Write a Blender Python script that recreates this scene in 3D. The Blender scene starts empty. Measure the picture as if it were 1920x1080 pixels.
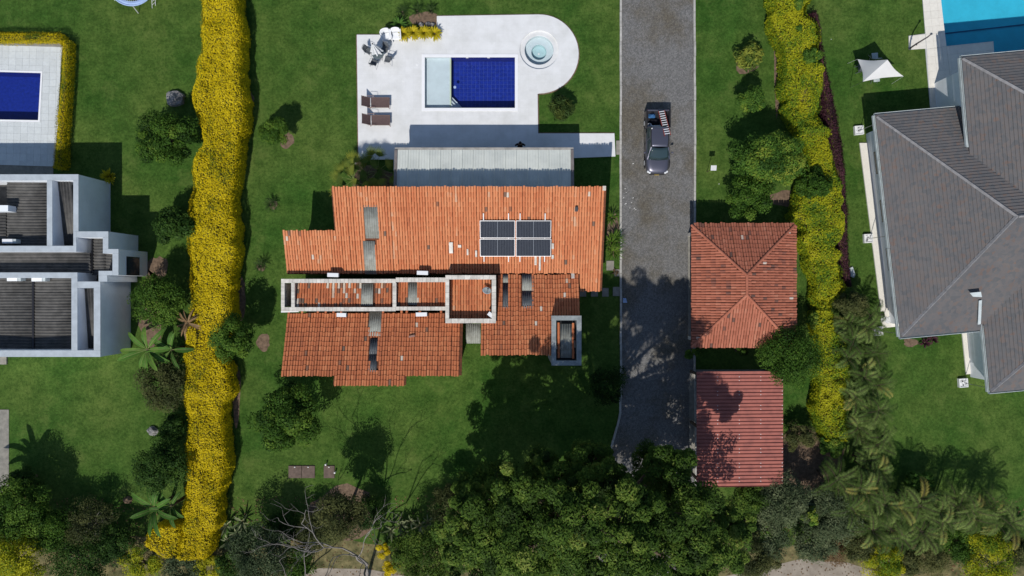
import bpy, bmesh, math, random
import numpy as np
from mathutils import Vector, Matrix
from mathutils.geometry import tessellate_polygon

random.seed(11)
rng = np.random.default_rng(11)
SC = bpy.context.scene
COL = SC.collection
R = math.radians

# ---------------------------------------------------------------- camera, sky, sun, exposure
CAM_H, CAM_F = 50.0, 1280.0            # metres above the lawn, focal length in photo pixels
cd = bpy.data.cameras.new('camera'); cam = bpy.data.objects.new('camera', cd); COL.objects.link(cam)
cam.location = (0, 0, CAM_H); cam.rotation_euler = (0, 0, 0)
cd.sensor_width = 36.0; cd.lens = 36.0 * CAM_F / 1920.0
cd.clip_start = 0.5; cd.clip_end = 2000
SC.camera = cam
SUN_TO = Vector((-0.23, -0.80, 1.0)).normalized()     # towards the sun
SUN_EL = math.asin(SUN_TO.z)
SUN_AZ = math.atan2(SUN_TO.x, SUN_TO.y)
w = bpy.data.worlds.new('World'); SC.world = w; w.use_nodes = True
nt = w.node_tree
bg = nt.nodes['Background']; bg.inputs['Strength'].default_value = 0.092
sky = nt.nodes.new('ShaderNodeTexSky'); sky.sky_type = 'NISHITA'; sky.sun_disc = False
sky.sun_elevation = SUN_EL; sky.sun_rotation = SUN_AZ
sky.air_density = 1.0; sky.dust_density = 0.4; sky.ozone_density = 1.6
nt.links.new(sky.outputs['Color'], bg.inputs['Color'])
sl = bpy.data.lights.new('sun', 'SUN'); sl.energy = 3.6; sl.angle = R(0.53); sl.color = (1.0, 0.965, 0.91)
so = bpy.data.objects.new('sun', sl); COL.objects.link(so)
so.rotation_euler = (-SUN_TO).to_track_quat('-Z', 'Y').to_euler()
so.location = SUN_TO * 80
SC.view_settings.view_transform = 'Standard'; SC.view_settings.look = 'None'
SC.view_settings.exposure = 0.0; SC.view_settings.gamma = 1.0
SC.view_settings.use_curve_mapping = False
SC.cycles.max_bounces = 6; SC.cycles.diffuse_bounces = 2; SC.cycles.transparent_max_bounces = 8

# ---------------------------------------------------------------- helpers
def P(u, v, z=0.0):
    """plan position of a point seen at photo pixel (u, v) that stands z metres above the lawn"""
    k = (CAM_H - z) / CAM_F
    return Vector(((u - 960.0) * k, (540.0 - v) * k, z))

ORI = {}
def tag(o, label=None, cat=None, group=None, kind=None):
    if label: o['label'] = label
    if cat: o['category'] = cat
    if group: o['group'] = group
    if kind: o['kind'] = kind
    return o

def thing(name, label, cat, loc=(0, 0, 0), rz=0.0, group=None):
    o = bpy.data.objects.new(name, None); COL.objects.link(o)
    o.empty_display_size = 0.2
    o.location = loc; o.rotation_euler = (0, 0, rz)
    ORI[o.name] = Vector(loc)
    return tag(o, label, cat, group)

def link(name, me, mat=None, parent=None, world=True):
    o = bpy.data.objects.new(name, me); COL.objects.link(o)
    if mat is not None and len(me.materials) == 0: me.materials.append(mat)
    if parent is not None:
        o.parent = parent
        ORI[o.name] = ORI[parent.name]
    else:
        ORI[o.name] = Vector((0, 0, 0))
    return o

class MB:
    """collects simple solids and builds them as one mesh object"""
    def __init__(s): s.v = []; s.f = []
    def add(s, vs, fs):
        n = len(s.v); s.v += [tuple(p) for p in vs]; s.f += [tuple(i + n for i in f) for f in fs]; return s
    def hexa(s, p):
        return s.add(p, [(3, 2, 1, 0), (4, 5, 6, 7), (0, 1, 5, 4), (1, 2, 6, 5), (2, 3, 7, 6), (3, 0, 4, 7)])
    def box(s, x0, x1, y0, y1, z0, z1):
        if x0 > x1: x0, x1 = x1, x0
        if y0 > y1: y0, y1 = y1, y0
        return s.hexa([(x0, y0, z0), (x1, y0, z0), (x1, y1, z0), (x0, y1, z0), (x0, y0, z1), (x1, y0, z1), (x1, y1, z1), (x0, y1, z1)])
    def obox(s, c, dx, dy, dz, rz=0.0, rx=0.0, ry=0.0):
        m = Matrix.Translation(Vector(c)) @ Matrix.Rotation(rz, 4, 'Z') @ Matrix.Rotation(ry, 4, 'Y') @ Matrix.Rotation(rx, 4, 'X')
        h = [(-dx/2, -dy/2, -dz/2), (dx/2, -dy/2, -dz/2), (dx/2, dy/2, -dz/2), (-dx/2, dy/2, -dz/2),
             (-dx/2, -dy/2, dz/2), (dx/2, -dy/2, dz/2), (dx/2, dy/2, dz/2), (-dx/2, dy/2, dz/2)]
        return s.hexa([m @ Vector(q) for q in h])
    def bar(s, a, b, w, h=None):
        a, b = Vector(a), Vector(b); h = h or w
        d = (b - a).normalized(); up = Vector((0, 0, 1)) if abs(d.z) < .95 else Vector((0, 1, 0))
        x = d.cross(up).normalized() * w / 2; y = x.cross(d).normalized() * h / 2
        return s.hexa([a - x - y, a + x - y, b + x - y, b - x - y, a - x + y, a + x + y, b + x + y, b - x + y])
    def tube(s, pts, r, n=6, caps=True):
        pts = [Vector(p) for p in pts]; m = len(pts)
        rs = r if isinstance(r, (list, tuple)) else [r] * m
        base = len(s.v); prev = None
        for i, p in enumerate(pts):
            d = (pts[min(i + 1, m - 1)] - pts[max(i - 1, 0)]).normalized()
            if prev is None: x = d.orthogonal().normalized()
            else: x = (prev - d * prev.dot(d)).normalized()
            prev = x; y = d.cross(x)
            for k in range(n):
                a = 2 * math.pi * k / n
                s.v.append(tuple(p + (x * math.cos(a) + y * math.sin(a)) * rs[i]))
        for i in range(m - 1):
            for k in range(n):
                a = base + i * n + k; b = base + i * n + (k + 1) % n
                s.f.append((a, b, b + n, a + n))
        if caps:
            s.f.append(tuple(base + k for k in range(n))[::-1]); s.f.append(tuple(base + (m - 1) * n + k for k in range(n)))
        return s
    def prism(s, poly, z0, z1, holes=(), bottom=False):
        loops = [list(poly)] + [list(h) for h in holes]
        tris = tessellate_polygon([[Vector((p[0], p[1], 0)) for p in l] for l in loops])
        flat = [p for l in loops for p in l]; n = len(s.v)
        s.v += [(p[0], p[1], z1) for p in flat]
        for t in tris:
            a, b, c = (Vector((flat[i][0], flat[i][1], 0)) for i in t)
            t = t if (b - a).cross(c - a).z > 0 else t[::-1]
            s.f.append(tuple(i + n for i in t))
        if z0 is not None:
            for l in loops:
                m = len(l); q = len(s.v)
                s.v += [(p[0], p[1], z1) for p in l] + [(p[0], p[1], z0) for p in l]
                for i in range(m):
                    j = (i + 1) % m; s.f.append((q + i, q + m + i, q + m + j, q + j))
        return s
    def lathe(s, c, prof, n=32):
        base = len(s.v); m = len(prof)
        for r_, z in prof:
            for k in range(n):
                a = 2 * math.pi * k / n
                s.v.append((c[0] + r_ * math.cos(a), c[1] + r_ * math.sin(a), c[2] + z))
        for i in range(m - 1):
            for k in range(n):
                a = base + i * n + k; b = base + i * n + (k + 1) % n
                s.f.append((a, b, b + n, a + n))
        return s
    def disc(s, c, r, n=32, z=None):
        q = len(s.v); s.v += [(c[0] + r * math.cos(2*math.pi*k/n), c[1] + r * math.sin(2*math.pi*k/n), c[2]) for k in range(n)]
        s.f.append(tuple(range(q, q + n))); return s
    def grid(s, fn, nu, nv):
        q = len(s.v)
        for j in range(nv + 1):
            for i in range(nu + 1): s.v.append(tuple(fn(i / nu, j / nv)))
        for j in range(nv):
            for i in range(nu):
                a = q + j * (nu + 1) + i; s.f.append((a, a + 1, a + nu + 2, a + nu + 1))
        return s
    def build(s, name, mat, parent=None, local=False, smooth=False, sub=0, bevel=0.0, solid=0.0):
        v = s.v
        if parent is not None and not local:
            o_ = ORI[parent.name]; v = [(p[0] - o_.x, p[1] - o_.y, p[2] - o_.z) for p in v]
        me = bpy.data.meshes.new(name); me.from_pydata(v, [], s.f); me.update()
        if smooth: me.polygons.foreach_set('use_smooth', [True] * len(me.polygons))
        o = link(name, me, mat, parent)
        if solid: m = o.modifiers.new('solid', 'SOLIDIFY'); m.thickness = solid; m.offset = 0
        if bevel: m = o.modifiers.new('bevel', 'BEVEL'); m.width = bevel; m.segments = 2; m.limit_method = 'ANGLE'
        if sub: m = o.modifiers.new('sub', 'SUBSURF'); m.levels = sub; m.render_levels = sub
        return o

def copy_tree(o, parent=None):
    c = o.copy(); COL.objects.link(c); c.parent = parent
    for ch in list(o.children): copy_tree(ch, c)
    return c

def place(o, loc, rz=0.0, label=None):
    o.location = loc; o.rotation_euler = (0, 0, rz)
    if label: o['label'] = label
    return o

# ---------------------------------------------------------------- materials
def _n(nt, t, **kw):
    n = nt.nodes.new(t)
    for k, v in kw.items(): setattr(n, k, v)
    return n

def mk(name, col, rough=0.8, var=0.0, scale=3.0, col2=None, bump=0.0, bscale=40.0, metal=0.0, spec=0.3, coat=0.0, detail=4.0, lo=0.35, hi=0.65, rnd=0.0):
    m = bpy.data.materials.new(name); m.use_nodes = True; t = m.node_tree
    b = t.nodes['Principled BSDF']
    b.inputs['Base Color'].default_value = (*col, 1); b.inputs['Roughness'].default_value = rough
    b.inputs['Metallic'].default_value = metal; b.inputs['Specular IOR Level'].default_value = spec
    if coat: b.inputs['Coat Weight'].default_value = coat; b.inputs['Coat Roughness'].default_value = 0.05
    geo = _n(t, 'ShaderNodeNewGeometry')
    out = None
    if var or col2:
        no = _n(t, 'ShaderNodeTexNoise'); no.inputs['Scale'].default_value = scale; no.inputs['Detail'].default_value = detail
        no.inputs['Roughness'].default_value = 0.65
        t.links.new(geo.outputs['Position'], no.inputs['Vector'])
        rp = _n(t, 'ShaderNodeValToRGB')
        c2 = col2 or tuple(max(0, c * (1 - var)) for c in col)
        c1 = col if col2 else tuple(min(1, c * (1 + var)) for c in col)
        rp.color_ramp.elements[0].color = (*c2, 1); rp.color_ramp.elements[0].position = lo
        rp.color_ramp.elements[1].color = (*c1, 1); rp.color_ramp.elements[1].position = hi
        t.links.new(no.outputs['Fac'], rp.inputs['Fac']); out = rp.outputs['Color']
    if rnd:
        oi = _n(t, 'ShaderNodeObjectInfo'); hs = _n(t, 'ShaderNodeHueSaturation')
        mr = _n(t, 'ShaderNodeMapRange'); mr.inputs['To Min'].default_value = 1 - rnd; mr.inputs['To Max'].default_value = 1 + rnd
        t.links.new(oi.outputs['Random'], mr.inputs['Value']); t.links.new(mr.outputs['Result'], hs.inputs['Value'])
        if out: t.links.new(out, hs.inputs['Color'])
        else: hs.inputs['Color'].default_value = (*col, 1)
        out = hs.outputs['Color']
    if out: t.links.new(out, b.inputs['Base Color'])
    if bump:
        nb = _n(t, 'ShaderNodeTexNoise'); nb.inputs['Scale'].default_value = bscale; nb.inputs['Detail'].default_value = 3
        t.links.new(geo.outputs['Position'], nb.inputs['Vector'])
        bp = _n(t, 'ShaderNodeBump'); bp.inputs['Strength'].default_value = bump; bp.inputs['Distance'].default_value = 0.05
        t.links.new(nb.outputs['Fac'], bp.inputs['Height']); t.links.new(bp.outputs['Normal'], b.inputs['Normal'])
    return m

def ramp_mat(name, stops, rough=0.8, trans=0.0, spec=0.25, noise=0.0, nscale=1.0, streak=None):
    """colour of each leaf / tile from its own 'tone' value"""
    m = bpy.data.materials.new(name); m.use_nodes = True; t = m.node_tree
    b = t.nodes['Principled BSDF']; b.inputs['Roughness'].default_value = rough; b.inputs['Specular IOR Level'].default_value = spec
    at = _n(t, 'ShaderNodeAttribute'); at.attribute_name = 'tone'
    rp = _n(t, 'ShaderNodeValToRGB'); cr = rp.color_ramp
    cr.elements[0].position = stops[0][0]; cr.elements[0].color = (*stops[0][1], 1)
    cr.elements[1].position = stops[-1][0]; cr.elements[1].color = (*stops[-1][1], 1)
    for p, c in stops[1:-1]: e = cr.elements.new(p); e.color = (*c, 1)
    src = at.outputs['Fac']
    if noise:
        geo = _n(t, 'ShaderNodeNewGeometry'); no = _n(t, 'ShaderNodeTexNoise'); no.inputs['Scale'].default_value = nscale; no.inputs['Detail'].default_value = 5
        if streak:
            vm = _n(t, 'ShaderNodeVectorMath', operation='MULTIPLY'); vm.inputs[1].default_value = streak
            t.links.new(geo.outputs['Position'], vm.inputs[0]); t.links.new(vm.outputs[0], no.inputs['Vector'])
        else: t.links.new(geo.outputs['Position'], no.inputs['Vector'])
        mm = _n(t, 'ShaderNodeMath', operation='MULTIPLY_ADD'); mm.inputs[1].default_value = noise; mm.inputs[2].default_value = -noise / 2
        t.links.new(no.outputs['Fac'], mm.inputs[0])
        ad = _n(t, 'ShaderNodeMath', operation='ADD'); ad.use_clamp = True
        t.links.new(mm.outputs[0], ad.inputs[0]); t.links.new(at.outputs['Fac'], ad.inputs[1]); src = ad.outputs[0]
    t.links.new(src, rp.inputs['Fac']); t.links.new(rp.outputs['Color'], b.inputs['Base Color'])
    if trans:
        tr = _n(t, 'ShaderNodeBsdfTranslucent'); t.links.new(rp.outputs['Color'], tr.inputs['Color'])
        mx = _n(t, 'ShaderNodeMixShader'); mx.inputs[0].default_value = trans
        t.links.new(b.outputs[0], mx.inputs[1]); t.links.new(tr.outputs[0], mx.inputs[2])
        t.links.new(mx.outputs[0], t.nodes['Material Output'].inputs['Surface'])
    return m

def water_mat(name, tint, rough=0.03):
    m = bpy.data.materials.new(name); m.use_nodes = True; t = m.node_tree
    t.nodes.remove(t.nodes['Principled BSDF'])
    tr = _n(t, 'ShaderNodeBsdfTransparent'); tr.inputs['Color'].default_value = (*tint, 1)
    gl = _n(t, 'ShaderNodeBsdfGlossy'); gl.inputs['Roughness'].default_value = rough
    fr = _n(t, 'ShaderNodeFresnel'); fr.inputs['IOR'].default_value = 1.33
    no = _n(t, 'ShaderNodeTexNoise'); no.inputs['Scale'].default_value = 3.0; no.inputs['Detail'].default_value = 3
    geo = _n(t, 'ShaderNodeNewGeometry'); t.links.new(geo.outputs['Position'], no.inputs['Vector'])
    bp = _n(t, 'ShaderNodeBump'); bp.inputs['Strength'].default_value = 0.15; bp.inputs['Distance'].default_value = 0.03
    t.links.new(no.outputs['Fac'], bp.inputs['Height'])
    t.links.new(bp.outputs['Normal'], gl.inputs['Normal']); t.links.new(bp.outputs['Normal'], fr.inputs['Normal'])
    mx = _n(t, 'ShaderNodeMixShader')
    t.links.new(fr.outputs[0], mx.inputs[0]); t.links.new(tr.outputs[0], mx.inputs[1]); t.links.new(gl.outputs[0], mx.inputs[2])
    t.links.new(mx.outputs[0], t.nodes['Material Output'].inputs['Surface'])
    return m

def lawn_mat():
    m = bpy.data.materials.new('lawn_grass'); m.use_nodes = True; t = m.node_tree; b = t.nodes['Principled BSDF']
    b.inputs['Roughness'].default_value = 0.9; b.inputs['Specular IOR Level'].default_value = 0.1
    geo = _n(t, 'ShaderNodeNewGeometry')
    def noise(sc, det=4, ro=.6):
        n = _n(t, 'ShaderNodeTexNoise'); n.inputs['Scale'].default_value = sc; n.inputs['Detail'].default_value = det; n.inputs['Roughness'].default_value = ro
        t.links.new(geo.outputs['Position'], n.inputs['Vector']); return n.outputs['Fac']
    def ramp(fac, a, ca, b_, cb):
        r = _n(t, 'ShaderNodeValToRGB'); r.color_ramp.elements[0].position = a; r.color_ramp.elements[0].color = (*ca, 1)
        r.color_ramp.elements[1].position = b_; r.color_ramp.elements[1].color = (*cb, 1); t.links.new(fac, r.inputs['Fac']); return r.outputs['Color']
    def mix(kind, f, a, b_):
        x = _n(t, 'ShaderNodeMix', data_type='RGBA', blend_type=kind)
        if isinstance(f, float): x.inputs[0].default_value = f
        else: t.links.new(f, x.inputs[0])
        t.links.new(a, x.inputs[6]); t.links.new(b_, x.inputs[7]); return x.outputs[2]
    big = ramp(noise(.16, 5, .6), .34, (.036, .098, .016), .68, (.082, .138, .030))
    mid = ramp(noise(.9, 6, .7), .32, (.60, .68, .58), .68, (1.40, 1.28, 1.32))
    fine = ramp(noise(5, 4, .85), .30, (.48, .54, .44), .70, (1.6, 1.5, 1.5))
    hair = ramp(noise(34, 3, .8), .25, (.6, .62, .6), .75, (1.45, 1.42, 1.3))
    dry = ramp(noise(.45, 6, .75), .54, (0, 0, 0), .74, (.8, .8, .8))
    c = mix('MULTIPLY', 1.0, big, mid); c = mix('MULTIPLY', 1.0, c, fine); c = mix('MULTIPLY', .8, c, hair)
    dc = _n(t, 'ShaderNodeRGB'); dc.outputs[0].default_value = (.13, .145, .042, 1)
    sep = _n(t, 'ShaderNodeRGBToBW'); t.links.new(dry, sep.inputs[0])
    dm = _n(t, 'ShaderNodeMath', operation='MULTIPLY'); t.links.new(sep.outputs[0], dm.inputs[0]); t.links.new(noise(12, 2, .7), dm.inputs[1])
    c = mix('MIX', dm.outputs[0], c, dc.outputs[0])
    t.links.new(c, b.inputs['Base Color'])
    bp = _n(t, 'ShaderNodeBump'); bp.inputs['Strength'].default_value = .9; bp.inputs['Distance'].default_value = .06
    t.links.new(noise(26, 4, .8), bp.inputs['Height']); t.links.new(bp.outputs['Normal'], b.inputs['Normal'])
    return m

def cobble_mat():
    m = bpy.data.materials.new('driveway_cobble'); m.use_nodes = True; t = m.node_tree; b = t.nodes['Principled BSDF']
    b.inputs['Roughness'].default_value = 0.85; b.inputs['Specular IOR Level'].default_value = .2
    geo = _n(t, 'ShaderNodeNewGeometry')
    vo = _n(t, 'ShaderNodeTexVoronoi'); vo.inputs['Scale'].default_value = 12
    ve = _n(t, 'ShaderNodeTexVoronoi'); ve.feature = 'DISTANCE_TO_EDGE'; ve.inputs['Scale'].default_value = 12
    nz = _n(t, 'ShaderNodeTexNoise'); nz.inputs['Scale'].default_value = .28; nz.inputs['Detail'].default_value = 6; nz.inputs['Roughness'].default_value = .65
    for n in (vo, ve, nz): t.links.new(geo.outputs['Position'], n.inputs['Vector'])
    bw = _n(t, 'ShaderNodeRGBToBW'); t.links.new(vo.outputs['Color'], bw.inputs[0])
    r1 = _n(t, 'ShaderNodeValToRGB'); r1.color_ramp.elements[0].color = (.135, .13, .124, 1); r1.color_ramp.elements[1].color = (.225, .215, .203, 1)
    r1.color_ramp.elements[0].position = .15; r1.color_ramp.elements[1].position = .85
    t.links.new(bw.outputs[0], r1.inputs['Fac'])
    r2 = _n(t, 'ShaderNodeValToRGB'); r2.color_ramp.elements[0].color = (.66, .67, .65, 1); r2.color_ramp.elements[1].color = (1, 1, 1, 1)
    r2.color_ramp.elements[0].position = .0; r2.color_ramp.elements[1].position = .09
    t.links.new(ve.outputs['Distance'], r2.inputs['Fac'])
    r3 = _n(t, 'ShaderNodeValToRGB'); r3.color_ramp.elements[0].color = (.76, .70, .58, 1); r3.color_ramp.elements[1].color = (1.02, 1.04, 1.07, 1)
    r3.color_ramp.elements[0].position = .36; r3.color_ramp.elements[1].position = .56
    t.links.new(nz.outputs['Fac'], r3.inputs['Fac'])
    def mul(a, c):
        x = _n(t, 'ShaderNodeMix', data_type='RGBA', blend_type='MULTIPLY'); x.inputs[0].default_value = 1
        t.links.new(a, x.inputs[6]); t.links.new(c, x.inputs[7]); return x.outputs[2]
    t.links.new(mul(mul(r1.outputs[0], r2.outputs[0]), r3.outputs[0]), b.inputs['Base Color'])
    bp = _n(t, 'ShaderNodeBump'); bp.inputs['Strength'].default_value = .8; bp.inputs['Distance'].default_value = .03
    t.links.new(r2.outputs[0], bp.inputs['Height']); t.links.new(bp.outputs['Normal'], b.inputs['Normal'])
    return m

def jointed_mat(name, col, size, joint=.93, rough=.6, var=.04):
    """pale stone slabs: fine joints too faint to be separate pieces"""
    m = bpy.data.materials.new(name); m.use_nodes = True; t = m.node_tree; b = t.nodes['Principled BSDF']
    b.inputs['Roughness'].default_value = rough
    geo = _n(t, 'ShaderNodeNewGeometry'); br = _n(t, 'ShaderNodeTexBrick'); br.offset = 0
    br.inputs['Scale'].default_value = 1.0; br.inputs['Brick Width'].default_value = size; br.inputs['Row Height'].default_value = size
    br.inputs['Mortar Size'].default_value = .012; br.inputs['Mortar Smooth'].default_value = .3
    br.inputs['Color1'].default_value = (*[c * (1 - var) for c in col], 1); br.inputs['Color2'].default_value = (*[min(1, c * (1 + var)) for c in col], 1)
    br.inputs['Mortar'].default_value = (*[c * joint for c in col], 1)
    t.links.new(geo.outputs['Position'], br.inputs['Vector'])
    no = _n(t, 'ShaderNodeTexNoise'); no.inputs['Scale'].default_value = .7; no.inputs['Detail'].default_value = 7; no.inputs['Roughness'].default_value = .7
    t.links.new(geo.outputs['Position'], no.inputs['Vector'])
    rp = _n(t, 'ShaderNodeValToRGB'); rp.color_ramp.elements[0].position = .3; rp.color_ramp.elements[0].color = (.86, .86, .84, 1)
    rp.color_ramp.elements[1].position = .6; rp.color_ramp.elements[1].color = (1.02, 1.02, 1.02, 1)
    t.links.new(no.outputs['Fac'], rp.inputs['Fac'])
    x = _n(t, 'ShaderNodeMix', data_type='RGBA', blend_type='MULTIPLY'); x.inputs[0].default_value = 1
    t.links.new(br.outputs['Color'], x.inputs[6]); t.links.new(rp.outputs['Color'], x.inputs[7]); t.links.new(x.outputs[2], b.inputs['Base Color'])
    return m

def slate_mat():
    m = bpy.data.materials.new('slate_shingle'); m.use_nodes = True; t = m.node_tree; b = t.nodes['Principled BSDF']
    b.inputs['Roughness'].default_value = .9; b.inputs['Specular IOR Level'].default_value = .15
    geo = _n(t, 'ShaderNodeNewGeometry')
    vo = _n(t, 'ShaderNodeTexVoronoi'); vo.inputs['Scale'].default_value = 4.2; t.links.new(geo.outputs['Position'], vo.inputs['Vector'])
    bw = _n(t, 'ShaderNodeRGBToBW'); t.links.new(vo.outputs['Color'], bw.inputs[0])
    r1 = _n(t, 'ShaderNodeValToRGB'); cr = r1.color_ramp
    cr.elements[0].position = .12; cr.elements[0].color = (.115, .118, .122, 1); cr.elements[1].position = .9; cr.elements[1].color = (.165, .128, .112, 1)
    for p, c in ((.4, (.135, .133, .134, 1)), (.62, (.148, .138, .135, 1)), (.78, (.152, .136, .128, 1))): e = cr.elements.new(p); e.color = c
    t.links.new(bw.outputs[0], r1.inputs['Fac'])
    no = _n(t, 'ShaderNodeTexNoise'); no.inputs['Scale'].default_value = .5; no.inputs['Detail'].default_value = 7; no.inputs['Roughness'].default_value = .7
    t.links.new(geo.outputs['Position'], no.inputs['Vector'])
    r2 = _n(t, 'ShaderNodeValToRGB'); r2.color_ramp.elements[0].position = .34; r2.color_ramp.elements[0].color = (.90, .90, .92, 1); r2.color_ramp.elements[1].position = .64; r2.color_ramp.elements[1].color = (1.08, 1.05, 1.03, 1)
    t.links.new(no.outputs['Fac'], r2.inputs['Fac'])
    x = _n(t, 'ShaderNodeMix', data_type='RGBA', blend_type='MULTIPLY'); x.inputs[0].default_value = 1
    t.links.new(r1.outputs[0], x.inputs[6]); t.links.new(r2.outputs[0], x.inputs[7]); t.links.new(x.outputs[2], b.inputs['Base Color'])
    return m
M = {}
M['lawn'] = lawn_mat(); M['cobble'] = cobble_mat()
M['soil'] = mk('bare_soil', (.22, .15, .10), .95, col2=(.11, .075, .05), scale=4, bump=.6, bscale=20)
M['dryground'] = mk('dry_verge', (.24, .20, .09), .95, col2=(.055, .06, .02), scale=1.6, bump=.7, bscale=18, detail=8)
M['dirtroad'] = mk('dirt_road', (.36, .31, .25), .95, col2=(.25, .21, .165), scale=1.2, bump=.4, bscale=15)
M['deck'] = jointed_mat('white_deck', (.745, .745, .74), .6, joint=.965, var=.02)
M['decktile'] = mk('grey_white_tile', (.60, .63, .63), .55, var=.05, scale=6, rnd=.05)
M['decktile2'] = mk('cream_tile', (.76, .72, .64), .55, var=.04, scale=5, rnd=.035)
M['mortar'] = mk('tile_joint', (.50, .51, .50), .9)
M['coping'] = mk('white_coping', (.85, .85, .86), .45, var=.02)
M['bluetile'] = mk('cobalt_pool_tile', (.012, .030, .27), .3, var=.2, scale=5, rnd=.10, spec=.5)
M['bluewall'] = mk('cobalt_pool_wall', (.008, .016, .17), .3, var=.1)
M['grout'] = mk('pool_grout', (.07, .11, .42), .6)
M['aqua'] = mk('pale_pool_floor', (.62, .68, .69), .4, var=.05, scale=1.5)
M['aquadeep'] = mk('pale_pool_deep', (.47, .63, .64), .4, var=.05, scale=1.5)
M['sand'] = mk('pool_edge_band', (.60, .66, .46), .5)
M['cyanpool'] = mk('cyan_pool_floor', (.05, .50, .66), .4, var=.06, scale=1.0, rnd=.03)
M['navy'] = mk('pool_step_edge', (.02, .10, .22), .5)
M['water'] = water_mat('pool_water', (.93, .97, 1.0))
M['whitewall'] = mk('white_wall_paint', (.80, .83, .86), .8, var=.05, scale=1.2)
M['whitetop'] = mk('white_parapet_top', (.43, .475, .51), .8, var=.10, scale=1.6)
M['housewall'] = mk('cream_house_wall', (.68, .63, .55), .85, var=.06, scale=1)
M['parapet'] = mk('stained_parapet', (.56, .52, .46), .9, col2=(.32, .30, .27), scale=3, detail=8)
M['parapetbrick'] = mk('whitewashed_brick', (.74, .70, .63), .9, col2=(.52, .48, .42), scale=4, rnd=.12, detail=7)
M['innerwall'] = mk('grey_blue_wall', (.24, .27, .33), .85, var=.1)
M['chimney'] = mk('weathered_cement', (.33, .36, .36), .9, col2=(.19, .21, .215), scale=2.2, detail=8)
M['clay'] = ramp_mat('clay_tile', [(0, (.17, .12, .09)), (.12, (.30, .125, .07)), (.28, (.43, .135, .060)), (.55, (.57, .185, .078)), (.85, (.67, .265, .12)), (.95, (.62, .40, .26)), (1, (.66, .58, .48))], .85, noise=.42, nscale=1.6, streak=(1.6, .35, .35))
M['clay2'] = ramp_mat('weathered_clay_tile', [(0, (.13, .075, .06)), (.15, (.22, .09, .065)), (.4, (.35, .115, .068)), (.7, (.44, .155, .095)), (.93, (.50, .22, .14)), (1, (.60, .50, .42))], .85, noise=.34, nscale=2.2)
M['claybase'] = mk('clay_channel', (.19, .065, .03), .95, col2=(.095, .04, .024), scale=5)
M['redsheet'] = mk('red_roof_sheet', (.35, .115, .088), .7, col2=(.24, .082, .068), scale=1.6, detail=8, lo=.3, hi=.55, rnd=.02)
M['screw'] = mk('pale_roof_screw', (.8, .78, .75), .5)
M['fibre'] = mk('grey_fibre_cement', (.125, .12, .112), .9, col2=(.07, .068, .064), scale=2.0, detail=8, rnd=.07)
M['skylight'] = mk('dull_translucent_sheet', (.34, .35, .31), .5, col2=(.22, .22, .19), scale=2.5, detail=7, rnd=.08)
M['skydark'] = mk('dark_skylight_sheet', (.085, .095, .105), .35, col2=(.05, .055, .06), scale=3, rnd=.1)
M['metalroof'] = mk('pale_metal_roof', (.66, .68, .63), .5, col2=(.54, .565, .53), scale=.9, rnd=.03, detail=7)
M['metaltrim'] = mk('grey_brown_flashing', (.20, .175, .165), .55, var=.15)
M['fascia'] = mk('gutter_metal', (.34, .32, .29), .5, var=.2, scale=2)
M['shingle'] = slate_mat()
M['ridge'] = mk('ridge_cap', (.22, .215, .22), .8, var=.2, scale=3)
M['gutter'] = mk('pale_gutter', (.50, .55, .55), .45, var=.12, scale=2)
M['whitepl'] = mk('white_plastic', (.80, .81, .82), .4)
M['white'] = mk('white_paint', (.78, .78, .77), .5, var=.03)
M['fabric'] = mk('white_canvas', (.66, .66, .65), .9, var=.04)
M['sailm'] = mk('sail_canvas', (.70, .69, .67), .9, var=.03, scale=1)
M['brownmesh'] = mk('brown_sling_mesh', (.115, .075, .07), .75, var=.12, scale=10)
M['bronze'] = mk('bronze_frame', (.26, .16, .12), .45, metal=.4)
M['greymesh'] = mk('grey_sling_mesh', (.10, .11, .12), .7, var=.1, scale=8)
M['darkmetal'] = mk('dark_metal', (.05, .05, .055), .4, metal=.7)
M['steel'] = mk('brushed_steel', (.42, .42, .43), .35, metal=.9)
M['alu'] = mk('aluminium', (.78, .78, .79), .4, metal=.3)
M['glassdark'] = mk('dark_glass', (.03, .04, .045), .08, spec=.6)
M['glasstable'] = mk('tinted_table_glass', (.10, .13, .14), .1, spec=.6)
M['pv'] = mk('solar_cells', (.022, .028, .042), .6, var=.12, scale=3, spec=.12)
M['pvline'] = mk('solar_busbar', (.20, .225, .26), .5)
M['paint'] = mk('grey_metallic_paint', (.115, .115, .15), .32, metal=.55, spec=.5, coat=.8)
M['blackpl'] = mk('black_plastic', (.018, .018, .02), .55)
M['rubber'] = mk('tyre_rubber', (.02, .02, .02), .85)
M['carglass'] = mk('car_glass', (.025, .045, .05), .06, spec=.7, coat=.3)
M['lamp'] = mk('lamp_lens', (.75, .77, .78), .15)
M['plate'] = mk('yellow_plate', (.75, .50, .04), .5)
M['redrail'] = mk('red_fibreglass', (.28, .04, .03), .5)
M['blue'] = mk('blue_plastic', (.04, .13, .30), .5, var=.2, scale=8)
M['paleblue'] = mk('pale_blue_cloth', (.36, .48, .72), .7, var=.1, scale=8)
M['kerb'] = mk('kerb_concrete', (.50, .48, .44), .9, col2=(.34, .33, .30), scale=3, rnd=.07)
M['slab'] = mk('concrete_slab', (.30, .28, .24), .95, col2=(.20, .19, .165), scale=3, rnd=.08, detail=8)
M['browncover'] = mk('brown_cover', (.17, .125, .10), .9, col2=(.11, .08, .065), scale=4)
M['stone'] = mk('grey_stone', (.30, .29, .28), .9, col2=(.17, .165, .16), scale=5, bump=.5, bscale=8)
M['bark'] = mk('bark', (.13, .095, .065), .95, col2=(.07, .05, .035), scale=6)
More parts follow.
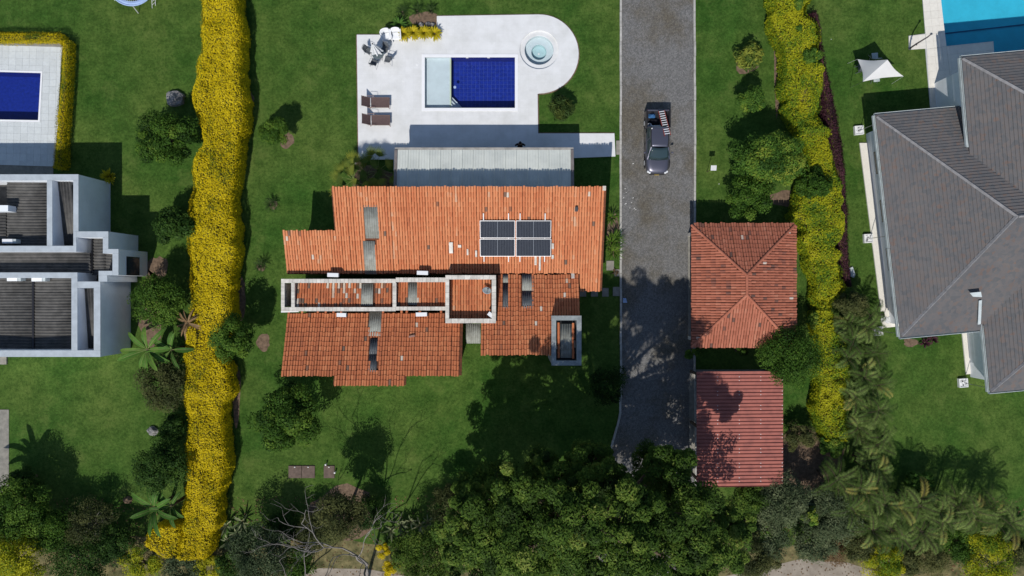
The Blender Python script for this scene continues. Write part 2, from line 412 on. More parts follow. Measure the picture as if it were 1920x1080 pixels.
M['palebark'] = mk('pale_bare_bark', (.30, .27, .24), .9, col2=(.17, .155, .14), scale=5)
M['darkbark'] = mk('dark_bark', (.06, .05, .04), .95, var=.2)
M['hedgecore'] = mk('hedge_twigs', (.14, .12, .02), .95, col2=(.06, .06, .015), scale=8)
M['skin'] = mk('skin', (.36, .20, .13), .6)
M['blackcloth'] = mk('black_cloth', (.012, .013, .018), .9)
M['hair'] = mk('dark_hair', (.012, .010, .009), .7)
M['terracotta'] = mk('terracotta_rim', (.30, .17, .13), .85, var=.15)
M['pebble'] = mk('pale_pebble_bed', (.55, .50, .47), .9, col2=(.36, .33, .31), scale=14)
M['paper'] = mk('scrap_paper', (.74, .73, .70), .8)
M['lampglow'] = mk('frosted_glass', (.7, .7, .68), .4)
# foliage
G = {}
def leaf(key, stops, rough=.6, trans=.22, noise=.25, nscale=.9):
    G[key] = ramp_mat('leaf_' + key, stops, rough, trans, .10, noise, nscale)
leaf('gold', [(0, (.05, .11, .012)), (.14, (.16, .19, .010)), (.34, (.54, .42, .006)), (.75, (.70, .535, .010)), (1, (.76, .62, .03))], noise=.45, nscale=1.8)
leaf('goldgreen', [(0, (.05, .13, .015)), (.25, (.15, .23, .014)), (.5, (.36, .36, .012)), (1, (.52, .49, .025))], noise=.8, nscale=.55)
leaf('purple', [(0, (.025, .012, .018)), (.5, (.068, .026, .036)), (1, (.13, .05, .06))])
leaf('dark', [(0, (.010, .026, .006)), (.5, (.032, .078, .012)), (1, (.10, .17, .028))], noise=.35)
leaf('mid', [(0, (.014, .040, .006)), (.5, (.055, .122, .014)), (1, (.15, .235, .03))], noise=.4)
leaf('bright', [(0, (.03, .075, .012)), (.5, (.075, .16, .022)), (.8, (.17, .25, .03)), (1, (.26, .30, .04))], noise=.4)
leaf('olive', [(0, (.03, .04, .014)), (.5, (.075, .088, .027)), (1, (.15, .15, .05))])
leaf('grey', [(0, (.025, .045, .018)), (.5, (.085, .115, .052)), (1, (.20, .23, .115))], noise=.4)
leaf('feather', [(0, (.020, .040, .008)), (.5, (.055, .108, .014)), (.85, (.13, .195, .028)), (1, (.21, .25, .05))], noise=.55)
leaf('palm', [(0, (.025, .050, .010)), (.5, (.085, .135, .028)), (.88, (.22, .29, .08)), (1, (.32, .28, .07))], noise=.4)
leaf('banana', [(0, (.035, .09, .016)), (.6, (.085, .19, .03)), (1, (.19, .28, .05))])
leaf('fan', [(0, (.035, .07, .014)), (.5, (.10, .15, .024)), (1, (.26, .28, .04))])
leaf('cycad', [(0, (.02, .045, .012)), (.6, (.05, .09, .022)), (1, (.11, .14, .03))])
leaf('varieg', [(0, (.04, .07, .03)), (.5, (.13, .17, .08)), (1, (.38, .39, .22))])
leaf('yellowplant', [(0, (.13, .14, .010)), (.5, (.42, .36, .012)), (1, (.60, .48, .03))])
leaf('brown', [(0, (.10, .06, .03)), (.5, (.24, .15, .075)), (1, (.40, .28, .15))])
# ================================================================ ground, drive, decks, pools
DZ = 0.10
def pix(pts, z=0.0): return [(P(u, v, z).x, P(u, v, z).y) for u, v in pts]
def rect(u0, v0, u1, v1, z=0.0):
    a, b = P(u0, v1, z), P(u1, v0, z); return [(a.x, a.y), (b.x, a.y), (b.x, b.y), (a.x, b.y)]
def circ(c, r, n=48): return [(c[0] + r * math.cos(2*math.pi*k/n), c[1] + r * math.sin(2*math.pi*k/n)) for k in range(n)]

POOL = rect(796, 107, 966, 203, DZ)
SPA_C = P(1011, 93, DZ); SPA_R = 36.5 * (CAM_H - DZ) / CAM_F
POOL_L = [(P(-110, 0, DZ).x, P(0, 132, DZ).y), (P(-110, 0, DZ).x, P(0, 222, DZ).y), (P(71, 225, DZ).x, P(71, 225, DZ).y), (P(76, 137, DZ).x, P(76, 137, DZ).y)]
POOL_R = pix([(1758, -60), (1775, 86), (1863, 77), (1868, 140), (2150, 110), (2150, -60)], DZ)

lawn = MB().prism([(-400, -400), (400, -400), (400, 400), (-400, 400)], None, 0.0, holes=[POOL, circ(SPA_C, SPA_R), POOL_L, POOL_R]).build('lawn', M['lawn'])
tag(lawn, 'mown green lawn spreading between the houses', 'lawn', kind='structure')

# dry verge and dirt track beyond the trees (bottom of the picture)
vg = []
for k in range(29):
    u = -300 + k * 90; vg.append((P(u, 1018 + 16 * math.sin(k * 1.7) + 9 * math.sin(k * 3.1), 0).x, P(u, 1018 + 16 * math.sin(k * 1.7) + 9 * math.sin(k * 3.1), 0).y))
verge = MB().prism([(-60, -60), (60, -60)] + vg[::-1], None, 0.004).build('verge', M['dryground'])
tag(verge, 'dry grassy verge under the row of trees', 'verge', kind='structure')
rd = []
for k in range(29):
    u = -300 + k * 90; vv = 1092 - 48 * math.exp(-((u - 1520) / 120) ** 2) - 28 * math.exp(-((u - 650) / 130) ** 2) + 3 * math.sin(k * 2.3)
    rd.append((P(u, vv, 0).x, P(u, vv, 0).y))
road = MB().prism([(-60, -30), (60, -30)] + rd[::-1], None, 0.009).build('dirt_track', M['dirtroad'])
tag(road, 'pale dirt track along the lower edge', 'track', kind='structure')

# driveway
dv = pix([(1165, -80), (1301, -80), (1303, 400), (1300, 700), (1304, 1120), (1120, 1120), (1128, 900), (1143, 850), (1163, 772), (1166, 700), (1165, 300)])
drive = MB().prism(dv, None, 0.012).build('driveway', M['cobble'])
tag(drive, 'grey cobbled driveway running past the house', 'driveway', kind='structure')
kerb_l = pix([(1164, -60), (1163.5, 300), (1164, 700), (1163, 772), (1157, 800), (1143, 850), (1136, 880)])
kerb_r = pix([(1301.5, -60), (1303, 300), (1302, 420), (1302, 690), (1304, 760), (1305, 930)])
kerb = bpy.data.objects.new('kerb', None); COL.objects.link(kerb); ORI[kerb.name] = Vector((0, 0, 0))
tag(kerb, 'pale concrete kerbs edging the cobbled driveway', 'kerb', kind='structure')
def kerb_run(pts):
    for a, b in zip(pts[:-1], pts[1:]):
        a, b = Vector((*a, 0)), Vector((*b, 0)); L = (b - a).length; n = max(1, round(L / 1.05)); d = (b - a) / n
        for i in range(n):
            p = a + d * i; q = a + d * (i + 1) - d.normalized() * .02
            j = random.uniform(-.012, .012)
            MB().bar(p + Vector((j, 0, .035)), q + Vector((j, 0, .035)), .15, .15 + random.uniform(-.015, .015)).build('kerb_stone', M['kerb'], kerb, bevel=.012)
kerb_run(kerb_l); kerb_run(kerb_r)

# bare soil patches (setting)
def blob(u, v, ru, rv, n=18, z=.006, name='soil_patch', mat='soil', rough=.25):
    pts = []
    ph = random.uniform(0, 6)
    for k in range(n):
        a = 2 * math.pi * k / n; j = 1 + rough * (random.random() - .5) + .1 * math.sin(3 * a + ph)
        q = P(u + ru * math.cos(a) * j, v + rv * math.sin(a) * j); pts.append((q.x, q.y))
    o = MB().prism(pts, None, z).build(name, M[mat])
    return tag(o, 'bare soil patch at the foot of a plant', 'soil', kind='structure')
for a in [(538, 262, 13, 16), (494, 642, 12, 16), (296, 502, 20, 22), (467, 185, 9, 14), (1470, 372, 26, 16), (665, 305, 13, 13), (1400, 116, 22, 22),
          (512, 384, 8, 8), (490, 500, 8, 8), (795, 36, 28, 13), (1488, 420, 8, 60), (1457, 120, 6, 90), (452, 560, 9, 40), (443, 740, 8, 60),
          (282, 580, 22, 70), (700, 335, 45, 24), (1150, 440, 12, 40), (1520, 860, 60, 60), (640, 960, 60, 50), (1708, 642, 14, 8)]:
    blob(*a)
for i, (u0, v0, u1, v1) in enumerate([(-12, 768, 17, 925)]):
    o = MB().prism(rect(u0, v0, u1, v1), 0, .03).build('path', M['slab']); tag(o, 'grey concrete path at the left edge', 'path', kind='structure')

# ---------------------------------------------------------------- main pool deck
arc = []
cx, cy = 1011, 101
for k in range(25):
    a = R(-92 + k * (180 + 2) / 24.0)
    arc.append((cx + 74 * math.cos(a), cy + 74 * math.sin(a)))
DECK = pix([(669, 65), (819, 65), (819, 30)] + arc + [(1008, 176), (1009, 250), (1152, 250), (1154, 293), (1076, 296), (1076, 372), (738, 372), (738, 299), (672, 299)], DZ)
deck = MB().prism(DECK, 0.0, DZ, holes=[POOL, circ(SPA_C, SPA_R)]).build('pool_deck', M['deck'])
ed = MB(); no_ = len(DECK)
for i in list(range(0, 30)) + [no_ - 1]:
    a_, b_ = Vector((*DECK[i], .012)), Vector((*DECK[(i + 1) % no_], .012)); d_ = (b_ - a_).normalized(); o_ = Vector((d_.y, -d_.x, 0)) * -.07
    ed.bar(a_ + o_ * .4, b_ + o_ * .4, .11, .02)
tag(ed.build('deck_edge_soil', M['soil']), 'thin bare soil line edging the white deck', 'soil', kind='structure')
tag(deck, 'white stone deck around the blue pool', 'deck', kind='structure')
o = MB().prism(rect(1155, 264, 1163, 290), 0, .09).build('deck_step', M['slab']); tag(o, 'small pale step joining the deck to the driveway', 'step', kind='structure')

def shrink(r, d): return [(r[0][0] + d, r[0][1] + d), (r[1][0] - d, r[1][1] + d), (r[2][0] - d, r[2][1] - d), (r[3][0] + d, r[3][1] - d)]
# swimming pool
px0, py0 = POOL[0]; px1, py1 = POOL[2]
pool = thing('swimming_pool', 'rectangular cobalt blue pool with pale shallow shelf set in the white deck', 'pool', ((px0 + px1) / 2, (py0 + py1) / 2, 0))
MB().prism(shrink(POOL, -.20), DZ - .02, DZ + .03, holes=[shrink(POOL, .02)]).build('coping', M['coping'], pool, bevel=.01)
sx = P(846, 0, -.3).x
FL = -.85; SH = -.30
MB().box(px0, sx, py0, py1, SH - .1, SH).build('shelf', M['aqua'], pool)
MB().box(sx - .10, sx, py0 + .01, py1 - .01, SH + .002, SH + .03).build('shelf_edge_band', M['sand'], pool)
MB().add([(sx, py0, SH), (sx, py1, SH), (sx, py1, FL), (sx, py0, FL)], [(0, 1, 2, 3)]).build('shelf_riser', M['bluewall'], pool)
wl = MB()
wl.add([(sx, py0, DZ), (px1, py0, DZ), (px1, py0, FL), (sx, py0, FL)], [(0, 1, 2, 3)])
wl.add([(sx, py1, DZ), (px1, py1, DZ), (px1, py1, FL), (sx, py1, FL)], [(3, 2, 1, 0)])
wl.add([(px1, py0, DZ), (px1, py1, DZ), (px1, py1, FL), (px1, py0, FL)], [(0, 1, 2, 3)])
wl.build('basin_wall', M['bluewall'], pool)
wl = MB()
wl.add([(px0, py0, DZ), (sx, py0, DZ), (sx, py0, SH), (px0, py0, SH)], [(0, 1, 2, 3)])
wl.add([(px0, py1, DZ), (sx, py1, DZ), (sx, py1, SH), (px0, py1, SH)], [(3, 2, 1, 0)])
wl.add([(px0, py0, DZ), (px0, py1, DZ), (px0, py1, SH), (px0, py0, SH)], [(0, 1, 2, 3)])
wl.build('shelf_wall', M['aqua'], pool)
flo = MB().box(sx, px1, py0, py1, FL - .15, FL - .012).build('basin_floor', M['grout'], pool)
nx, ny = 16, 13
tw, th = (px1 - sx) / nx, (py1 - py0) / ny
tm = {}
for i in range(nx):
    for j in range(ny):
        if not tm:
            b = MB().box(-tw/2 + .009, tw/2 - .009, -th/2 + .009, th/2 - .009, -.01, 0); me = bpy.data.meshes.new('pool_tile'); me.from_pydata(b.v, [], b.f); tm['m'] = me
        o = link('pool_tile', tm['m'], M['bluetile'], flo)
        o.location = (sx + (i + .5) * tw - ORI[flo.name].x, py0 + (j + .5) * th - ORI[flo.name].y, FL + random.uniform(-.001, .001))
for k, (d, z) in enumerate([(1.05, -.55), (.74, -.36), (.42, -.20)]):
    MB().prism([(sx + .003, py0 + .003), (sx + d * .95, py0 + .003), (sx + .003, py0 + d)], FL, z).build('corner_step', M['aqua'], pool)
pc = P(853, 164, -.1)
MB().lathe((pc.x, pc.y, -.04), [(0, .03), (.05, .03), (.055, .02), (.10, .02), (.10, -.02)], 20).build('skimmer_float', M['paleblue'], pool)
for u in (876, 916):
    q = P(u, 107.5, 0); MB().box(q.x - .09, q.x + .09, py1 - .03, py1 + .002, -.06, .03).build('return_jet', M['white'], pool)
MB().add([(px0, py0, -.06), (px1, py0, -.06), (px1, py1, -.06), (px0, py1, -.06)], [(0, 1, 2, 3)]).build('water', M['water'], pool)
# spa
spa = thing('round_spa', 'round pale spa tub sunk in the rounded end of the deck', 'spa', (SPA_C.x, SPA_C.y, 0))
c = SPA_C
MB().lathe((c.x, c.y, 0), [(SPA_R + .001, DZ), (SPA_R, -.03), (1.10, -.03), (1.06, -.04)], 64).build('sunken_ring', M['deck'], spa, smooth=False)
MB().lathe((c.x, c.y, 0), [(1.06, -.04), (1.06, -.48), (.56, -.48)], 64).build('bench', M['aqua'], spa)
b = MB().lathe((c.x, c.y, 0), [(.56, -.48), (.54, -.85)], 48); b.disc((c.x, c.y, -.85), .54, 48); b.build('well', M['aquadeep'], spa)
MB().lathe((c.x, c.y, -.84), [(0, .02), (.07, .02), (.08, 0)], 16).build('drain', M['white'], spa)
MB().disc((c.x, c.y, -.12), 1.055, 64).build('water', M['water'], spa)

# ---------------------------------------------------------------- left neighbour's pool and tiled deck
def clip_half(poly, a, b, c):
    out = []
    for i in range(len(poly)):
        p, q = poly[i], poly[(i + 1) % len(poly)]
        dp, dq = a * p[0] + b * p[1] + c, a * q[0] + b * q[1] + c
        if dp >= 0: out.append(p)
        if (dp >= 0) != (dq >= 0):
            t = dp / (dp - dq); out.append((p[0] + (q[0] - p[0]) * t, p[1] + (q[1] - p[1]) * t))
    return out
def clip_convex(poly, conv):
    n = len(conv); A = sum(conv[i][0] * conv[(i+1) % n][1] - conv[(i+1) % n][0] * conv[i][1] for i in range(n))
    for i in range(n):
        p, q = conv[i], conv[(i + 1) % n]
        a, b = -(q[1] - p[1]), (q[0] - p[0])
        if A < 0: a, b = -a, -b
        poly = clip_half(poly, a, b, -(a * p[0] + b * p[1]))
        if len(poly) < 3: return []
    return poly
def area(poly): return abs(sum(poly[i][0] * poly[(i+1) % len(poly)][1] - poly[(i+1) % len(poly)][0] * poly[i][1] for i in range(len(poly)))) / 2
def tile_field(parent, convs, org, ang, size, z0, z1, mat, limit=300, gap=.008, stuffname='tiles', off=0.0):
    ca, sa = math.cos(ang), math.sin(ang); cells = []
    for conv in convs:
        loc = [((p[0] - org[0]) * ca + (p[1] - org[1]) * sa, -(p[0] - org[0]) * sa + (p[1] - org[1]) * ca) for p in conv]
        x0 = min(p[0] for p in loc); x1 = max(p[0] for p in loc); y0 = min(p[1] for p in loc); y1 = max(p[1] for p in loc)
        for j in range(math.floor(y0 / size), math.ceil(y1 / size)):
            sh = off * size * (j % 2)
            for i in range(math.floor((x0 - sh) / size), math.ceil((x1 - sh) / size)):
                q = [(i * size + sh + gap, j * size + gap), ((i + 1) * size + sh - gap, j * size + gap), ((i + 1) * size + sh - gap, (j + 1) * size - gap), (i * size + sh + gap, (j + 1) * size - gap)]
                q = clip_convex(q, loc)
                if len(q) >= 3 and area(q) > .004:
                    cells.append([(org[0] + x * ca - y * sa, org[1] + x * sa + y * ca) for x, y in q])
    cells.sort(key=lambda c_: c_[0][0] ** 2 + c_[0][1] ** 2)
    for c_ in cells[:limit]:
        MB().prism(c_, z0, z1 + random.uniform(-.002, .002)).build('tile', mat, parent)
    if len(cells) > limit:
        b = MB()
        for c_ in cells[limit:]: b.prism(c_, z0, z1)
        tag(b.build(stuffname, mat, parent), kind='stuff')

dl = MB().prism(pix([(-140, 80), (117, 86), (101, 312), (-140, 305)], .05), 0, .05, holes=[POOL_L]).build('neighbour_deck', M['mortar'])
tag(dl, 'pale grey tiled deck around the pool at the left edge', 'deck', kind='structure')
cL = [pix([(-140, 80), (117, 86), (113, 137), (-140, 131)], .07), pix([(80, 136), (113.4, 136.5), (108, 230), (74, 229)], .07), pix([(-140, 226), (75, 229), (109, 230), (101, 312), (-140, 305)], .07)]
tile_field(dl, cL, cL[1][0], R(-1.5), .5, .05, .07, M['decktile'], gap=.004)
pl = thing('neighbour_pool', 'deep blue rectangular pool cut by the left edge', 'pool', (POOL_L[2][0], POOL_L[2][1], 0))
q = POOL_L
def ring(poly, d):
    cxm = sum(p[0] for p in poly) / len(poly); cym = sum(p[1] for p in poly) / len(poly)
    return [(p[0] + math.copysign(d, p[0] - cxm), p[1] + math.copysign(d, p[1] - cym)) for p in poly]
MB().prism(ring(q, .14), .05, .095, holes=[ring(q, -.01)]).build('coping', M['coping'], pl)
b = MB()
for i in range(4):
    a_, b_ = q[i], q[(i + 1) % 4]; b.add([(a_[0], a_[1], .08), (b_[0], b_[1], .08), (b_[0], b_[1], -1.0), (a_[0], a_[1], -1.0)], [(0, 1, 2, 3)])
b.build('basin_wall', M['bluewall'], pl)
MB().prism(q, None, -1.0).build('basin_floor', M['bluetile'], pl)
MB().prism(q, None, -.05).build('water', M['water'], pl)

# ---------------------------------------------------------------- right neighbour's deck and cyan pool
dr_out = pix([(1725, -60), (1735, 63), (1704, 67), (1704.5, 93), (1735, 91), (1745, 210), (1850, 205), (2150, 175), (2150, -60)], .05)
dr = MB().prism(dr_out, 0, .05, holes=[POOL_R]).build('neighbour_deck', M['mortar'])
tag(dr, 'cream tiled deck beside the bright cyan pool', 'deck', kind='structure')
cR = [pix([(1725, -60), (1757.5, -60), (1774.5, 86), (1738, 92)], .07), pix([(1738, 92.5), (1774.5, 86.5), (1789, 204), (1745, 207)], .07), pix([(1704, 67), (1734.3, 64), (1736.5, 91), (1704.5, 93)], .07),
      pix([(1775, 86.6), (1862.5, 77.5), (1867, 140), (1867, 203), (1789.5, 204)], .07)]
tile_field(dr, cR, cR[1][0], R(6), .55, .05, .07, M['decktile2'], gap=.004)
pr = thing('cyan_pool', 'bright cyan pool beside the slate roofed house', 'pool', (P(1775, 86).x, P(1775, 86).y, 0))
b = MB()
for i in range(len(POOL_R)):
    a_, b_ = POOL_R[i], POOL_R[(i + 1) % len(POOL_R)]; b.add([(a_[0], a_[1], .07), (b_[0], b_[1], .07), (b_[0], b_[1], -1.1), (a_[0], a_[1], -1.1)], [(0, 1, 2, 3)])
b.build('basin_wall', M['cyanpool'], pr)
MB().prism(POOL_R, None, -1.1).build('basin_floor', M['cyanpool'], pr)
e0, e1 = P(1768, 62, -.9), P(1935, 43, -.9)
MB().bar((e0.x, e0.y, -1.07), (e1.x + 8, e1.y + .9, -1.07), .08, .06).build('step_edge', M['navy'], pr)
MB().prism(POOL_R, None, -.05).build('water', M['water'], pr)
# house apron strips on the right
for pts, nm in (([(1612, 268), (1640, 268), (1704, 610), (1656, 615)], 'apron'), ([(1803, 612), (1870, 604), (1872, 695), (1812, 702)], 'apron')):
    o = MB().prism(pix(pts, .1), 0, .1).build(nm, M['decktile2']); tag(o, 'cream paved apron at the foot of the slate roofed house', 'apron', kind='structure')
# ================================================================ roofs
def quad_mesh(name, V, tone):
    """N quads (N,4,3) with a tone per face"""
    n = len(V); me = bpy.data.meshes.new(name)
    me.vertices.add(n * 4); me.vertices.foreach_set('co', np.ascontiguousarray(V, dtype=np.float32).ravel())
    me.loops.add(n * 4); me.loops.foreach_set('vertex_index', np.arange(n * 4, dtype=np.int32))
    me.polygons.add(n); me.polygons.foreach_set('loop_start', np.arange(0, n * 4, 4, dtype=np.int32))
    at = me.attributes.new('tone', 'FLOAT', 'FACE'); at.data.foreach_set('value', np.asarray(tone, dtype=np.float32))
    me.update(calc_edges=True); return me

def tile_template(pitch, expo, seg=5):
    L = expo * 1.16; q = []
    def ringp(r, s, lift): return [(r * math.cos(math.pi * k / seg) * -1, r * .62 * math.sin(math.pi * k / seg) + lift, s) for k in range(seg + 1)]
    a = ringp(pitch * .40, -L / 2, .0); b = ringp(pitch * .47, L / 2, .022)
    for k in range(seg): q.append([a[k], b[k], b[k + 1], a[k + 1]])
    lip = ringp(pitch * .36, L / 2, .006)
    for k in range(seg): q.append([b[k], lip[k], lip[k + 1], b[k + 1]])
    return np.array(q)      # (a, n, s)

TILE_ME = {}
def tile_plane(parent, mat, O, A, D, W, L, mask, pitch=.18, expo=.33, n_ind=0, seed=1, tone0=.55, spread=.16, base=True, white=.006, dark=.006, ind_first=None, basemat=None):
    """barrel tiles over a sloping plane; O upper corner, A along the eave, D down the slope"""
    r_ = np.random.default_rng(seed)
    A = Vector(A).normalized(); D = Vector(D).normalized(); N = A.cross(D)
    if N.z < 0: N = -N
    T = tile_template(pitch, expo)
    nc, nr = int(W / pitch), int(math.ceil(L / expo))
    pos = []; 
    for i in range(nc):
        ja = r_.normal(0, .006); js = r_.normal(0, .018)
        for j in range(nr):
            a = (i + .5) * pitch + ja + r_.normal(0, .004); s = (j + .5) * expo + js + r_.normal(0, .012)
            if s > L + .05 or s < -.02: continue
            if mask and not mask((i + .5) * pitch, (j + .5) * expo): continue
            pos.append((a, s, i, j))
    pos = np.array(pos); n = len(pos)
    col_t = r_.normal(0, .05, nc + 1)
    patch = np.sin(pos[:, 0] * .9 + seed) * np.sin(pos[:, 1] * 1.3 + seed * 2) * .06
    tone = tone0 + r_.normal(0, spread, n) * .6 + col_t[pos[:, 2].astype(int)] + patch
    tone = np.clip(tone, .16, .86); u = r_.random(n)
    tone[u < dark] = r_.uniform(0, .12, (u < dark).sum()); tone[u > 1 - white] = 1.0
    ba = np.array([A, N, D]).astype(float)       # rows
    yaw = r_.normal(0, .02, n)
    ind = np.zeros(n, bool)
    if n_ind:
        order = np.argsort([ind_first(p[0], p[1]) for p in pos]) if ind_first else np.arange(n)
        ind[order[:n_ind]] = True
    o_ = np.array(O) - np.array(ORI[parent.name])
    J = np.where(~ind)[0]
    loc = np.repeat(T[None], len(J), 0)          # (n, q, 4, 3)
    a_ = loc[..., 0] + yaw[J, None, None] * loc[..., 2]; n_ = loc[..., 1]; s_ = loc[..., 2]
    a_ = a_ + pos[J, 0, None, None]; s_ = s_ + pos[J, 1, None, None]
    V = o_ + a_[..., None] * ba[0] + n_[..., None] * ba[1] + s_[..., None] * ba[2]
    if len(J):
        me = quad_mesh('roof_tiles', V.reshape(-1, 4, 3), np.repeat(tone[J], T.shape[0]))
        me.materials.append(mat); o = link('roof_tiles', me, None, parent); o['kind'] = 'stuff'
    for k in np.where(ind)[0]:
        tq = round(float(tone[k]) * 12) / 12; key = (mat.name, pitch, expo, tq)
        if key not in TILE_ME:
            me = quad_mesh('roof_tile', T, np.full(len(T), tq)); me.materials.append(mat); TILE_ME[key] = me
        o = bpy.data.objects.new('roof_tile', TILE_ME[key]); COL.objects.link(o); o.parent = parent
        m = Matrix((( ba[0][0], ba[1][0], ba[2][0]), (ba[0][1], ba[1][1], ba[2][1]), (ba[0][2], ba[1][2], ba[2][2]))).to_4x4()
        m.translation = Vector(o_ + pos[k, 0] * ba[0] + pos[k, 1] * ba[2]); o.matrix_local = m

def under(parent, pts, name='roof_boarding', mat='claybase', th=.06):
    """closed board under the tiles: polygon pts (3-D, planar) given thickness downward"""
    n = len(pts); b = MB(); lo = [(p[0], p[1], p[2] - th) for p in pts]
    b.add(list(pts) + lo, [tuple(range(n)), tuple(range(2 * n - 1, n - 1, -1))] + [(i, i + n, (i + 1) % n + n, (i + 1) % n) for i in range(n)])
    return b.build(name, M[mat], parent)

def corrugated(name, parent, p00, p10, p01, mat, pitch=.20, amp=.028, along=True, th=.012):
    """wavy sheet: p00->p10 is across the waves, p00->p01 along them"""
    p00, p10, p01 = Vector(p00), Vector(p10), Vector(p01); A = p10 - p00; S = p01 - p00
    N = A.cross(S).normalized(); N = N if N.z > 0 else -N
    n = max(4, int(A.length / pitch * 6)); b = MB(); r0 = len(b.v)
    for i in range(n + 1):
        t = i / n; h = N * amp * math.cos(2 * math.pi * t * A.length / pitch)
        b.v += [tuple(p00 + A * t + h), tuple(p00 + A * t + S + h)]
    for i in range(n): b.f.append((2*i, 2*i+2, 2*i+3, 2*i+1))
    return b.build(name, mat, parent, smooth=True, solid=th)

# ---------------------------------------------------------------- the tiled house (butterfly roof)
SL = .33
house = thing('tile_roof_house', 'long house with orange barrel tiled roofs around a low walled trough', 'house', (-3, 0, 0))
YV, ZV = .95, 3.0                       # the valley by the parapet
def zn(y): return ZV + SL * (y - YV)    # north plane rises to the north
def zs(y): return 3.05 + SL * (-1.75 - y)   # south plane rises to the south
def zse(y): return 2.95 + SL * (.85 - y)
# north plane
yN = P(0, 350, 4.9).y; xW1 = P(621, 358, 4.85).x; xE = P(1137, 349, 4.9).x; yL = P(0, 430, 4.0).y; xW0 = P(529, 430, 4.0).x; xSE = P(1085, 515, 2.9).x
yE = P(0, 545, 2.65).y
expo_ = .33; yL = yN - expo_ * round((yN - yL) * math.sqrt(1 + SL * SL) / expo_) / math.sqrt(1 + SL * SL)
c_, s_ = 1 / math.sqrt(1 + SL * SL), SL / math.sqrt(1 + SL * SL)
Dn = Vector((0, -c_, -s_)); Lfull = (yN - yE) / c_
mv = (yN - YV) / c_; mL = (yN - yL) / c_
solar_a = (P(899, 0, 4).x - xW0, P(1033, 0, 4).x - xW0)
def sky_n(a, s):
    x = xW0 + a; y = yN - s * c_
    for (u0, v0, u1, v1) in ((684, 386, 709, 446), (683, 453, 704, 512)):
        z = zn(y)
        if P(u0, 0, z).x < x < P(u1, 0, z).x and P(0, v1, z).y < y < P(0, v0, z).y: return True
    return False
xe0b = P(932, 520, 3).x
def mask_n(a, s):
    x = xW0 + a
    if x < xW1 and s < mL: return False
    if s > mv and x < xSE + .03: return False
    if s > mv - .2 and xe0b - .05 < x < xSE + .03: return False
    return not sky_n(a, s)
tile_plane(house, M['clay'], (xW0, yN, zn(yN) + .01), (1, 0, 0), Dn, xE - xW0, Lfull, mask_n, n_ind=0, seed=3, tone0=.70, spread=.11)
under(house, [(xW1, yN - .03, zn(yN) - .03), (xW1, yL - .03, zn(yL) - .03), (xW0, yL - .03, zn(yL) - .03), (xW0, YV, zn(YV) - .03), (xe0b, YV, zn(YV) - .03), (xe0b, YV + .16, zn(YV + .16) - .03), (xSE, YV + .16, zn(YV + .16) - .03), (xSE, yE, zn(yE) - .03), (xE, yE, zn(yE) - .03), (xE, yN - .03, zn(yN) - .03)][::-1])
# south plane
yS0 = -1.70; xS0 = P(532, 590, 3.1).x; xS1 = P(868, 600, 3.2).x; ySa = P(0, 704, 4.2).y; ySb = P(0, 718, 4.3).y; xm0 = P(626, 718, 4.4).x; xm1 = P(762, 718, 4.4).x; xS0 = P(528, 703, 4.3).x
Ds = Vector((0, c_, -s_)); ySb = ySa - 2 * .33 * c_
def mask_s(a, s):
    x = xS0 + a; y = ySb + s * c_
    if s < 2 * .33 and not (xm0 < x < xm1): return False
    z = zs(y)
    for (u0, v0, u1, v1) in ((692, 586, 714, 628), (693, 636, 708, 696)):
        if P(u0, 0, z).x < x < P(u1, 0, z).x and P(0, v1, z).y < y < P(0, v0, z).y: return False
    if x > P(835, 0, 3.3).x and y > P(0, 606, 3.2).y: return False
    return True
LsS = (yS0 - ySb) / c_
tile_plane(house, M['clay'], (xS0, ySb, zs(ySb) + .01), (1, 0, 0), Ds, xS1 - xS0, LsS, mask_s, n_ind=200, seed=5, tone0=.50, spread=.14, dark=.01, white=.004,
           ind_first=lambda a, s: abs(a - 6.6) + abs(s - 3) * 1.2)
under(house, [(xS0, yS0, zs(yS0) - .03), (xS0, ySa + .03, zs(ySa) - .03), (xm0, ySa + .03, zs(ySa) - .03), (xm0, ySb + .03, zs(ySb) - .03), (xm1, ySb + .03, zs(ySb) - .03), (xm1, ySa + .03, zs(ySa) - .03), (xS1, ySa + .03, zs(ySa) - .03), (xS1, yS0, zs(yS0) - .03)])
# south-east plane
yE0 = .82; yE1 = P(0, 665, 4.5).y; xe0 = P(902, 640, 4.3).x; xe0b = P(932, 520, 3).x; xe1 = xSE
def mask_e(a, s):
    x = xe0 + a; y = yE1 + s * c_; z = zse(y)
    if x < xe0b and y > P(0, 606, 3.6).y: return False
    for (u0, v0, u1, v1) in ((943, 515, 953, 577), (979, 514, 999, 577), (1036, 592, 1100, 690)):
        if P(u0, 0, z).x < x < P(u1, 0, z).x and P(0, v1, z).y < y < P(0, v0, z).y: return False
    return True
tile_plane(house, M['clay'], (xe0, yE1, zse(yE1) + .01), (1, 0, 0), Ds, xe1 - xe0, (yE0 - yE1) / c_, mask_e, n_ind=0, seed=8, tone0=.54, spread=.14, dark=.008, white=.012)
xch = P(1036, 0, 4.9).x; ych = P(0, 594, 4.9).y
under(house, [(xe0b, yE0, zse(yE0) - .03), (xe0b, -2.2, zse(-2.2) - .03), (xe0, -2.2, zse(-2.2) - .03), (xe0, yE1 + .03, zse(yE1) - .03), (xch, yE1 + .03, zse(yE1) - .03), (xch, ych, zse(ych) - .03), (xe1, ych, zse(ych) - .03), (xe1, yE0, zse(yE0) - .03)])
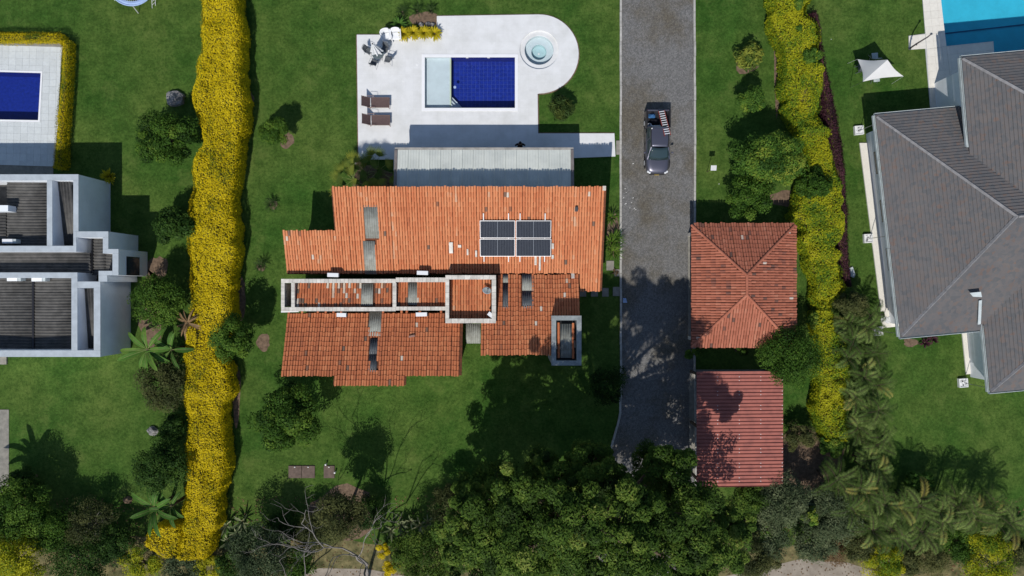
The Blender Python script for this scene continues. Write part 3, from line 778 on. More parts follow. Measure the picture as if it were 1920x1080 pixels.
# skylight sheets let into the tiles
def sheet(u0, v0, u1, v1, zf, mat, nm='corrugated_sheet', pitch=.15, xz=None):
    for _ in range(4):
        pass
    z0 = zf(P(0, v0, 3.3).y); z1 = zf(P(0, v1, 3.3).y)
    a = P(u0, v0, z0); b_ = P(u1, v0, z0); c2 = P(u0, v1, z1)
    z0 = zf(a.y); z1 = zf(c2.y)
    x0, x1 = P(u0, v0, xz or (z0 + z1) / 2).x, P(u1, v0, xz or (z0 + z1) / 2).x; y0, y1 = P(0, v0, z0).y, P(0, v1, z1).y
    corrugated(nm, house, (x0, y0, zf(y0) + .05), (x1, y0, zf(y0) + .05), (x0, y1, zf(y1) + .05), mat, pitch=pitch, amp=.022)
sheet(684, 385, 710, 447, zn, M['skylight']); sheet(683, 452, 705, 514, zn, M['skylight'])
sheet(692, 585, 715, 630, zs, M['skylight']); sheet(693, 635, 708, 664, zs, M['skydark'], xz=3.9); sheet(693, 664.5, 708, 697, zs, M['skydark'], xz=3.9)
sheet(943, 514, 954, 530, zse, M['skylight']); sheet(943, 530, 954, 578, zse, M['skydark']); sheet(979, 513, 1000, 545, zse, M['skylight']); sheet(979, 545, 1000, 578, zse, M['skydark'])
# gap roof between south and south-east wings
corrugated('corrugated_sheet', house, P(874, 607, 3.0), P(901, 607, 3.0), P(874, 644, 2.9), M['skylight'], pitch=.15)
# walls
wz = MB()
def wall_y(y, x0, x1, z1, t=.18): wz.box(x0, x1, y - t/2, y + t/2, 0, z1)
def wall_x(x, y0, y1, za, zb, t=.18):
    wz.hexa([(x - t/2, y0, 0), (x + t/2, y0, 0), (x + t/2, y1, 0), (x - t/2, y1, 0), (x - t/2, y0, za), (x + t/2, y0, za), (x + t/2, y1, zb), (x - t/2, y1, zb)])
e = .45
wall_y(yN - e, xW1 + e + .1, xE - e - .1, zn(yN - e) - .12); wall_x(xW1 + e, yL, yN - e + .09, zn(yL) - .12, zn(yN - e) - .12); wall_y(yL - e, xW0 + e + .1, xW1 + e - .1, zn(yL - e) - .12)
wall_x(xW0 + e, 1.1, yL - e + .09, zn(1.1) - .12, zn(yL - e) - .12); wall_x(xE - e, yE + .3, yN - e + .09, zn(yE + .3) - .12, zn(yN - e) - .12)
wall_x(xS0 + e, ySa + e, -1.8, zs(ySa + e) - .12, zs(-1.8) - .12); wall_y(ySa + e, xS0 + e + .1, xS1 - e - .1, zs(ySa + e) - .14); wall_x(xS1 - e, ySa + e, -2.5, zs(ySa + e) - .14, zs(-2.5) - .14)
wall_y(yE1 + e, xe0 + e + .1, xe1 - e - .1, zse(yE1 + e) - .14); wall_x(xe0 + e, yE1 + e, -2.4, zse(yE1 + e) - .14, zse(-2.4) - .14); wall_x(xe1 - e, yE1 + e, .6, zse(yE1 + e) - .14, zse(.6) - .14)
wz.build('wall', M['housewall'], house)
for x0, z0, zt in ((-6.5, .1, 2.2), (-3.4, .1, 2.2), (-.3, .1, 2.2), (2.6, .1, 2.2)):
    wd = MB().box(x0, x0 + 1.8, yN - e + .092, yN - e + .14, z0, zt).build('glass_door', M['white'], house)
    MB().box(x0 + .08, x0 + .86, yN - e + .142, yN - e + .15, z0 + .08, zt - .08).box(x0 + .94, x0 + 1.72, yN - e + .142, yN - e + .15, z0 + .08, zt - .08).build('pane', M['glassdark'], wd)
for x0 in (xS0 + 2, xS0 + 6, xS0 + 10):
    wd = MB().box(x0, x0 + 1.5, ySa + e - .14, ySa + e - .092, .9, 2.2).build('window', M['white'], house)
    MB().box(x0 + .07, x0 + .71, ySa + e - .15, ySa + e - .142, .97, 2.13).box(x0 + .79, x0 + 1.43, ySa + e - .15, ySa + e - .142, .97, 2.13).build('pane', M['glassdark'], wd)

# parapet walls of the trough
par = bpy.data.objects.new('parapet', None); COL.objects.link(par); par.parent = house; ORI[par.name] = ORI[house.name]
PZ, BZ = 3.88, 4.32
def prect(u0, v0, u1, v1, z):
    a, b = P(u0, v1, z), P(u1, v0, z); return a.x, b.x, a.y, b.y
Wp = MB(); Bp = []      # solid walls; cap runs
def par_wall(u0, v0, u1, v1, z, brick=True):
    x0, x1, y0, y1 = prect(u0, v0, u1, v1, z)
    Wp.box(x0 + .02, x1 - .02, y0 + .02, y1 - .02, 2.0, z - .05)
    Bp.append((x0, x1, y0, y1, z, brick))
par_wall(527, 523, 742, 530.5, PZ); par_wall(742, 520.5, 836, 529, PZ)
par_wall(527, 576, 742, 583.5, PZ); par_wall(742, 575, 836, 582, PZ)
par_wall(527, 530.5, 533.5, 576, PZ); par_wall(546, 530.5, 552.5, 576, PZ); par_wall(736, 530.5, 743, 576, PZ)
par_wall(835, 516, 930, 524, BZ, False); par_wall(835, 597.5, 930, 606, BZ, False); par_wall(835, 524, 842, 597.5, BZ, False); par_wall(922, 524, 930, 597.5, BZ, False)
Wp.build('parapet_wall', M['parapet'], par)
for x0, x1, y0, y1, z, brick in Bp:
    dx, dy = x1 - x0, y1 - y0; horiz = dx > dy; L = max(dx, dy); n = max(1, round(L / (.27 if brick else .42)))
    for i in range(n):
        a, b_ = i / n * L + .006, (i + 1) / n * L - .006
        h = z - .05; t = z + random.uniform(-.006, .006)
        bx = MB().box(x0 + a, x0 + b_, y0, y1, h, t) if horiz else MB().box(x0, x1, y0 + a, y0 + b_, h, t)
        bx.build('brick', M['parapetbrick'], par)
MB().bar(P(527, 584.5, 3.74), P(560, 583.6, 3.74), .10, .03).build('white_flashing', M['white'], par)
# trough lining and its own little roofs
def cell(u0, v0, u1, v1, z, zr0, zr1, seed, tone0, white, dark, side=.05, mskx=None):
    x0, x1, y0, y1 = prect(u0, v0, u1, v1, z)
    MB().box(x0 - .004, x1 + .004, y0 - .004, y1 + .004, 1.95, 2.0).build('trough_floor', M['innerwall'], par)
    L = (y1 - y0) / math.cos(math.atan2(zr0 - zr1, y1 - y0)); D = Vector((0, -(y1 - y0), zr1 - zr0)).normalized()
    tile_plane(house, M['clay'], (x0, y1, zr0), (1, 0, 0), D, x1 - x0, L * .97, mskx, seed=seed, tone0=tone0, spread=.16, white=white, dark=dark, pitch=.185, expo=.34)
    under(house, [(x0, y1, zr0 - .03), (x0, y0, zr1 - .03), (x1, y0, zr1 - .03), (x1, y1, zr0 - .03)], mat='claybase')
    return x0, x1, y0, y1
rr = np.random.default_rng(4)
def m_first(a, s):
    f = a / 6.6
    if .66 < f < .80: return False
    k_ = int(a / .185); hv = (k_ * 7919 % 13) / 13
    return True
c1 = cell(552.5, 530.5, 736, 576, PZ, 3.38, 3.58, 21, .52, .12, .16, mskx=m_first)
x0, x1, y0, y1 = c1
corrugated('corrugated_sheet', house, (x0 + .67 * (x1 - x0), y1 - .05, 3.43), (x0 + .79 * (x1 - x0), y1 - .05, 3.43), (x0 + .67 * (x1 - x0), y0 + .1, 3.62), M['skylight'], pitch=.15, amp=.02)
c2 = cell(743, 529, 836, 575, PZ, 3.36, 3.50, 22, .56, .01, .02, mskx=lambda a, s: not (.75 < a < 1.35))
x0, x1, y0, y1 = c2
corrugated('corrugated_sheet', house, (x0 + .75, y1 - .05, 3.42), (x0 + 1.35, y1 - .05, 3.42), (x0 + .75, y0 + .1, 3.55), M['skylight'], pitch=.15, amp=.02)
c3 = cell(842, 524, 922, 597.5, BZ, 3.55, 3.66, 23, .62, .015, .02)
x0, x1, y0, y1 = prect(533.5, 530.5, 546, 576, PZ)
MB().box(x0 - .004, x1 + .004, y0 - .004, y1 + .004, 2.2, 2.25).build('trough_floor', M['soil'], par)
# chimney-like cement shaft
ch = bpy.data.objects.new('chimney', None); COL.objects.link(ch); ch.parent = house; ORI[ch.name] = ORI[house.name]
CZ = 4.9
x0, x1, y0, y1 = prect(1035, 593, 1089, 684, CZ); t = .27
b = MB(); b.box(x0, x1, y1 - t, y1, 0, CZ); b.box(x0, x1, y0, y0 + t, 0, CZ); b.box(x0, x0 + t, y0 + t, y1 - t, 0, CZ); b.box(x1 - t, x1, y0 + t, y1 - t, 0, CZ)
b.build('shaft', M['chimney'], ch)
b = MB(); o_ = .04
b.prism([(x0 - o_, y0 - o_), (x1 + o_, y0 - o_), (x1 + o_, y1 + o_), (x0 - o_, y1 + o_)], CZ, CZ + .06, holes=[[(x0 + t, y0 + t), (x1 - t, y0 + t), (x1 - t, y1 - t), (x0 + t, y1 - t)]])
b.build('rim', M['chimney'], ch, bevel=.01)
corrugated('shaft_sheet', ch, (x0 + t + .32, y1 - t - .25, 4.55), (x1 - t - .32, y1 - t - .25, 4.55), (x0 + t + .32, y0 + t + .15, 4.60), M['skylight'], pitch=.15)
tile_plane(house, M['clay'], (x0 + t + .10, y1 - t - .2, 4.52), (1, 0, 0), (0, -1, .03), .2, y1 - y0 - 2 * t - .35, None, seed=31, tone0=.55)
tile_plane(house, M['clay'], (x1 - t - .30, y1 - t - .2, 4.52), (1, 0, 0), (0, -1, .03), .2, y1 - y0 - 2 * t - .35, None, seed=32, tone0=.55)
MB().box(x0 + t, x1 - t, y0 + t, y1 - t, 4.2, 4.25).build('shaft_floor', M['blackpl'], ch)
# valley gutter
MB().box(xe0b, xe1 + .02, .74, 1.2, 2.66, 2.70).build('valley_gutter', M['blackpl'], house)
# small roof vent and white ridge ends
q = P(1081, 392, 4.7); MB().box(q.x - .09, q.x + .09, q.y - .15, q.y + .15, 4.5, 4.72).build('roof_vent', M['skydark'], house)
for u, v, du, dv, zz in ((1133, 353, 3, 4, 4.95), (846, 465, 3.5, 10, 3.52), (862, 462, 3, 2.5, 3.55), (877, 473, 1.5, 5.5, 3.42), (893, 476, 1.7, 6, 3.40), (1004, 489, 2, 8, 3.30), (1012, 494, 1.6, 13, 3.26), (1036, 462, 2, 5, 3.5), (1036, 482, 2, 3.5, 3.35), (1074, 517, 3, 5, 3.05)):
    a = P(u - du, v + dv, zz); b_ = P(u + du, v - dv, zz)
    y0_, y1_ = a.y, b_.y
    f = zse if v > 513 else zn
    MB().hexa([(a.x, y0_, f(y0_) + .0), (b_.x, y0_, f(y0_) + .0), (b_.x, y1_, f(y1_) + .0), (a.x, y1_, f(y1_) + .0), (a.x, y0_, f(y0_) + .135), (b_.x, y0_, f(y0_) + .135), (b_.x, y1_, f(y1_) + .135), (a.x, y1_, f(y1_) + .135)]).build('mortar_patch', M['parapetbrick'], house)

# ---------------------------------------------------------------- things on the roof
for i, (u, v, wd, lab) in enumerate(((624, 515.5, 21, 'white box on the north parapet, the one nearer the walled corner'), (792, 511.5, 21, 'white box on the north parapet, the one nearer the solar panels'),
                         (640, 590.5, 18, 'white box below the south parapet, nearer the house corner'), (790, 589.5, 21, 'white box below the south parapet, nearer the satellite dish'))):
    zz = 3.75 if v < 540 else 3.72; q = P(u, v, zz)
    t = thing('wall_box', lab, 'box', (q.x, q.y, 3.3), group='white boxes along the parapet')
    MB().obox((q.x, q.y, zz - .12), wd * .0362, .27, .24, R(-1.5 if i < 3 else 1)).build('housing', M['whitepl'], t, bevel=.015)
    MB().obox((q.x + wd * .0181 + .035, q.y - .01, zz - .14), .07, .20, .18).build('grille', M['darkmetal'], t)
    MB().bar((q.x - .1, q.y, zz - .24), (q.x - .1, q.y, 3.0), .05).bar((q.x + .1, q.y, zz - .24), (q.x + .1, q.y, 3.0), .05).build('bracket', M['steel'], t)
q = P(913, 545, 3.9)
t = thing('satellite_dish', 'pale grey satellite dish inside the taller parapet box', 'satellite dish', (q.x, q.y, 3.0))
b = MB(); dm = Matrix.Translation((q.x, q.y, 4.02)) @ Matrix.Rotation(R(-28), 4, 'X') @ Matrix.Rotation(R(14), 4, 'Y')
for i in range(6):
    for k in range(24):
        a = 2 * math.pi * k / 24; r_ = .31 * i / 5; b.v.append(tuple(dm @ Vector((r_ * math.cos(a), r_ * .85 * math.sin(a), .35 * r_ * r_))))
for i in range(5):
    for k in range(24): b.f.append((i*24 + k, i*24 + (k+1) % 24, (i+1)*24 + (k+1) % 24, (i+1)*24 + k))
b.build('dish', M['gutter'], t, smooth=True, solid=.012)
MB().bar(dm @ Vector((0, -.26, 0)), dm @ Vector((0, -.05, .34)), .03).build('feed_arm', M['darkmetal'], t)
MB().obox(dm @ Vector((0, -.03, .36)), .09, .09, .12).build('receiver', M['blackpl'], t)
MB().tube([(q.x, q.y, 3.4), (q.x, q.y, 4.0)], .03).build('mast', M['steel'], t)
q = P(921, 591, 4.2)
o = MB().obox((q.x, q.y, 4.21), .50, .27, .08, R(-38)).build('white_slab', M['whitepl'], None, bevel=.01)
tag(o, 'tilted white slab lying on the parapet corner', 'slab')
q = P(771, 631, 3.95)
o = MB().obox((q.x, q.y, zs(q.y) + .14), .42, .13, .06, R(12)).build('loose_tile', M['terracotta']); tag(o, 'loose orange tile lying askew on the south roof', 'tile')

# solar panels
def zroof(y): return zn(y) + .20
cols = ((900, 965.5), (967.5, 1033)); rows = ((414.5, 446), (448.5, 480.5))
labs = {(0, 0): 'upper left solar panel of the four on the orange roof', (1, 0): 'upper right solar panel of the four on the orange roof',
        (0, 1): 'lower left solar panel of the four on the orange roof', (1, 1): 'lower right solar panel of the four on the orange roof'}
for ci, (u0, u1) in enumerate(cols):
    for ri, (v0, v1) in enumerate(rows):
        zz = 3.9 - ri * .35
        for _ in range(3):
            ya, yb = P(0, v0, zz).y, P(0, v1, zz).y; zz = (zroof(ya) + zroof(yb)) / 2
        xa, xb = P(u0, 0, zz).x, P(u1, 0, zz).x
        t = thing('solar_panel', labs[(ci, ri)], 'solar panel', ((xa + xb) / 2, (ya + yb) / 2, zz), group='solar panels on the tiled roof')
        def pt(x, y, h): return (x, y, zroof(y) + h)
        def slab(x0, x1, y0, y1, h0, h1, bld):
            bld.hexa([pt(x0, y0, h0), pt(x1, y0, h0), pt(x1, y1, h0), pt(x0, y1, h0), pt(x0, y0, h1), pt(x1, y0, h1), pt(x1, y1, h1), pt(x0, y1, h1)]); return bld
        slab(xa + .015, xb - .015, yb + .015, ya - .015, 0, .030, MB()).build('cell_sheet', M['pv'], t)
        f = MB(); slab(xa, xb, ya - .02, ya, -.01, .04, f); slab(xa, xb, yb, yb + .02, -.01, .04, f); slab(xa, xa + .02, yb + .02, ya - .02, -.01, .04, f); slab(xb - .02, xb, yb + .02, ya - .02, -.01, .04, f)
        f.build('frame', M['alu'], t)
        xm = (xa + xb) / 2
        slab(xm - .014, xm + .014, yb + .036, ya - .036, .031, .034, MB()).build('mid_strip', M['pvline'], t)
        f = MB(); nb = 22
        for k in range(1, nb):
            x = xa + (xb - xa) * k / nb
            if abs(x - xm) > .03: slab(x - .003, x + .003, yb + .036, ya - .036, .0302, .0325, f)
        tag(f.build('busbars', M['pvline'], t), kind='stuff')
for u, lab in ((907, 'white mounting rail under the solar panels, first from the left'), (953.5, 'white mounting rail under the solar panels, second from the left'), (975, 'white mounting rail under the solar panels, third from the left'), (1021.5, 'white mounting rail under the solar panels, rightmost')):
    ya, yb = P(0, 401, 4.2).y, P(0, 491, 3.4).y; x = P(u, 0, 3.95).x
    t = thing('mounting_rail', lab, 'rail', (x, ya, zn(ya)), group='mounting rails of the solar panels')
    MB().hexa([(x - .03, yb, zn(yb) + .10), (x + .03, yb, zn(yb) + .10), (x + .03, ya, zn(ya) + .10), (x - .03, ya, zn(ya) + .10), (x - .03, yb, zn(yb) + .175), (x + .03, yb, zn(yb) + .175), (x + .03, ya, zn(ya) + .175), (x - .03, ya, zn(ya) + .175)]).build('rail_bar', M['white'], t)
    for y in (ya - .5, yb + .4): MB().box(x - .05, x + .05, y - .05, y + .05, zn(y), zn(y) + .12).build('rail_foot', M['alu'], t)

# ---------------------------------------------------------------- terrace roof of pale metal panels
ter = thing('terrace_roof', 'pale ribbed metal terrace roof between the pool deck and the tiles', 'roof', (0, 8, 0))
za, zb = 2.9, 3.35; xa, xb = P(745, 0, 2.95).x, P(1070, 0, 2.95).x; ya = P(0, 281, 2.9).y; yb = yN - .42
n = 16; wpn = (xb - xa) / n
for i in range(n):
    x0, x1 = xa + i * wpn, xa + (i + 1) * wpn; b = MB()
    prof = []
    for k in range(4):
        f = k / 4; w4 = wpn / 4
        prof += [(x0 + f * wpn, .0), (x0 + f * wpn + w4 - .035, .0), (x0 + f * wpn + w4 - .025, .055 if k == 3 else .022), (x0 + f * wpn + w4 - .008, .055 if k == 3 else .022)]
    prof.append((x1 + .02, 0))
    for x, h in prof: b.v += [(x, ya, za + h), (x, yb, zb + h)]
    for k in range(len(prof) - 1): b.f.append((2*k, 2*k + 2, 2*k + 3, 2*k + 1))
    b.build('metal_panel', M['metalroof'], ter, solid=.004)
MB().box(xa - .18, xb + .20, ya + .002, ya + .16, za - .16, za + .02).build('front_gutter', M['fascia'], ter)
for xx, s in ((xa - .19, -1), (xb + .01, 1)):
    MB().hexa([(xx, yb, zb - .3), (xx + .19, yb, zb - .3), (xx + .19, ya, za - .3), (xx, ya, za - .3), (xx, yb, zb + .10), (xx + .19, yb, zb + .10), (xx + .19, ya, za + .10), (xx, ya, za + .10)]).build('side_flashing', M['metaltrim'], ter)
for x in (xa + .1, xa + 4, xb - 4, xb - .1): MB().box(x - .09, x + .09, ya - .35, ya - .17, DZ, za - .06).build('post', M['white'], ter)
MB().box(xa, xb, ya - .32, ya - .2, za - .055, za - .01).build('beam', M['white'], ter)

# ---------------------------------------------------------------- hip-roofed pavilion
EZ, RZ = 2.4, 3.95
pav = thing('pavilion', 'small hip roofed pavilion of weathered red clay tiles by the driveway', 'pavilion', (P(1393, 536, 2.4).x, P(1393, 536, 2.4).y, 0))
x0, x1, y0, y1 = prect(1296, 422, 1490, 651, EZ)
ra, rb = P(1400, 516, RZ), P(1400, 553, RZ)
def hip(parent, mat, E0, E1, R0, R1, seed, n_ind, **kw):
    """plane from eave E0-E1 up to ridge R0-R1 (R0 above E0's side)"""
    E0, E1, R0, R1 = map(Vector, (E0, E1, R0, R1)); A = (E1 - E0).normalized()
    up = R0 - E0; up = up - A * up.dot(A); L = up.length; D = -up.normalized()
    O = E0 + up; W = (E1 - E0).length; r0 = (R0 - E0).dot(A); r1 = (R1 - E0).dot(A)
    def mk_(a, s):
        f = s / L; lo = r0 * (1 - f); hi = r1 * (1 - f) + W * f
        return lo + .02 < a < hi - .02
    tile_plane(parent, mat, O, A, D, W, L, mk_, seed=seed, n_ind=n_ind, **kw)
    lift = Vector((0, 0, -.03))
    under(parent, [E0 + lift, E1 + lift, R1 + lift, R0 + lift] if (R1 - R0).length > .05 else [E0 + lift, E1 + lift, R0 + lift])
kw = dict(pitch=.185, expo=.33, tone0=.52, spread=.17, dark=.03, white=.003)
hip(pav, M['clay2'], (x1, y1, EZ), (x0, y1, EZ), ra, ra, 41, 150, **kw)
hip(pav, M['clay2'], (x0, y1, EZ), (x0, y0, EZ), ra, rb, 42, 150, ind_first=lambda a, s: abs(a - 4) + abs(s - 2), **kw)
hip(pav, M['clay2'], (x1, y0, EZ), (x1, y1, EZ), rb, ra, 43, 0, **kw)
hip(pav, M['clay2'], (x0, y0, EZ), (x1, y0, EZ), rb, rb, 44, 0, **{**kw, 'tone0': .62})
def ridge_run(parent, a, b, mat, r=.10, n=None, name='ridge_tile', step=.36):
    a, b = Vector(a), Vector(b); n = n or max(1, round((b - a).length / step))
    for i in range(n):
        p = a.lerp(b, i / n); q = a.lerp(b, (i + 1.08) / n)
        d = (q - p).normalized(); x = d.cross(Vector((0, 0, 1))).normalized(); u = x.cross(d)
        T = []
        for k in range(6):
            an0, an1 = math.pi * k / 6, math.pi * (k + 1) / 6
            def rr_(an, c, rad): return c - x * math.cos(an) * rad + u * math.sin(an) * rad * .8
            T.append([rr_(an0, p, r * .92), rr_(an0, q, r), rr_(an1, q, r), rr_(an1, p, r * .92)])
        o_ = ORI[parent.name]
        me = quad_mesh(name, np.array([[tuple(w_ - o_) for w_ in f] for f in T]), np.full(6, random.uniform(.45, .75))); me.materials.append(mat); link(name, me, None, parent)
for cnr, top in (((x0, y1, EZ), ra), ((x1, y1, EZ), ra), ((x0, y0, EZ), rb), ((x1, y0, EZ), rb)): ridge_run(pav, Vector(cnr) + Vector((0, 0, .05)), top + Vector((0, 0, .06)), M['clay2'])
ridge_run(pav, ra + Vector((0, 0, .07)), rb + Vector((0, 0, .07)), M['clay2'])
for x in (x0 + .5, x1 - .5):
    for y in (y0 + .5, y1 - .5): MB().box(x - .12, x + .12, y - .12, y + .12, 0, EZ + .2).build('post', M['housewall'], pav)
MB().box(x0 + .4, x1 - .4, y0 + .4, y1 - .4, .004, .05).build('floor_slab', M['slab'], pav)
MB().box(x1 - .7, x1 - .55, y0 + .65, y1 - .65, .05, 2.3).build('back_wall', M['housewall'], pav)

# ---------------------------------------------------------------- red sheet carport
cp = thing('carport', 'low carport roofed with faded red ribbed sheets below the pavilion', 'carport', (P(1387, 803, 2.5).x, P(1387, 803, 2.5).y, 0))
x0, x1, y0, y1 = prect(1305, 696, 1469, 912, 2.6)
za, zb = 2.75, 2.45; nr, ncx = 8, 4; hgt = (y1 - y0) / nr
for r_ in range(nr):
    for c in range(ncx):
        xa, xb = x0 + (x1 - x0) * c / ncx - .02, x0 + (x1 - x0) * (c + 1) / ncx; ya, yb = y1 - r_ * hgt, y1 - (r_ + 1) * hgt
        f0, f1 = (xa - x0) / (x1 - x0), (xb - x0) / (x1 - x0); b = MB(); nn = 32
        for i in range(nn + 1):
            t = i / nn; y = ya + (yb - ya) * t; ph = t * 4; fr = ph - math.floor(ph)
            h = .10 * (1 - fr) ** .8 + .012 * math.sin(math.pi * fr)
            b.v += [(xa, y, za + (zb - za) * f0 + h + .003 * (ncx - c)), (xb, y, za + (zb - za) * f1 + h + .003 * (ncx - c))]
        for i in range(nn): b.f.append((2*i, 2*i+1, 2*i+3, 2*i+2))
        s_o = b.build('roof_sheet', M['redsheet'], cp, solid=.006)
        f = MB()
        for k in (1, 2):
            yy = ya + (yb - ya) * (k + .5) / 4; xx = xb - .07
            f.obox((xx, yy, za + (zb - za) * f1 + .10), .045, .045, .04)
        f.build('screws', M['screw'], s_o)
for x in (x0 + .3, x1 - .3):
    for y in (y0 + .3, (y0 + y1) / 2, y1 - .3): MB().box(x - .08, x + .08, y - .08, y + .08, 0, 2.42).build('post', M['bark'], cp)
MB().box(x0 + .2, x1 - .2, y0 + .2, y1 - .2, .004, .04).build('floor_slab', M['slab'], cp)
for y in (y0 + .3, (y0 + y1) / 2, y1 - .3): MB().bar((x0 + .1, y, 2.66), (x1 - .1, y, 2.38), .1, .1).build('beam', M['bark'], cp)
# ================================================================ white flat-roofed house at the left edge
WZ = 3.7
wh = thing('white_house', 'white parapet house with grey corrugated roofs at the left edge', 'house', (-31, 2, 0))
def wr(u0, v0, u1, v1, z=WZ): return prect(u0, v0, u1, v1, z)
def parapet_seg(u0, v0, u1, v1, z=WZ, z0=0.0):
    x0, x1, y0, y1 = wr(u0, v0, u1, v1, z)
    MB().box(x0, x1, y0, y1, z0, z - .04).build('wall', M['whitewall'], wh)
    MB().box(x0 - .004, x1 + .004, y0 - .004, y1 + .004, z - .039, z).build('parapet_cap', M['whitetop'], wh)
# upper block
parapet_seg(-120, 327, 147, 338)                       # north
parapet_seg(137.5, 338, 147, 434)                      # east
parapet_seg(88, 338, 98, 461)                          # inner
parapet_seg(-120, 461, 143, 472)                       # south
parapet_seg(98, 434.2, 137.4, 434.3) if False else None
parapet_seg(137.5, 434, 143, 461)
# step block
parapet_seg(143, 434, 203, 445)
parapet_seg(193, 445, 203, 467)
parapet_seg(193, 467, 222, 475); parapet_seg(211, 475, 222, 516); parapet_seg(185, 508, 211, 516); parapet_seg(185, 516, 201, 528)
parapet_seg(143, 445, 143.6, 472) if False else None
# lower block
parapet_seg(-120, 511, 145, 521); parapet_seg(145, 528, 188, 540); parapet_seg(134, 521, 145, 657)
parapet_seg(176, 540, 188, 657); parapet_seg(-120, 657, 188, 669)
parapet_seg(145, 511, 146, 528) if False else None
# window in the east wall of the projecting bay
xw = P(222, 0, WZ).x
wn = MB().box(xw + .004, xw + .05, P(0, 516, 2.6).y, P(0, 481, 2.6).y, 1.15, 2.75).build('window', M['darkmetal'], wh)
MB().box(xw + .052, xw + .06, P(0, 514, 2.6).y, P(0, 483, 2.6).y, 1.22, 2.68).build('pane', M['glassdark'], wn)
# corrugated roofs (each sheet a part)
def roof_sheets(u0, v0, u1, v1, zfn, waves_x, n, zc=2.65, pitch=.21):
    """waves_x: waves run along x (ridges horizontal in the picture)"""
    x0, x1, y0, y1 = wr(u0, v0, u1, v1, zc)
    for i in range(n):
        if waves_x:
            ya = y1 + (y0 - y1) * i / n; yb = y1 + (y0 - y1) * (i + 1) / n
            corrugated('roof_sheet', wh, (x0, ya, zfn(x0, ya)), (x0, yb, zfn(x0, yb)), (x1, ya, zfn(x1, ya)), M['fibre'], pitch=pitch, amp=.035)
        else:
            xa = x0 + (x1 - x0) * i / n; xb = x0 + (x1 - x0) * (i + 1) / n
            corrugated('roof_sheet', wh, (xa, y1, zfn(xa, y1)), (xb, y1, zfn(xb, y1)), (xa, y0, zfn(xa, y0)), M['fibre'], pitch=pitch, amp=.035)
roof_sheets(17, 342, 91, 463, lambda x, y: 2.70 - .05 * (x + 32), True, 4)
roof_sheets(-110, 395, 15, 463, lambda x, y: 2.85 + .03 * (x + 34), True, 3)
roof_sheets(101, 342, 141, 463, lambda x, y: 2.75 + .16 * (y - 5), False, 2)
roof_sheets(-110, 474, 172, 512, lambda x, y: 2.75 + .06 * (y - 1), True, 2)
roof_sheets(172, 446, 197, 516, lambda x, y: 2.55 - .02 * (x + 27), True, 2)
roof_sheets(197, 476, 213, 509, lambda x, y: 2.55 - .02 * (x + 27), True, 1)
roof_sheets(-110, 522, 62, 658, lambda x, y: 2.65 + .05 * (x + 33), True, 5)
roof_sheets(63, 522, 137, 658, lambda x, y: 2.67 - .05 * (x + 33), True, 5)
roof_sheets(147, 541, 178, 658, lambda x, y: 2.9 + .10 * y, False, 2)
# ridge gaps / flashings
for (u0, v0, u1, v1, zz, m_) in ((60.5, 523, 64, 657, 2.72, 'darkmetal'), (14.5, 400, 17, 460, 2.75, 'darkmetal'), (171, 447, 173.5, 512, 2.68, 'darkmetal')):
    x0, x1, y0, y1 = wr(u0, v0, u1, v1, zz); MB().box(x0, x1, y0, y1, zz - .02, zz + .03).build('roof_joint', M[m_], wh)
x0, x1, y0, y1 = wr(-110, 385, 16, 396, 3.55); MB().box(x0, x1, y0, y1, 2.6, 3.6).build('cross_wall', M['whitewall'], wh)
x0, x1, y0, y1 = wr(11, 343, 17, 384, 3.2); MB().box(x0, x1, y0, y1, 2.0, 2.75).build('red_panel', mk('dark_red_paint', (.14, .02, .03), .6), wh)
MB().box(wr(-110, 330, 137, 430)[0], wr(-110, 330, 142, 430)[1], wr(0, 330, 10, 668)[2], wr(0, 330, 10, 668)[3], 1.6, 1.64).build('attic_floor', M['fibre'], wh)
MB().box(wr(140, 330, 180, 430)[0], wr(140, 330, 178, 430)[1], wr(0, 440, 10, 660)[2], wr(0, 440, 10, 660)[3], 1.5, 1.54).build('attic_floor', M['fibre'], wh)
# air conditioners on that roof
for u, v, lab in ((15, 452, 'white air conditioner on the upper corrugated roof of the white house'), (24, 523, 'white air conditioner on the lower corrugated roof, nearer the picture edge'), (70, 523.5, 'white air conditioner on the lower corrugated roof, nearer the narrow slot')):
    q = P(u, v, 3.3); t = thing('air_conditioner', lab, 'air conditioner', (q.x, q.y, 2.6), group='air conditioners on the white house')
    MB().box(q.x - .40, q.x + .32, q.y - .15, q.y + .15, 2.77, 3.32).build('casing', M['whitepl'], t, bevel=.02)
    MB().box(q.x + .322, q.x + .52, q.y - .14, q.y + .14, 2.79, 3.27).build('service_panel', M['gutter'], t)
    MB().lathe((q.x - .12, q.y, 0), [(.18, 0)], 8) if False else None
    b = MB(); b.tube([(q.x - .05, q.y - .152, 3.05), (q.x - .05, q.y - .165, 3.05)], .2, 18); b.build('fan_grille', M['darkmetal'], t)
    MB().box(q.x - .3, q.x - .22, q.y - .14, q.y + .14, 2.6, 2.77).box(q.x + .2, q.x + .28, q.y - .14, q.y + .14, 2.6, 2.77).build('mounting_feet', M['steel'], t)
# porch slab by the lower left
o = MB().prism(rect(-60, 664, 14, 683), 0, .12).build('porch_slab', M['slab']); tag(o, 'grey porch slab at the foot of the white house', 'slab', kind='structure')
o = MB().prism(rect(-60, 306, 100, 331), 0, .02).build('side_path', M['slab']); tag(o, 'shaded concrete strip behind the white house', 'path', kind='structure')

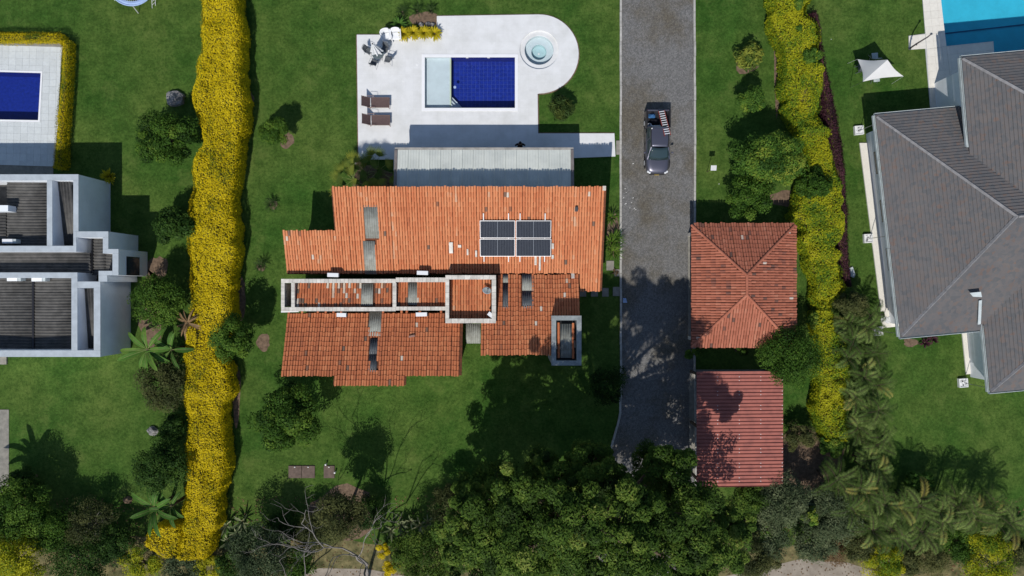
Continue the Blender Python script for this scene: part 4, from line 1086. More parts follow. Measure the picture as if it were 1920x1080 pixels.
# ================================================================ slate-roofed house at the right edge
gh = thing('slate_roof_house', 'large house with overlapping grey shingle hip roofs at the right edge', 'house', (32, 2, 0))
def course_plane(poly, eave_a, eave_b, step, mat, name='shingle_course', parent=gh):
    """poly: 3-D planar polygon (convex); courses run parallel to eave_a->eave_b; every course overlaps the one below it"""
    E0 = Vector(eave_a); A = (Vector(eave_b) - E0).normalized()
    pts = [Vector(p) for p in poly]
    nrm = None
    for i in range(len(pts)):
        c = (pts[(i + 1) % len(pts)] - pts[i]).cross(pts[(i + 2) % len(pts)] - pts[i])
        if c.length > 1e-3: nrm = c.normalized(); break
    if nrm.z < 0: nrm = -nrm
    U = nrm.cross(A).normalized()
    if U.z < 0: U = -U
    loc = [((p - E0).dot(A), (p - E0).dot(U)) for p in pts]
    s0 = min(p[1] for p in loc); s1 = max(p[1] for p in loc); n = int((s1 - s0) / step) + 1
    for i in range(n):
        lo, hi = s0 + i * step, min(s1, s0 + (i + 1) * step + .02)
        q = clip_half(clip_half(loc, 0, 1, -lo), 0, -1, hi)
        if len(q) < 3 or area(q) < .003: continue
        b = MB(); m = len(q)
        def w3(p, d): return E0 + A * p[0] + U * p[1] + nrm * d
        lift = [.045 * (1 - (p[1] - lo) / (hi - lo)) + .004 for p in q]
        top = [w3(p, l) for p, l in zip(q, lift)]; bot = [w3(p, -.05) for p in q]
        b.add(top + bot, [tuple(range(m))] + [(k, k + m, (k + 1) % m + m, (k + 1) % m) for k in range(m)])
        o_c = b.build(name, mat, parent); o_c.data.materials.append(M['blackpl']); o_c.data.polygons.foreach_set('material_index', [0] + [1] * m)  # side faces coloured black: painted shadow gap under each course edge
GS = .45
EV = 2.7
A_ = P(1641, 216, EV); B_ = P(1688, 632, EV); Dp = P(1906, 405, 5.7)
ax = (B_ - A_).normalized()
ea = Vector((math.cos(R(5.2)), math.sin(R(5.2)), 0))         # direction of the north and south eaves
ridge_dir = ea
N_end = A_ + ea * 21; S_end = B_ + ea * 21; D_end = Dp + ridge_dir * 14
def on_plane(p, q, r, xy):
    n = (q - p).cross(r - p); return Vector((xy[0], xy[1], p.z - (n.x * (xy[0] - p.x) + n.y * (xy[1] - p.y)) / n.z))
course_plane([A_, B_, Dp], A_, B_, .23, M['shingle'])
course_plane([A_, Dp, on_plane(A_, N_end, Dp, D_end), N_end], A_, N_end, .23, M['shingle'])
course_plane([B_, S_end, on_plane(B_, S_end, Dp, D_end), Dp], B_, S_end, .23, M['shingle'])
def ridge_caps(a, b, r=.11): 
    a, b = Vector(a), Vector(b); n = max(2, round((b - a).length / .45))
    for i in range(n):
        p, q = a.lerp(b, i / n), a.lerp(b, (i + 1.03) / n); d = (q - p).normalized(); x = d.cross(Vector((0, 0, 1))).normalized() * r
        dz = Vector((0, 0, .09))
        MB().add([p - x - dz * .3, p + dz, p + x - dz * .3, q - x - dz * .1, q + dz * 1.15, q + x - dz * .1, p - x - dz, p + x - dz, q - x - dz, q + x - dz],
                 [(0, 3, 4, 1), (1, 4, 5, 2), (0, 1, 2, 7, 6), (0, 6, 8, 3), (2, 5, 9, 7)]).build('ridge_cap', M['ridge'], gh)
ridge_caps(A_ + Vector((.1, -.1, .05)), Dp + Vector((0, 0, .05))); ridge_caps(B_ + Vector((.1, .1, .05)), Dp + Vector((0, 0, .05))); ridge_caps(Dp + Vector((.1, 0, .06)), D_end + Vector((0, 0, .06)))
# taller block, upper right
GZ = 4.0
Gc = P(1803, 108, GZ); wdir = (P(1817, 276, GZ) - Gc).normalized(); J = Gc + wdir * 9.5
nd = Vector((math.cos(R(5.2)), math.sin(R(5.2)), 0)); K_ = Gc + nd * 15
half = 6.0
perp_w = Vector((-wdir.y, wdir.x, 0)); perp_w = perp_w if perp_w.x > 0 else -perp_w
hipd = (perp_w + wdir).normalized() * half * math.sqrt(2)
apex = Gc + perp_w * half + wdir * half + Vector((0, 0, half * GS))
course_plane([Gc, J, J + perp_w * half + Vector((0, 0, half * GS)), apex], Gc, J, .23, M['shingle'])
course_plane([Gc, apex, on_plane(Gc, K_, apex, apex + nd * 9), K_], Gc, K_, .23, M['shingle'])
ridge_caps(Gc + Vector((.05, -.05, .05)), apex + Vector((0, 0, .05)))
# wing, lower right
LZ = 2.9
L_ = P(1856, 735, LZ); Kx = P(1838, 540, LZ); ld = (Kx - L_).normalized(); Kx = L_ + ld * 9.5; perp_l = Vector((-ld.y, ld.x, 0)); perp_l = perp_l if perp_l.x > 0 else -perp_l
sd = nd; hip3 = L_ + perp_l * half + ld * half + Vector((0, 0, half * GS))
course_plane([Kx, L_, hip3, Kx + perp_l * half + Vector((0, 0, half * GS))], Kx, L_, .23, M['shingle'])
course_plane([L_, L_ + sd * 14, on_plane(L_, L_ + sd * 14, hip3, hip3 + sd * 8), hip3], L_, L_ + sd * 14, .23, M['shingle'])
ridge_caps(L_ + Vector((.05, .05, .05)), hip3 + Vector((0, 0, .05)))
# gutters
def gut(a, b, out):
    a, b = Vector(a), Vector(b); o_ = Vector(out) * .07; n = max(1, round((b - a).length / 3.0))
    for i in range(n):
        p, q = a.lerp(b, i / n), a.lerp(b, (i + .995) / n); g = MB()
        g.bar(p + o_ * .2 + Vector((0, 0, -.13)), q + o_ * .2 + Vector((0, 0, -.13)), .03, .16); g.bar(p + o_ * 1.9 + Vector((0, 0, -.12)), q + o_ * 1.9 + Vector((0, 0, -.12)), .03, .18); g.bar(p + o_ * 1.05 + Vector((0, 0, -.2)), q + o_ * 1.05 + Vector((0, 0, -.2)), .10, .02)
        g.build('gutter', M['gutter'], gh)
gut(A_, B_, -perp_w); gut(A_, A_ + nd * 6.6, Vector((-.09, 1, 0))); gut(B_, B_ + nd * 6.2, Vector((.09, -1, 0)))
gut(Gc, Gc + wdir * 6.0, -perp_w); gut(Gc, K_, Vector((-.09, 1, 0))); gut(L_, L_ + ld * 6.6, -perp_l); gut(L_, L_ + sd * 8, Vector((.09, -1, 0)))
# walls below
def wall_poly(pts, z1, name='wall'):
    MB().prism([(p.x, p.y) for p in pts], 0, z1).build(name, M['whitewall'], gh)
ins = .75
c00 = A_ + perp_w * ins - Vector((0, ins, 0)); c01 = B_ + perp_w * ins + Vector((0, ins, 0))
wall_poly([c00, c01, c01 + nd * 18, c00 + nd * 18], 2.5)
g0 = Gc + perp_w * .6 - Vector((0, .6, 0)); wall_poly([g0, g0 + wdir * 6.8, g0 + wdir * 6.8 + nd * 12, g0 + nd * 12], GZ - .22)
l0 = L_ + perp_l * .6 + Vector((0, .6, 0)); wall_poly([l0, l0 + ld * 6.6, l0 + ld * 6.6 + sd * 10, l0 + sd * 10], LZ - .22)
MB().bar(P(1811, 238, 3.8), P(1815, 276, 3.95), .20, .05).build('flashing', M['gutter'], gh)
MB().bar(P(1838, 563, 3.7), P(1836, 608, 3.1), .20, .05).build('flashing', M['gutter'], gh)
q0 = P(1819, 551, 4.3); MB().add([P(1818, 549, 4.18), P(1839, 547, 4.2), P(1841, 557, 4.05), P(1824, 556, 4.05)], [(0, 1, 2, 3)]).build('flashing', M['gutter'], gh, solid=.03)
for dlt in (1.5, 5.0, 8.5, 12.0):
    p = c00 + (c01 - c00).normalized() * dlt; p.z = 0; w_ = (c01 - c00).normalized(); out = -perp_w
    f = MB().bar(p + out * .03 + Vector((0, 0, 1.5)), p + w_ * 1.6 + out * .03 + Vector((0, 0, 1.5)), .05, 1.4).build('window', M['darkmetal'], gh)
    MB().bar(p + w_ * .07 + out * .058 + Vector((0, 0, 1.5)), p + w_ * 1.53 + out * .058 + Vector((0, 0, 1.5)), .008, 1.26).build('pane', M['glassdark'], f)
# rain chains dropping into pebble boxes
for u, v, lab in ((1611, 244, 'white drain box on the lawn nearest the shade sail'), (1628.5, 447, 'white drain box halfway along the slate house'), (1647, 621, 'white drain box beside the palms'), (1806.5, 718, 'white drain box out on the lower right lawn')):
    q = P(u, v, .2); t = thing('drain_box', lab, 'drain box', (q.x, q.y, 0), group='drain boxes on the lawn')
    b = MB(); rz = R(5 if v < 300 else (3 if v < 500 else 4)); s = .32
    for dx, dy, lx, ly in ((0, s - .03, 2 * s, .06), (0, -s + .03, 2 * s, .06), (s - .03, 0, .06, 2 * s - .12), (-s + .03, 0, .06, 2 * s - .12)):
        b.obox((q.x + dx * math.cos(rz) - dy * math.sin(rz), q.y + dx * math.sin(rz) + dy * math.cos(rz), .12), lx, ly, .24, rz)
    b.build('rim', M['white'], t)
    MB().obox((q.x, q.y, .09), 2 * s - .13, 2 * s - .13, .18, rz).build('lid', M['white'], t)
    pb = MB()
    for k in range(26):
        pb.obox((q.x + random.uniform(-.2, .2), q.y + random.uniform(-.2, .2), .195), random.uniform(.05, .11), random.uniform(.05, .1), .05, random.uniform(0, 3))
    tag(pb.build('pebbles', M['white'], t), kind='stuff')
    zt = 2.5 if v < 700 else 2.7
    cx_ = q.x + .12 * (1 if v < 700 else .6); ch_ = thing('rain_chain', 'thin rain chain hanging over the ' + lab.split('white ')[1], 'chain', (cx_, q.y, .2), group='rain chains of the slate house')
    pts = [(cx_ + .008 * math.sin(k * 2.6), q.y + .008 * math.cos(k * 2.6), .2 + (zt - .2) * k / 24) for k in range(25)]
    MB().tube(pts, [.018 if k % 2 else .028 for k in range(25)], 6).build('links', M['steel'], ch_)
    gx = (A_ + (B_ - A_) * ((A_.y - q.y) / (A_.y - B_.y))).x if v < 700 else (L_ + ld * ((q.y - L_.y) / ld.y)).x
    MB().bar((cx_, q.y, zt), (gx - .03, q.y, zt + .03), .05, .04).build('spout', M['gutter'], ch_)
o = MB().prism(pix([(1593, 503), (1599, 500), (1604, 515), (1601, 521), (1594, 517)], .12), 0, .12).build('paving_stone', M['gutter'], bevel=.02); tag(o, 'pale five sided stone beside the purple hedge', 'stone')
q = P(1652, 588, .6); t = thing('garden_light', 'black garden floodlight on the cream apron by the palms', 'light', (q.x, q.y, 0))
MB().tube([(q.x, q.y, 0), (q.x, q.y, .75)], .03, 8).build('post', M['blackpl'], t); MB().obox((q.x - .08, q.y, .82), .34, .28, .16, R(20), R(15)).build('lamp_head', M['blackpl'], t, bevel=.03); MB().obox((q.x - .08, q.y - .135, .80), .26, .02, .1, R(20), R(15)).build('lens', M['lampglow'], t)
q = P(1663, 597, .12); o = MB().grid(lambda a, b_: (q.x - .45 + .95 * a, q.y - .3 + .45 * b_ + .08 * math.sin(a * 9), .115 + .035 * abs(math.sin(a * 11 + b_ * 7))), 14, 8).build('crumpled_sheet', M['fabric'], solid=.01); tag(o, 'crumpled white sheet lying on the apron by the floodlight', 'sheet')
q = P(1843, 677, .5); t = thing('pump_housing', 'grey box housing on the lower right apron under the eave', 'box', (q.x, q.y, .1))
MB().box(q.x - .35, q.x + .5, q.y - .35, q.y + .35, .1, .55).build('housing', M['gutter'], t, bevel=.02); MB().box(q.x - .37, q.x - .352, q.y - .3, q.y + .3, .14, .5).build('vent_grille', M['darkmetal'], t)
# ================================================================ pickup truck
def pickup(loc):
    t = thing('pickup_truck', 'dark grey pickup truck carrying a ladder on the cobbled driveway', 'pickup truck', loc)
    # lower body: lofted sections (y, half width, z bottom, z shoulder, z top, half width top)
    S = [(-2.27, .50, .38, .55, .66, .46), (-2.22, .66, .30, .58, .74, .58), (-2.08, .78, .26, .66, .84, .70), (-1.75, .85, .25, .74, .92, .74), (-1.30, .875, .24, .80, .98, .76),
         (-.60, .88, .24, .84, 1.03, .80), (.30, .88, .24, .86, 1.05, .82), (1.00, .88, .26, .88, 1.06, .82)]
    b = MB()
    for y, w_, zb, zs_, zt, wt in S:
        b.v += [(-w_ * .93, y, zb), (-w_, y, (zb + zs_) / 2), (-w_ * .99, y, zs_), (-wt, y, zt), (-wt * .45, y, zt + .025), (wt * .45, y, zt + .025), (wt, y, zt), (w_ * .99, y, zs_), (w_, y, (zb + zs_) / 2), (w_ * .93, y, zb)]
    n = 10
    for i in range(len(S) - 1):
        for k in range(n): b.f.append((i*n + k, i*n + (k+1) % n, (i+1)*n + (k+1) % n, (i+1)*n + k)[::-1])
    b.f.append(tuple(range(n))); b.f.append(tuple(range((len(S)-1)*n, len(S)*n))[::-1])
    body = b.build('body', M['paint'], t, local=True, smooth=True, sub=1)
    # load bed
    bd = MB()
    for s in (-1, 1):
        bd.hexa([(s*.80 if s < 0 else .80, 1.0, .3), (s*.88 if s > 0 else -.80 + 0, 1.0, .3), (s*.88 if s > 0 else -.80, 2.24, .3), (s*.80 if s < 0 else .80, 2.24, .3)] +
                [(.80, 1.0, 1.06), (.88, 1.0, 1.06), (.86, 2.24, 1.06), (.78, 2.24, 1.06)]) if s > 0 else bd.hexa([(-.88, 1.0, .3), (-.80, 1.0, .3), (-.80, 2.24, .3), (-.88, 2.24, .3), (-.88, 1.0, 1.06), (-.80, 1.0, 1.06), (-.78, 2.24, 1.06), (-.86, 2.24, 1.06)])
    bd.box(-.80, .80, 1.0, 1.06, .5, 1.08)
    bd.build('load_bed_side', M['paint'], t, local=True, bevel=.02)
    MB().box(-.78, .78, 2.20, 2.28, .42, 1.04).build('tailgate', M['paint'], t, local=True, bevel=.025)
    MB().box(-.80, .80, 1.02, 2.22, .50, .56).build('bed_liner', M['blackpl'], t, local=True)
    for s in (-1, 1): MB().box(s*.83 - .05, s*.83 + .05, 1.0, 2.22, 1.062, 1.085).build('rail_cap', M['blackpl'], t, local=True)
    # greenhouse
    g = [(-.78, -1.28, 1.0), (.78, -1.28, 1.0), (.82, 1.0, 1.05), (-.82, 1.0, 1.05)]; r_ = [(-.60, -.50, 1.50), (.60, -.50, 1.50), (.64, .92, 1.52), (-.64, .92, 1.52)]
    def sheet4(a, b_, c, d, nm, mat): MB().add([a, b_, c, d], [(0, 1, 2, 3)]).build(nm, mat, t, local=True, solid=.012)
    V_ = lambda p: Vector(p)
    def inset(q, k):
        c = sum((V_(p) for p in q), Vector()) / 4; return [V_(p).lerp(c, k) for p in q]
    MB().grid(lambda a, c: Vector(g[0]).lerp(Vector(g[1]), a).lerp(Vector(r_[0]).lerp(Vector(r_[1]), a), c) + Vector((0, -.09 * math.sin(math.pi * a), .03 * math.sin(math.pi * c))), 8, 4).build('windscreen', M['carglass'], t, local=True, smooth=True, solid=.012)
    MB().grid(lambda a, c: Vector((-.62 + 1.24 * a * 1.0, -.50 + 1.44 * c, 1.505 + .045 * math.sin(math.pi * a) + .03 * math.sin(math.pi * min(1, c * 1.1)))), 8, 8).build('cab_roof', M['paint'], t, local=True, smooth=True, solid=.03)
    for k in range(5):
        x = -.4 + k * .2; MB().box(x - .02, x + .02, -.2, .85, 1.545, 1.562).build('roof_rib', M['paint'], t, local=True, bevel=.006)
    sheet4(g[2], g[3], r_[3], r_[2], 'rear_window', M['carglass'])
    for s, (i0, i1) in ((-1, (0, 3)), (1, (1, 2))):
        a, b_, c, d = Vector(g[i0]), Vector(g[i1]), Vector(r_[i1]), Vector(r_[i0]); m0, m1 = a.lerp(b_, .58), d.lerp(c, .52)
        sheet4(a.lerp(m0, .12), m0, m1, d, 'side_window', M['carglass']); sheet4(m0.lerp(b_, .06), b_, c, m1.lerp(c, .06), 'side_window', M['carglass'])
        for p0, p1 in ((a, d), (m0, m1), (b_, c)): MB().bar(p0, p1, .07, .05).build('pillar', M['paint'], t, local=True)
        MB().bar(d + Vector((0, 0, .02)), c + Vector((0, 0, .02)), .05, .05).build('roof_rail', M['blackpl'], t, local=True)
        mi = MB().obox((s * .98, -.82, 1.08), .17, .11, .14, s * R(-8)).build('mirror', M['paint'], t, local=True, bevel=.03)
        MB().bar((s * .85, -.86, 1.02), (s * .92, -.84, 1.04), .05, .04).build('mirror_arm', M['blackpl'], mi, local=True)
        for y in (-1.42, 1.45):
            wl = MB().tube([(s * .68, y, .33), (s * .70, y, .33), (s * .86, y, .33), (s * .88, y, .33)], [.30, .335, .335, .30], 24).build('wheel', M['rubber'], t, local=True)
            MB().tube([(s * .875, y, .33), (s * .892, y, .33)], [.20, .17], 16).build('rim', M['alu'], wl, local=True)
            ar = MB()
            for k in range(9):
                a0, a1 = math.pi * k / 9, math.pi * (k + 1) / 9
                ar.bar((s * .885, y + .40 * math.cos(a0), .33 + .40 * math.sin(a0)), (s * .885, y + .40 * math.cos(a1), .33 + .40 * math.sin(a1)), .05, .06)
            ar.build('wheel_arch', M['blackpl'], t, local=True)
        MB().obox((s * .60, -2.12, .70), .28, .22, .12, s * R(28)).build('headlight', M['lamp'], t, local=True, bevel=.03)
        MB().box(s * .70 - .09, s * .70 + .09, 2.26, 2.30, .62, .98).build('tail_light', mk('red_lens', (.4, .01, .01), .2) if 'redlens' not in M else M['redlens'], t, local=True)
        MB().box(s * .885 - .012, s * .885 + .012, -1.0, 1.0, .28, .36).build('sill_trim', M['blackpl'], t, local=True)
        for y in (-.15, .75): MB().box(s * .886 - .012, s * .886 + .014, y, y + .16, .86, .89).build('door_handle', M['blackpl'], t, local=True)
    MB().box(-.55, .55, -2.31, -2.20, .34, .50).build('front_bumper', M['blackpl'], t, local=True, bevel=.03)
    MB().box(-.42, .42, -2.285, -2.24, .54, .66).build('grille', M['blackpl'], t, local=True, bevel=.01)
    MB().box(-.17, .17, -2.325, -2.312, .40, .50).build('number_plate', M['plate'], t, local=True)
    MB().box(-.70, .70, 2.285, 2.36, .34, .46).build('rear_bumper', M['blackpl'], t, local=True, bevel=.02)
    for s in (-1, 1): MB().bar((s * .34, -2.05, .875), (s * .50, -1.33, 1.013), .025, .02).build('bonnet_crease', M['paint'], t, local=True)
    for s in (-.35, .2): MB().bar((s, -1.36, 1.045), (s + .45, -1.20, 1.11), .02, .015).build('wiper', M['blackpl'], t, local=True)
    q = MB().obox((-.2, -1.02, 1.155), .26, .18, .01, 0, R(31)).build('windscreen_paper', M['paleblue'], t, local=True)
    return t
M['redlens'] = mk('red_lens', (.4, .01, .01), .2)
TX, TY = 10.50, 10.52
pickup((TX, TY, .012))
# ladder across bed and roof
lad = thing('ladder', 'red railed aluminium ladder lying over the bed and roof of the pickup', 'ladder', (TX, TY, 1.2))
l0, l1 = Vector((TX + .18, TY + 2.16, 1.16)), Vector((TX + .52, TY + .28, 1.68)); lx = Vector((.21, .035, 0))
for s in (-1, 1): MB().bar(l0 + lx * s, l1 + lx * s, .035, .09).build('rail', M['redrail'], lad)
for k in range(11):
    p = l0.lerp(l1, (k + .4) / 11.2) + Vector((0, 0, .02)); MB().bar(p - lx * .95, p + lx * .95, .06, .03).build('rung', M['alu'], lad)
def loose(name, lab, cat, mb, mat, **k): return tag(mb.build(name, M[mat], **k), lab, cat)
loose('tarp_bundle', 'blue bundled tarp at the tail of the pickup bed', 'tarp', MB().grid(lambda a, b_: (TX - .62 + .5 * a, TY + 1.78 + .32 * b_, .57 + .30 * math.sin(math.pi * a) * math.sin(math.pi * b_) * (1 + .4 * math.sin(a * 19) * math.sin(b_ * 17))), 12, 10), 'blue', smooth=True)
loose('tool_bag', 'dark canvas tool bag in the middle of the pickup bed', 'bag', MB().grid(lambda a, b_: (TX - .55 + .7 * a, TY + 1.30 + .42 * b_, .57 + .28 * (math.sin(math.pi * a) * math.sin(math.pi * b_)) ** .5 * (1 + .2 * math.sin(a * 13))), 12, 10), 'blackcloth', smooth=True)
bk = thing('paint_bucket', 'white bucket standing in the corner of the pickup bed', 'bucket', (TX - .6, TY + 1.2, .565))
MB().lathe((TX - .6, TY + 1.2, .565), [(0, .005), (.11, .005), (.14, .30), (.15, .30), (.15, .32), (.125, .32), (.105, .03), (0, .03)], 20).build('pail', M['whitepl'], bk)
MB().tube([(TX - .6 + .14 * math.cos(a), TY + 1.2 + .14 * math.sin(a) * .5 - .05, .565 + .30 + .02) for a in np.linspace(0, math.pi, 9)], .006).build('handle', M['steel'], bk)
loose('white_board', 'white board leaning behind the cab in the pickup bed', 'board', MB().obox((TX - .2, TY + 1.14, .92), .72, .05, .30, 0, R(20)), 'whitepl')
loose('paper_scrap', 'scrap of white paper on the cab roof', 'paper', MB().obox((TX - .62 + .05, TY + .80, 1.56), .09, .07, .01, R(20)), 'paper')
loose('blue_rag', 'pale blue rag dropped at the driveway edge', 'rag', MB().grid(lambda a, b_: (P(1172, 563).x - .16 + .32 * a * (1 - .3 * b_), P(1172, 563).y - .18 + .34 * b_, .02 + .07 * math.sin(math.pi * a) * math.sin(math.pi * b_) + .01 * math.sin(a * 15)), 8, 8), 'paleblue', smooth=True)
for i, (u, v, r_, l) in enumerate([(1187, 307, .3, .16), (1172, 354, .9, .10), (1169, 371, .1, .12), (1187, 371, 1.2, .11), (1173, 382, .6, .22), (1184, 380, .2, .08), (1181, 390, .4, .08), (1189, 391, 1.5, .13), (1192, 393, .8, .08), (1174, 361, .5, .07), (1558, 74, .3, .05), (1348, 345, .4, .07)]):
    q = P(u, v); o = MB().obox((q.x, q.y, .032), l * .7, .045, .02, r_, .1).build('litter_scrap', M['paper'])
    if i < 10: tag(o, 'small white scrap of litter on the driveway near the left kerb', 'litter', 'white scraps scattered on the driveway')
    else: tag(o, 'tiny white scrap on the lawn ' + ('beside the purple hedge' if i == 10 else 'below the square white table'), 'litter')

# ================================================================ furniture by the pool
def lounger(loc, lab):
    t = thing('sun_lounger', lab, 'sun lounger', loc, group='sun loungers on the white deck')
    MB().grid(lambda a, b_: (-.30 + 1.30 * a, -.34 + .68 * b_, .36 - .02 * math.sin(math.pi * b_)), 6, 4).build('seat_sling', M['brownmesh'], t, local=True, solid=.012)
    MB().grid(lambda a, b_: (-.36 - .52 * a, -.33 + .66 * b_, .37 + .56 * a - .02 * math.sin(math.pi * b_)), 6, 4).build('back_sling', M['brownmesh'], t, local=True, solid=.012)
    for s in (-1, 1):
        MB().tube([(-.42, s * .36, .35), (1.02, s * .36, .36)], .018, 6).build('side_rail', M['bronze'], t, local=True)
        MB().tube([(-.34, s * .35, .37), (-.90, s * .35, .95)], .016, 6).build('back_rail', M['bronze'], t, local=True)
        MB().tube([(-.55, s * .36, .62), (-.5, s * .42, .64), (-.05, s * .42, .60), (.05, s * .37, .36)], .014, 6).build('armrest', M['bronze'], t, local=True)
        for x in (-.38, .95): MB().tube([(x, s * .36, .35), (x + (.06 if x > 0 else -.06), s * .38, 0)], .017, 6).build('leg', M['bronze'], t, local=True)
    MB().tube([(-.90, -.35, .95), (-.90, .35, .95)], .016, 6).build('head_rail', M['white'], t, local=True)
    MB().tube([(-.34, -.36, .36), (-.34, .36, .36)], .022, 6).build('hinge_bar', M['white'], t, local=True)
    MB().tube([(1.02, -.36, .36), (1.02, .36, .36)], .018, 6).build('foot_rail', M['bronze'], t, local=True)
    return t
q = P(704, 193, .36); lounger((q.x, q.y, DZ), 'brown sling sun lounger farther from the house')
q = P(705, 226, .36); lounger((q.x, q.y, DZ), 'brown sling sun lounger nearer the house')

def wire_chair(loc, rz, lab, mat='greymesh'):
    t = thing('patio_chair', lab, 'chair', loc, rz, group='grey mesh chairs around the patio table')
    MB().grid(lambda a, b_: (-.23 + .46 * a, -.22 + .42 * b_, .42 + .03 * (2*a - 1) ** 2 - .03 * (1 - b_)), 6, 6).build('seat', M[mat], t, local=True, smooth=True, solid=.012)
    MB().grid(lambda a, b_: (-.24 + .48 * a - .04 * (2*a-1) * b_, -.22 - .16 * b_ + .05 * (2*a-1) ** 2, .44 + .46 * b_), 6, 6).build('backrest', M[mat], t, local=True, smooth=True, solid=.012)
    for s in (-1, 1):
        MB().tube([(s * .25, .22, 0), (s * .26, .18, .44), (s * .28, .10, .62), (s * .28, -.20, .64), (s * .24, -.30, .66)], .012, 6).build('arm_frame', M['steel'], t, local=True)
        MB().tube([(s * .24, -.24, .45), (s * .26, -.34, 0)], .012, 6).build('leg', M['steel'], t, local=True)
    MB().tube([(-.20, -.38, .90), (0, -.42, .93), (.20, -.38, .90)], .012, 6).build('top_rail', M['steel'], t, local=True)
    return t
TC = P(712, 105, .1)
for u, v, rz, lab in ((692, 96, R(-115), 'grey mesh patio chair beside the folded umbrella, on the lawn side'), (722, 93, R(160), 'grey mesh patio chair tucked behind the patio table, near the white chairs'), (702, 117, R(-25), 'grey mesh patio chair with its back to the loungers'), (727, 112, R(75), 'grey mesh patio chair on the pool side of the patio table')):
    q = P(u, v, .45); wire_chair((q.x, q.y, DZ), rz, lab)
t = thing('patio_table', 'round tinted glass patio table under the folded umbrella', 'table', (TC.x, TC.y, DZ))
MB().lathe((0, 0, .70), [(.03, 0), (.45, 0), (.46, .008), (.45, .015), (.03, .015)], 32).build('table_top', M['glasstable'], t, local=True)
MB().tube([(.45 * math.cos(a), .45 * math.sin(a), .70) for a in np.linspace(0, 2 * math.pi, 25)], .014, 6).build('rim', M['steel'], t, local=True)
for k in range(4):
    a = k * math.pi / 2 + .5; MB().tube([(.40 * math.cos(a), .40 * math.sin(a), .69), (.30 * math.cos(a), .30 * math.sin(a), .35), (.38 * math.cos(a), .38 * math.sin(a), 0)], .014, 6).build('leg', M['steel'], t, local=True)
t = thing('patio_umbrella', 'folded white patio umbrella standing through the table', 'umbrella', (TC.x, TC.y, DZ))
MB().tube([(0, 0, 0), (-.03, .02, 2.45)], .02, 8).build('pole', M['steel'], t, local=True)
MB().lathe((-.03, .02, 2.42), [(.0, .10), (.04, .08), (.05, 0)], 12).build('finial', M['blackpl'], t, local=True)
b = MB(); nf = 40
for i, (z, r0, r1) in enumerate(((2.44, .04, .04), (2.1, .14, .08), (1.6, .26, .13), (1.15, .36, .18), (.95, .42, .24))):
    for k in range(nf):
        a = 2 * math.pi * k / nf; r_ = r0 if k % 5 in (0, 1) else r1; b.v.append((-.03 + r_ * math.cos(a) * 1.15, .02 + r_ * math.sin(a) * .85, z - (.1 if (k % 5 > 1 and i == 4) else 0)))
for i in range(4):
    for k in range(nf): b.f.append((i*nf + k, i*nf + (k+1) % nf, (i+1)*nf + (k+1) % nf, (i+1)*nf + k))
b.build('canopy', M['whitepl'], t, local=True)
MB().lathe((0, 0, 0), [(0, .08), (.20, .08), (.24, .03), (.24, 0)], 20).build('base', M['steel'], t, local=True)

def mono_chair(loc, rz, lab):
    t = thing('plastic_chair', lab, 'chair', loc, rz, group='white plastic chairs by the flower bed')
    MB().grid(lambda a, b_: (-.24 + .48 * a, -.22 + .46 * b_, .43 + .02 * (2*a-1) ** 2 - .015 * b_), 6, 6).build('seat', M['whitepl'], t, local=True, smooth=True, solid=.02)
    MB().grid(lambda a, b_: (-.25 + .50 * a * (1 - .0) , -.22 - .14 * b_ + .05 * (2*a-1) ** 2, .44 + .42 * b_ - .05 * b_ * (2*a-1) ** 2), 8, 6).build('backrest', M['whitepl'], t, local=True, smooth=True, solid=.02)
    for s in (-1, 1):
        MB().grid(lambda a, b_: (s * (.25 + .07 * b_), -.30 + .52 * a, .66 - .03 * a), 6, 2).build('armrest', M['whitepl'], t, local=True, solid=.025)
        MB().bar((s * .28, .20, .64), (s * .26, .25, 0), .05, .04).build('leg', M['whitepl'], t, local=True); MB().bar((s * .25, -.25, .64), (s * .27, -.36, 0), .05, .04).build('leg', M['whitepl'], t, local=True)
    t.scale = (1.22, 1.22, 1.12)
    return t
q = P(725, 69, .5); mono_chair((q.x, q.y, DZ), R(196), 'white plastic chair turned towards the folded umbrella')
q = P(743, 67.5, .5); mono_chair((q.x, q.y, DZ), R(184), 'white plastic chair next to the yellow plants')
for u, v, lab in ((756, 152, 'round white drain cap on the deck left of the pool'), (782, 121, 'small round cap on the deck above the drain cap')):
    q = P(u, v, DZ); o = MB().lathe((q.x, q.y, DZ), [(0, .012), (.07, .012), (.09, .002)], 16).build('deck_drain', M['white']); tag(o, lab, 'drain cap')

# person standing in the shade of the terrace
pt = thing('person', 'person in black clothes standing with hands on hips in the terrace shade', 'person', (.58, 10.22, DZ))
def skin_body(name, verts, edges, radii, mat, parent, sub=2, root=0):
    me = bpy.data.meshes.new(name); me.from_pydata(verts, edges, []); me.update()
    o = link(name, me, mat, parent); md = o.modifiers.new('skin', 'SKIN'); md.use_smooth_shade = True
    sv = me.skin_vertices[0].data
    for i, r_ in enumerate(radii): sv[i].radius = (r_, r_) if not isinstance(r_, tuple) else r_; sv[i].use_root = (i == root)
    s = o.modifiers.new('sub', 'SUBSURF'); s.levels = sub; s.render_levels = sub
    return o
Vb = [(0, 0, .95), (0, 0, 1.15), (0, .01, 1.36), (0, .02, 1.47), (0, .03, 1.56), (0, .04, 1.66),
      (.10, 0, .92), (.11, .01, .50), (.12, -.01, .10), (.12, .13, .05), (-.10, 0, .92), (-.11, .01, .50), (-.12, -.01, .10), (-.12, .13, .05),
      (.17, .01, 1.40), (.36, -.05, 1.18), (.18, .08, 1.02), (-.17, .01, 1.40), (-.36, -.05, 1.18), (-.18, .08, 1.02)]
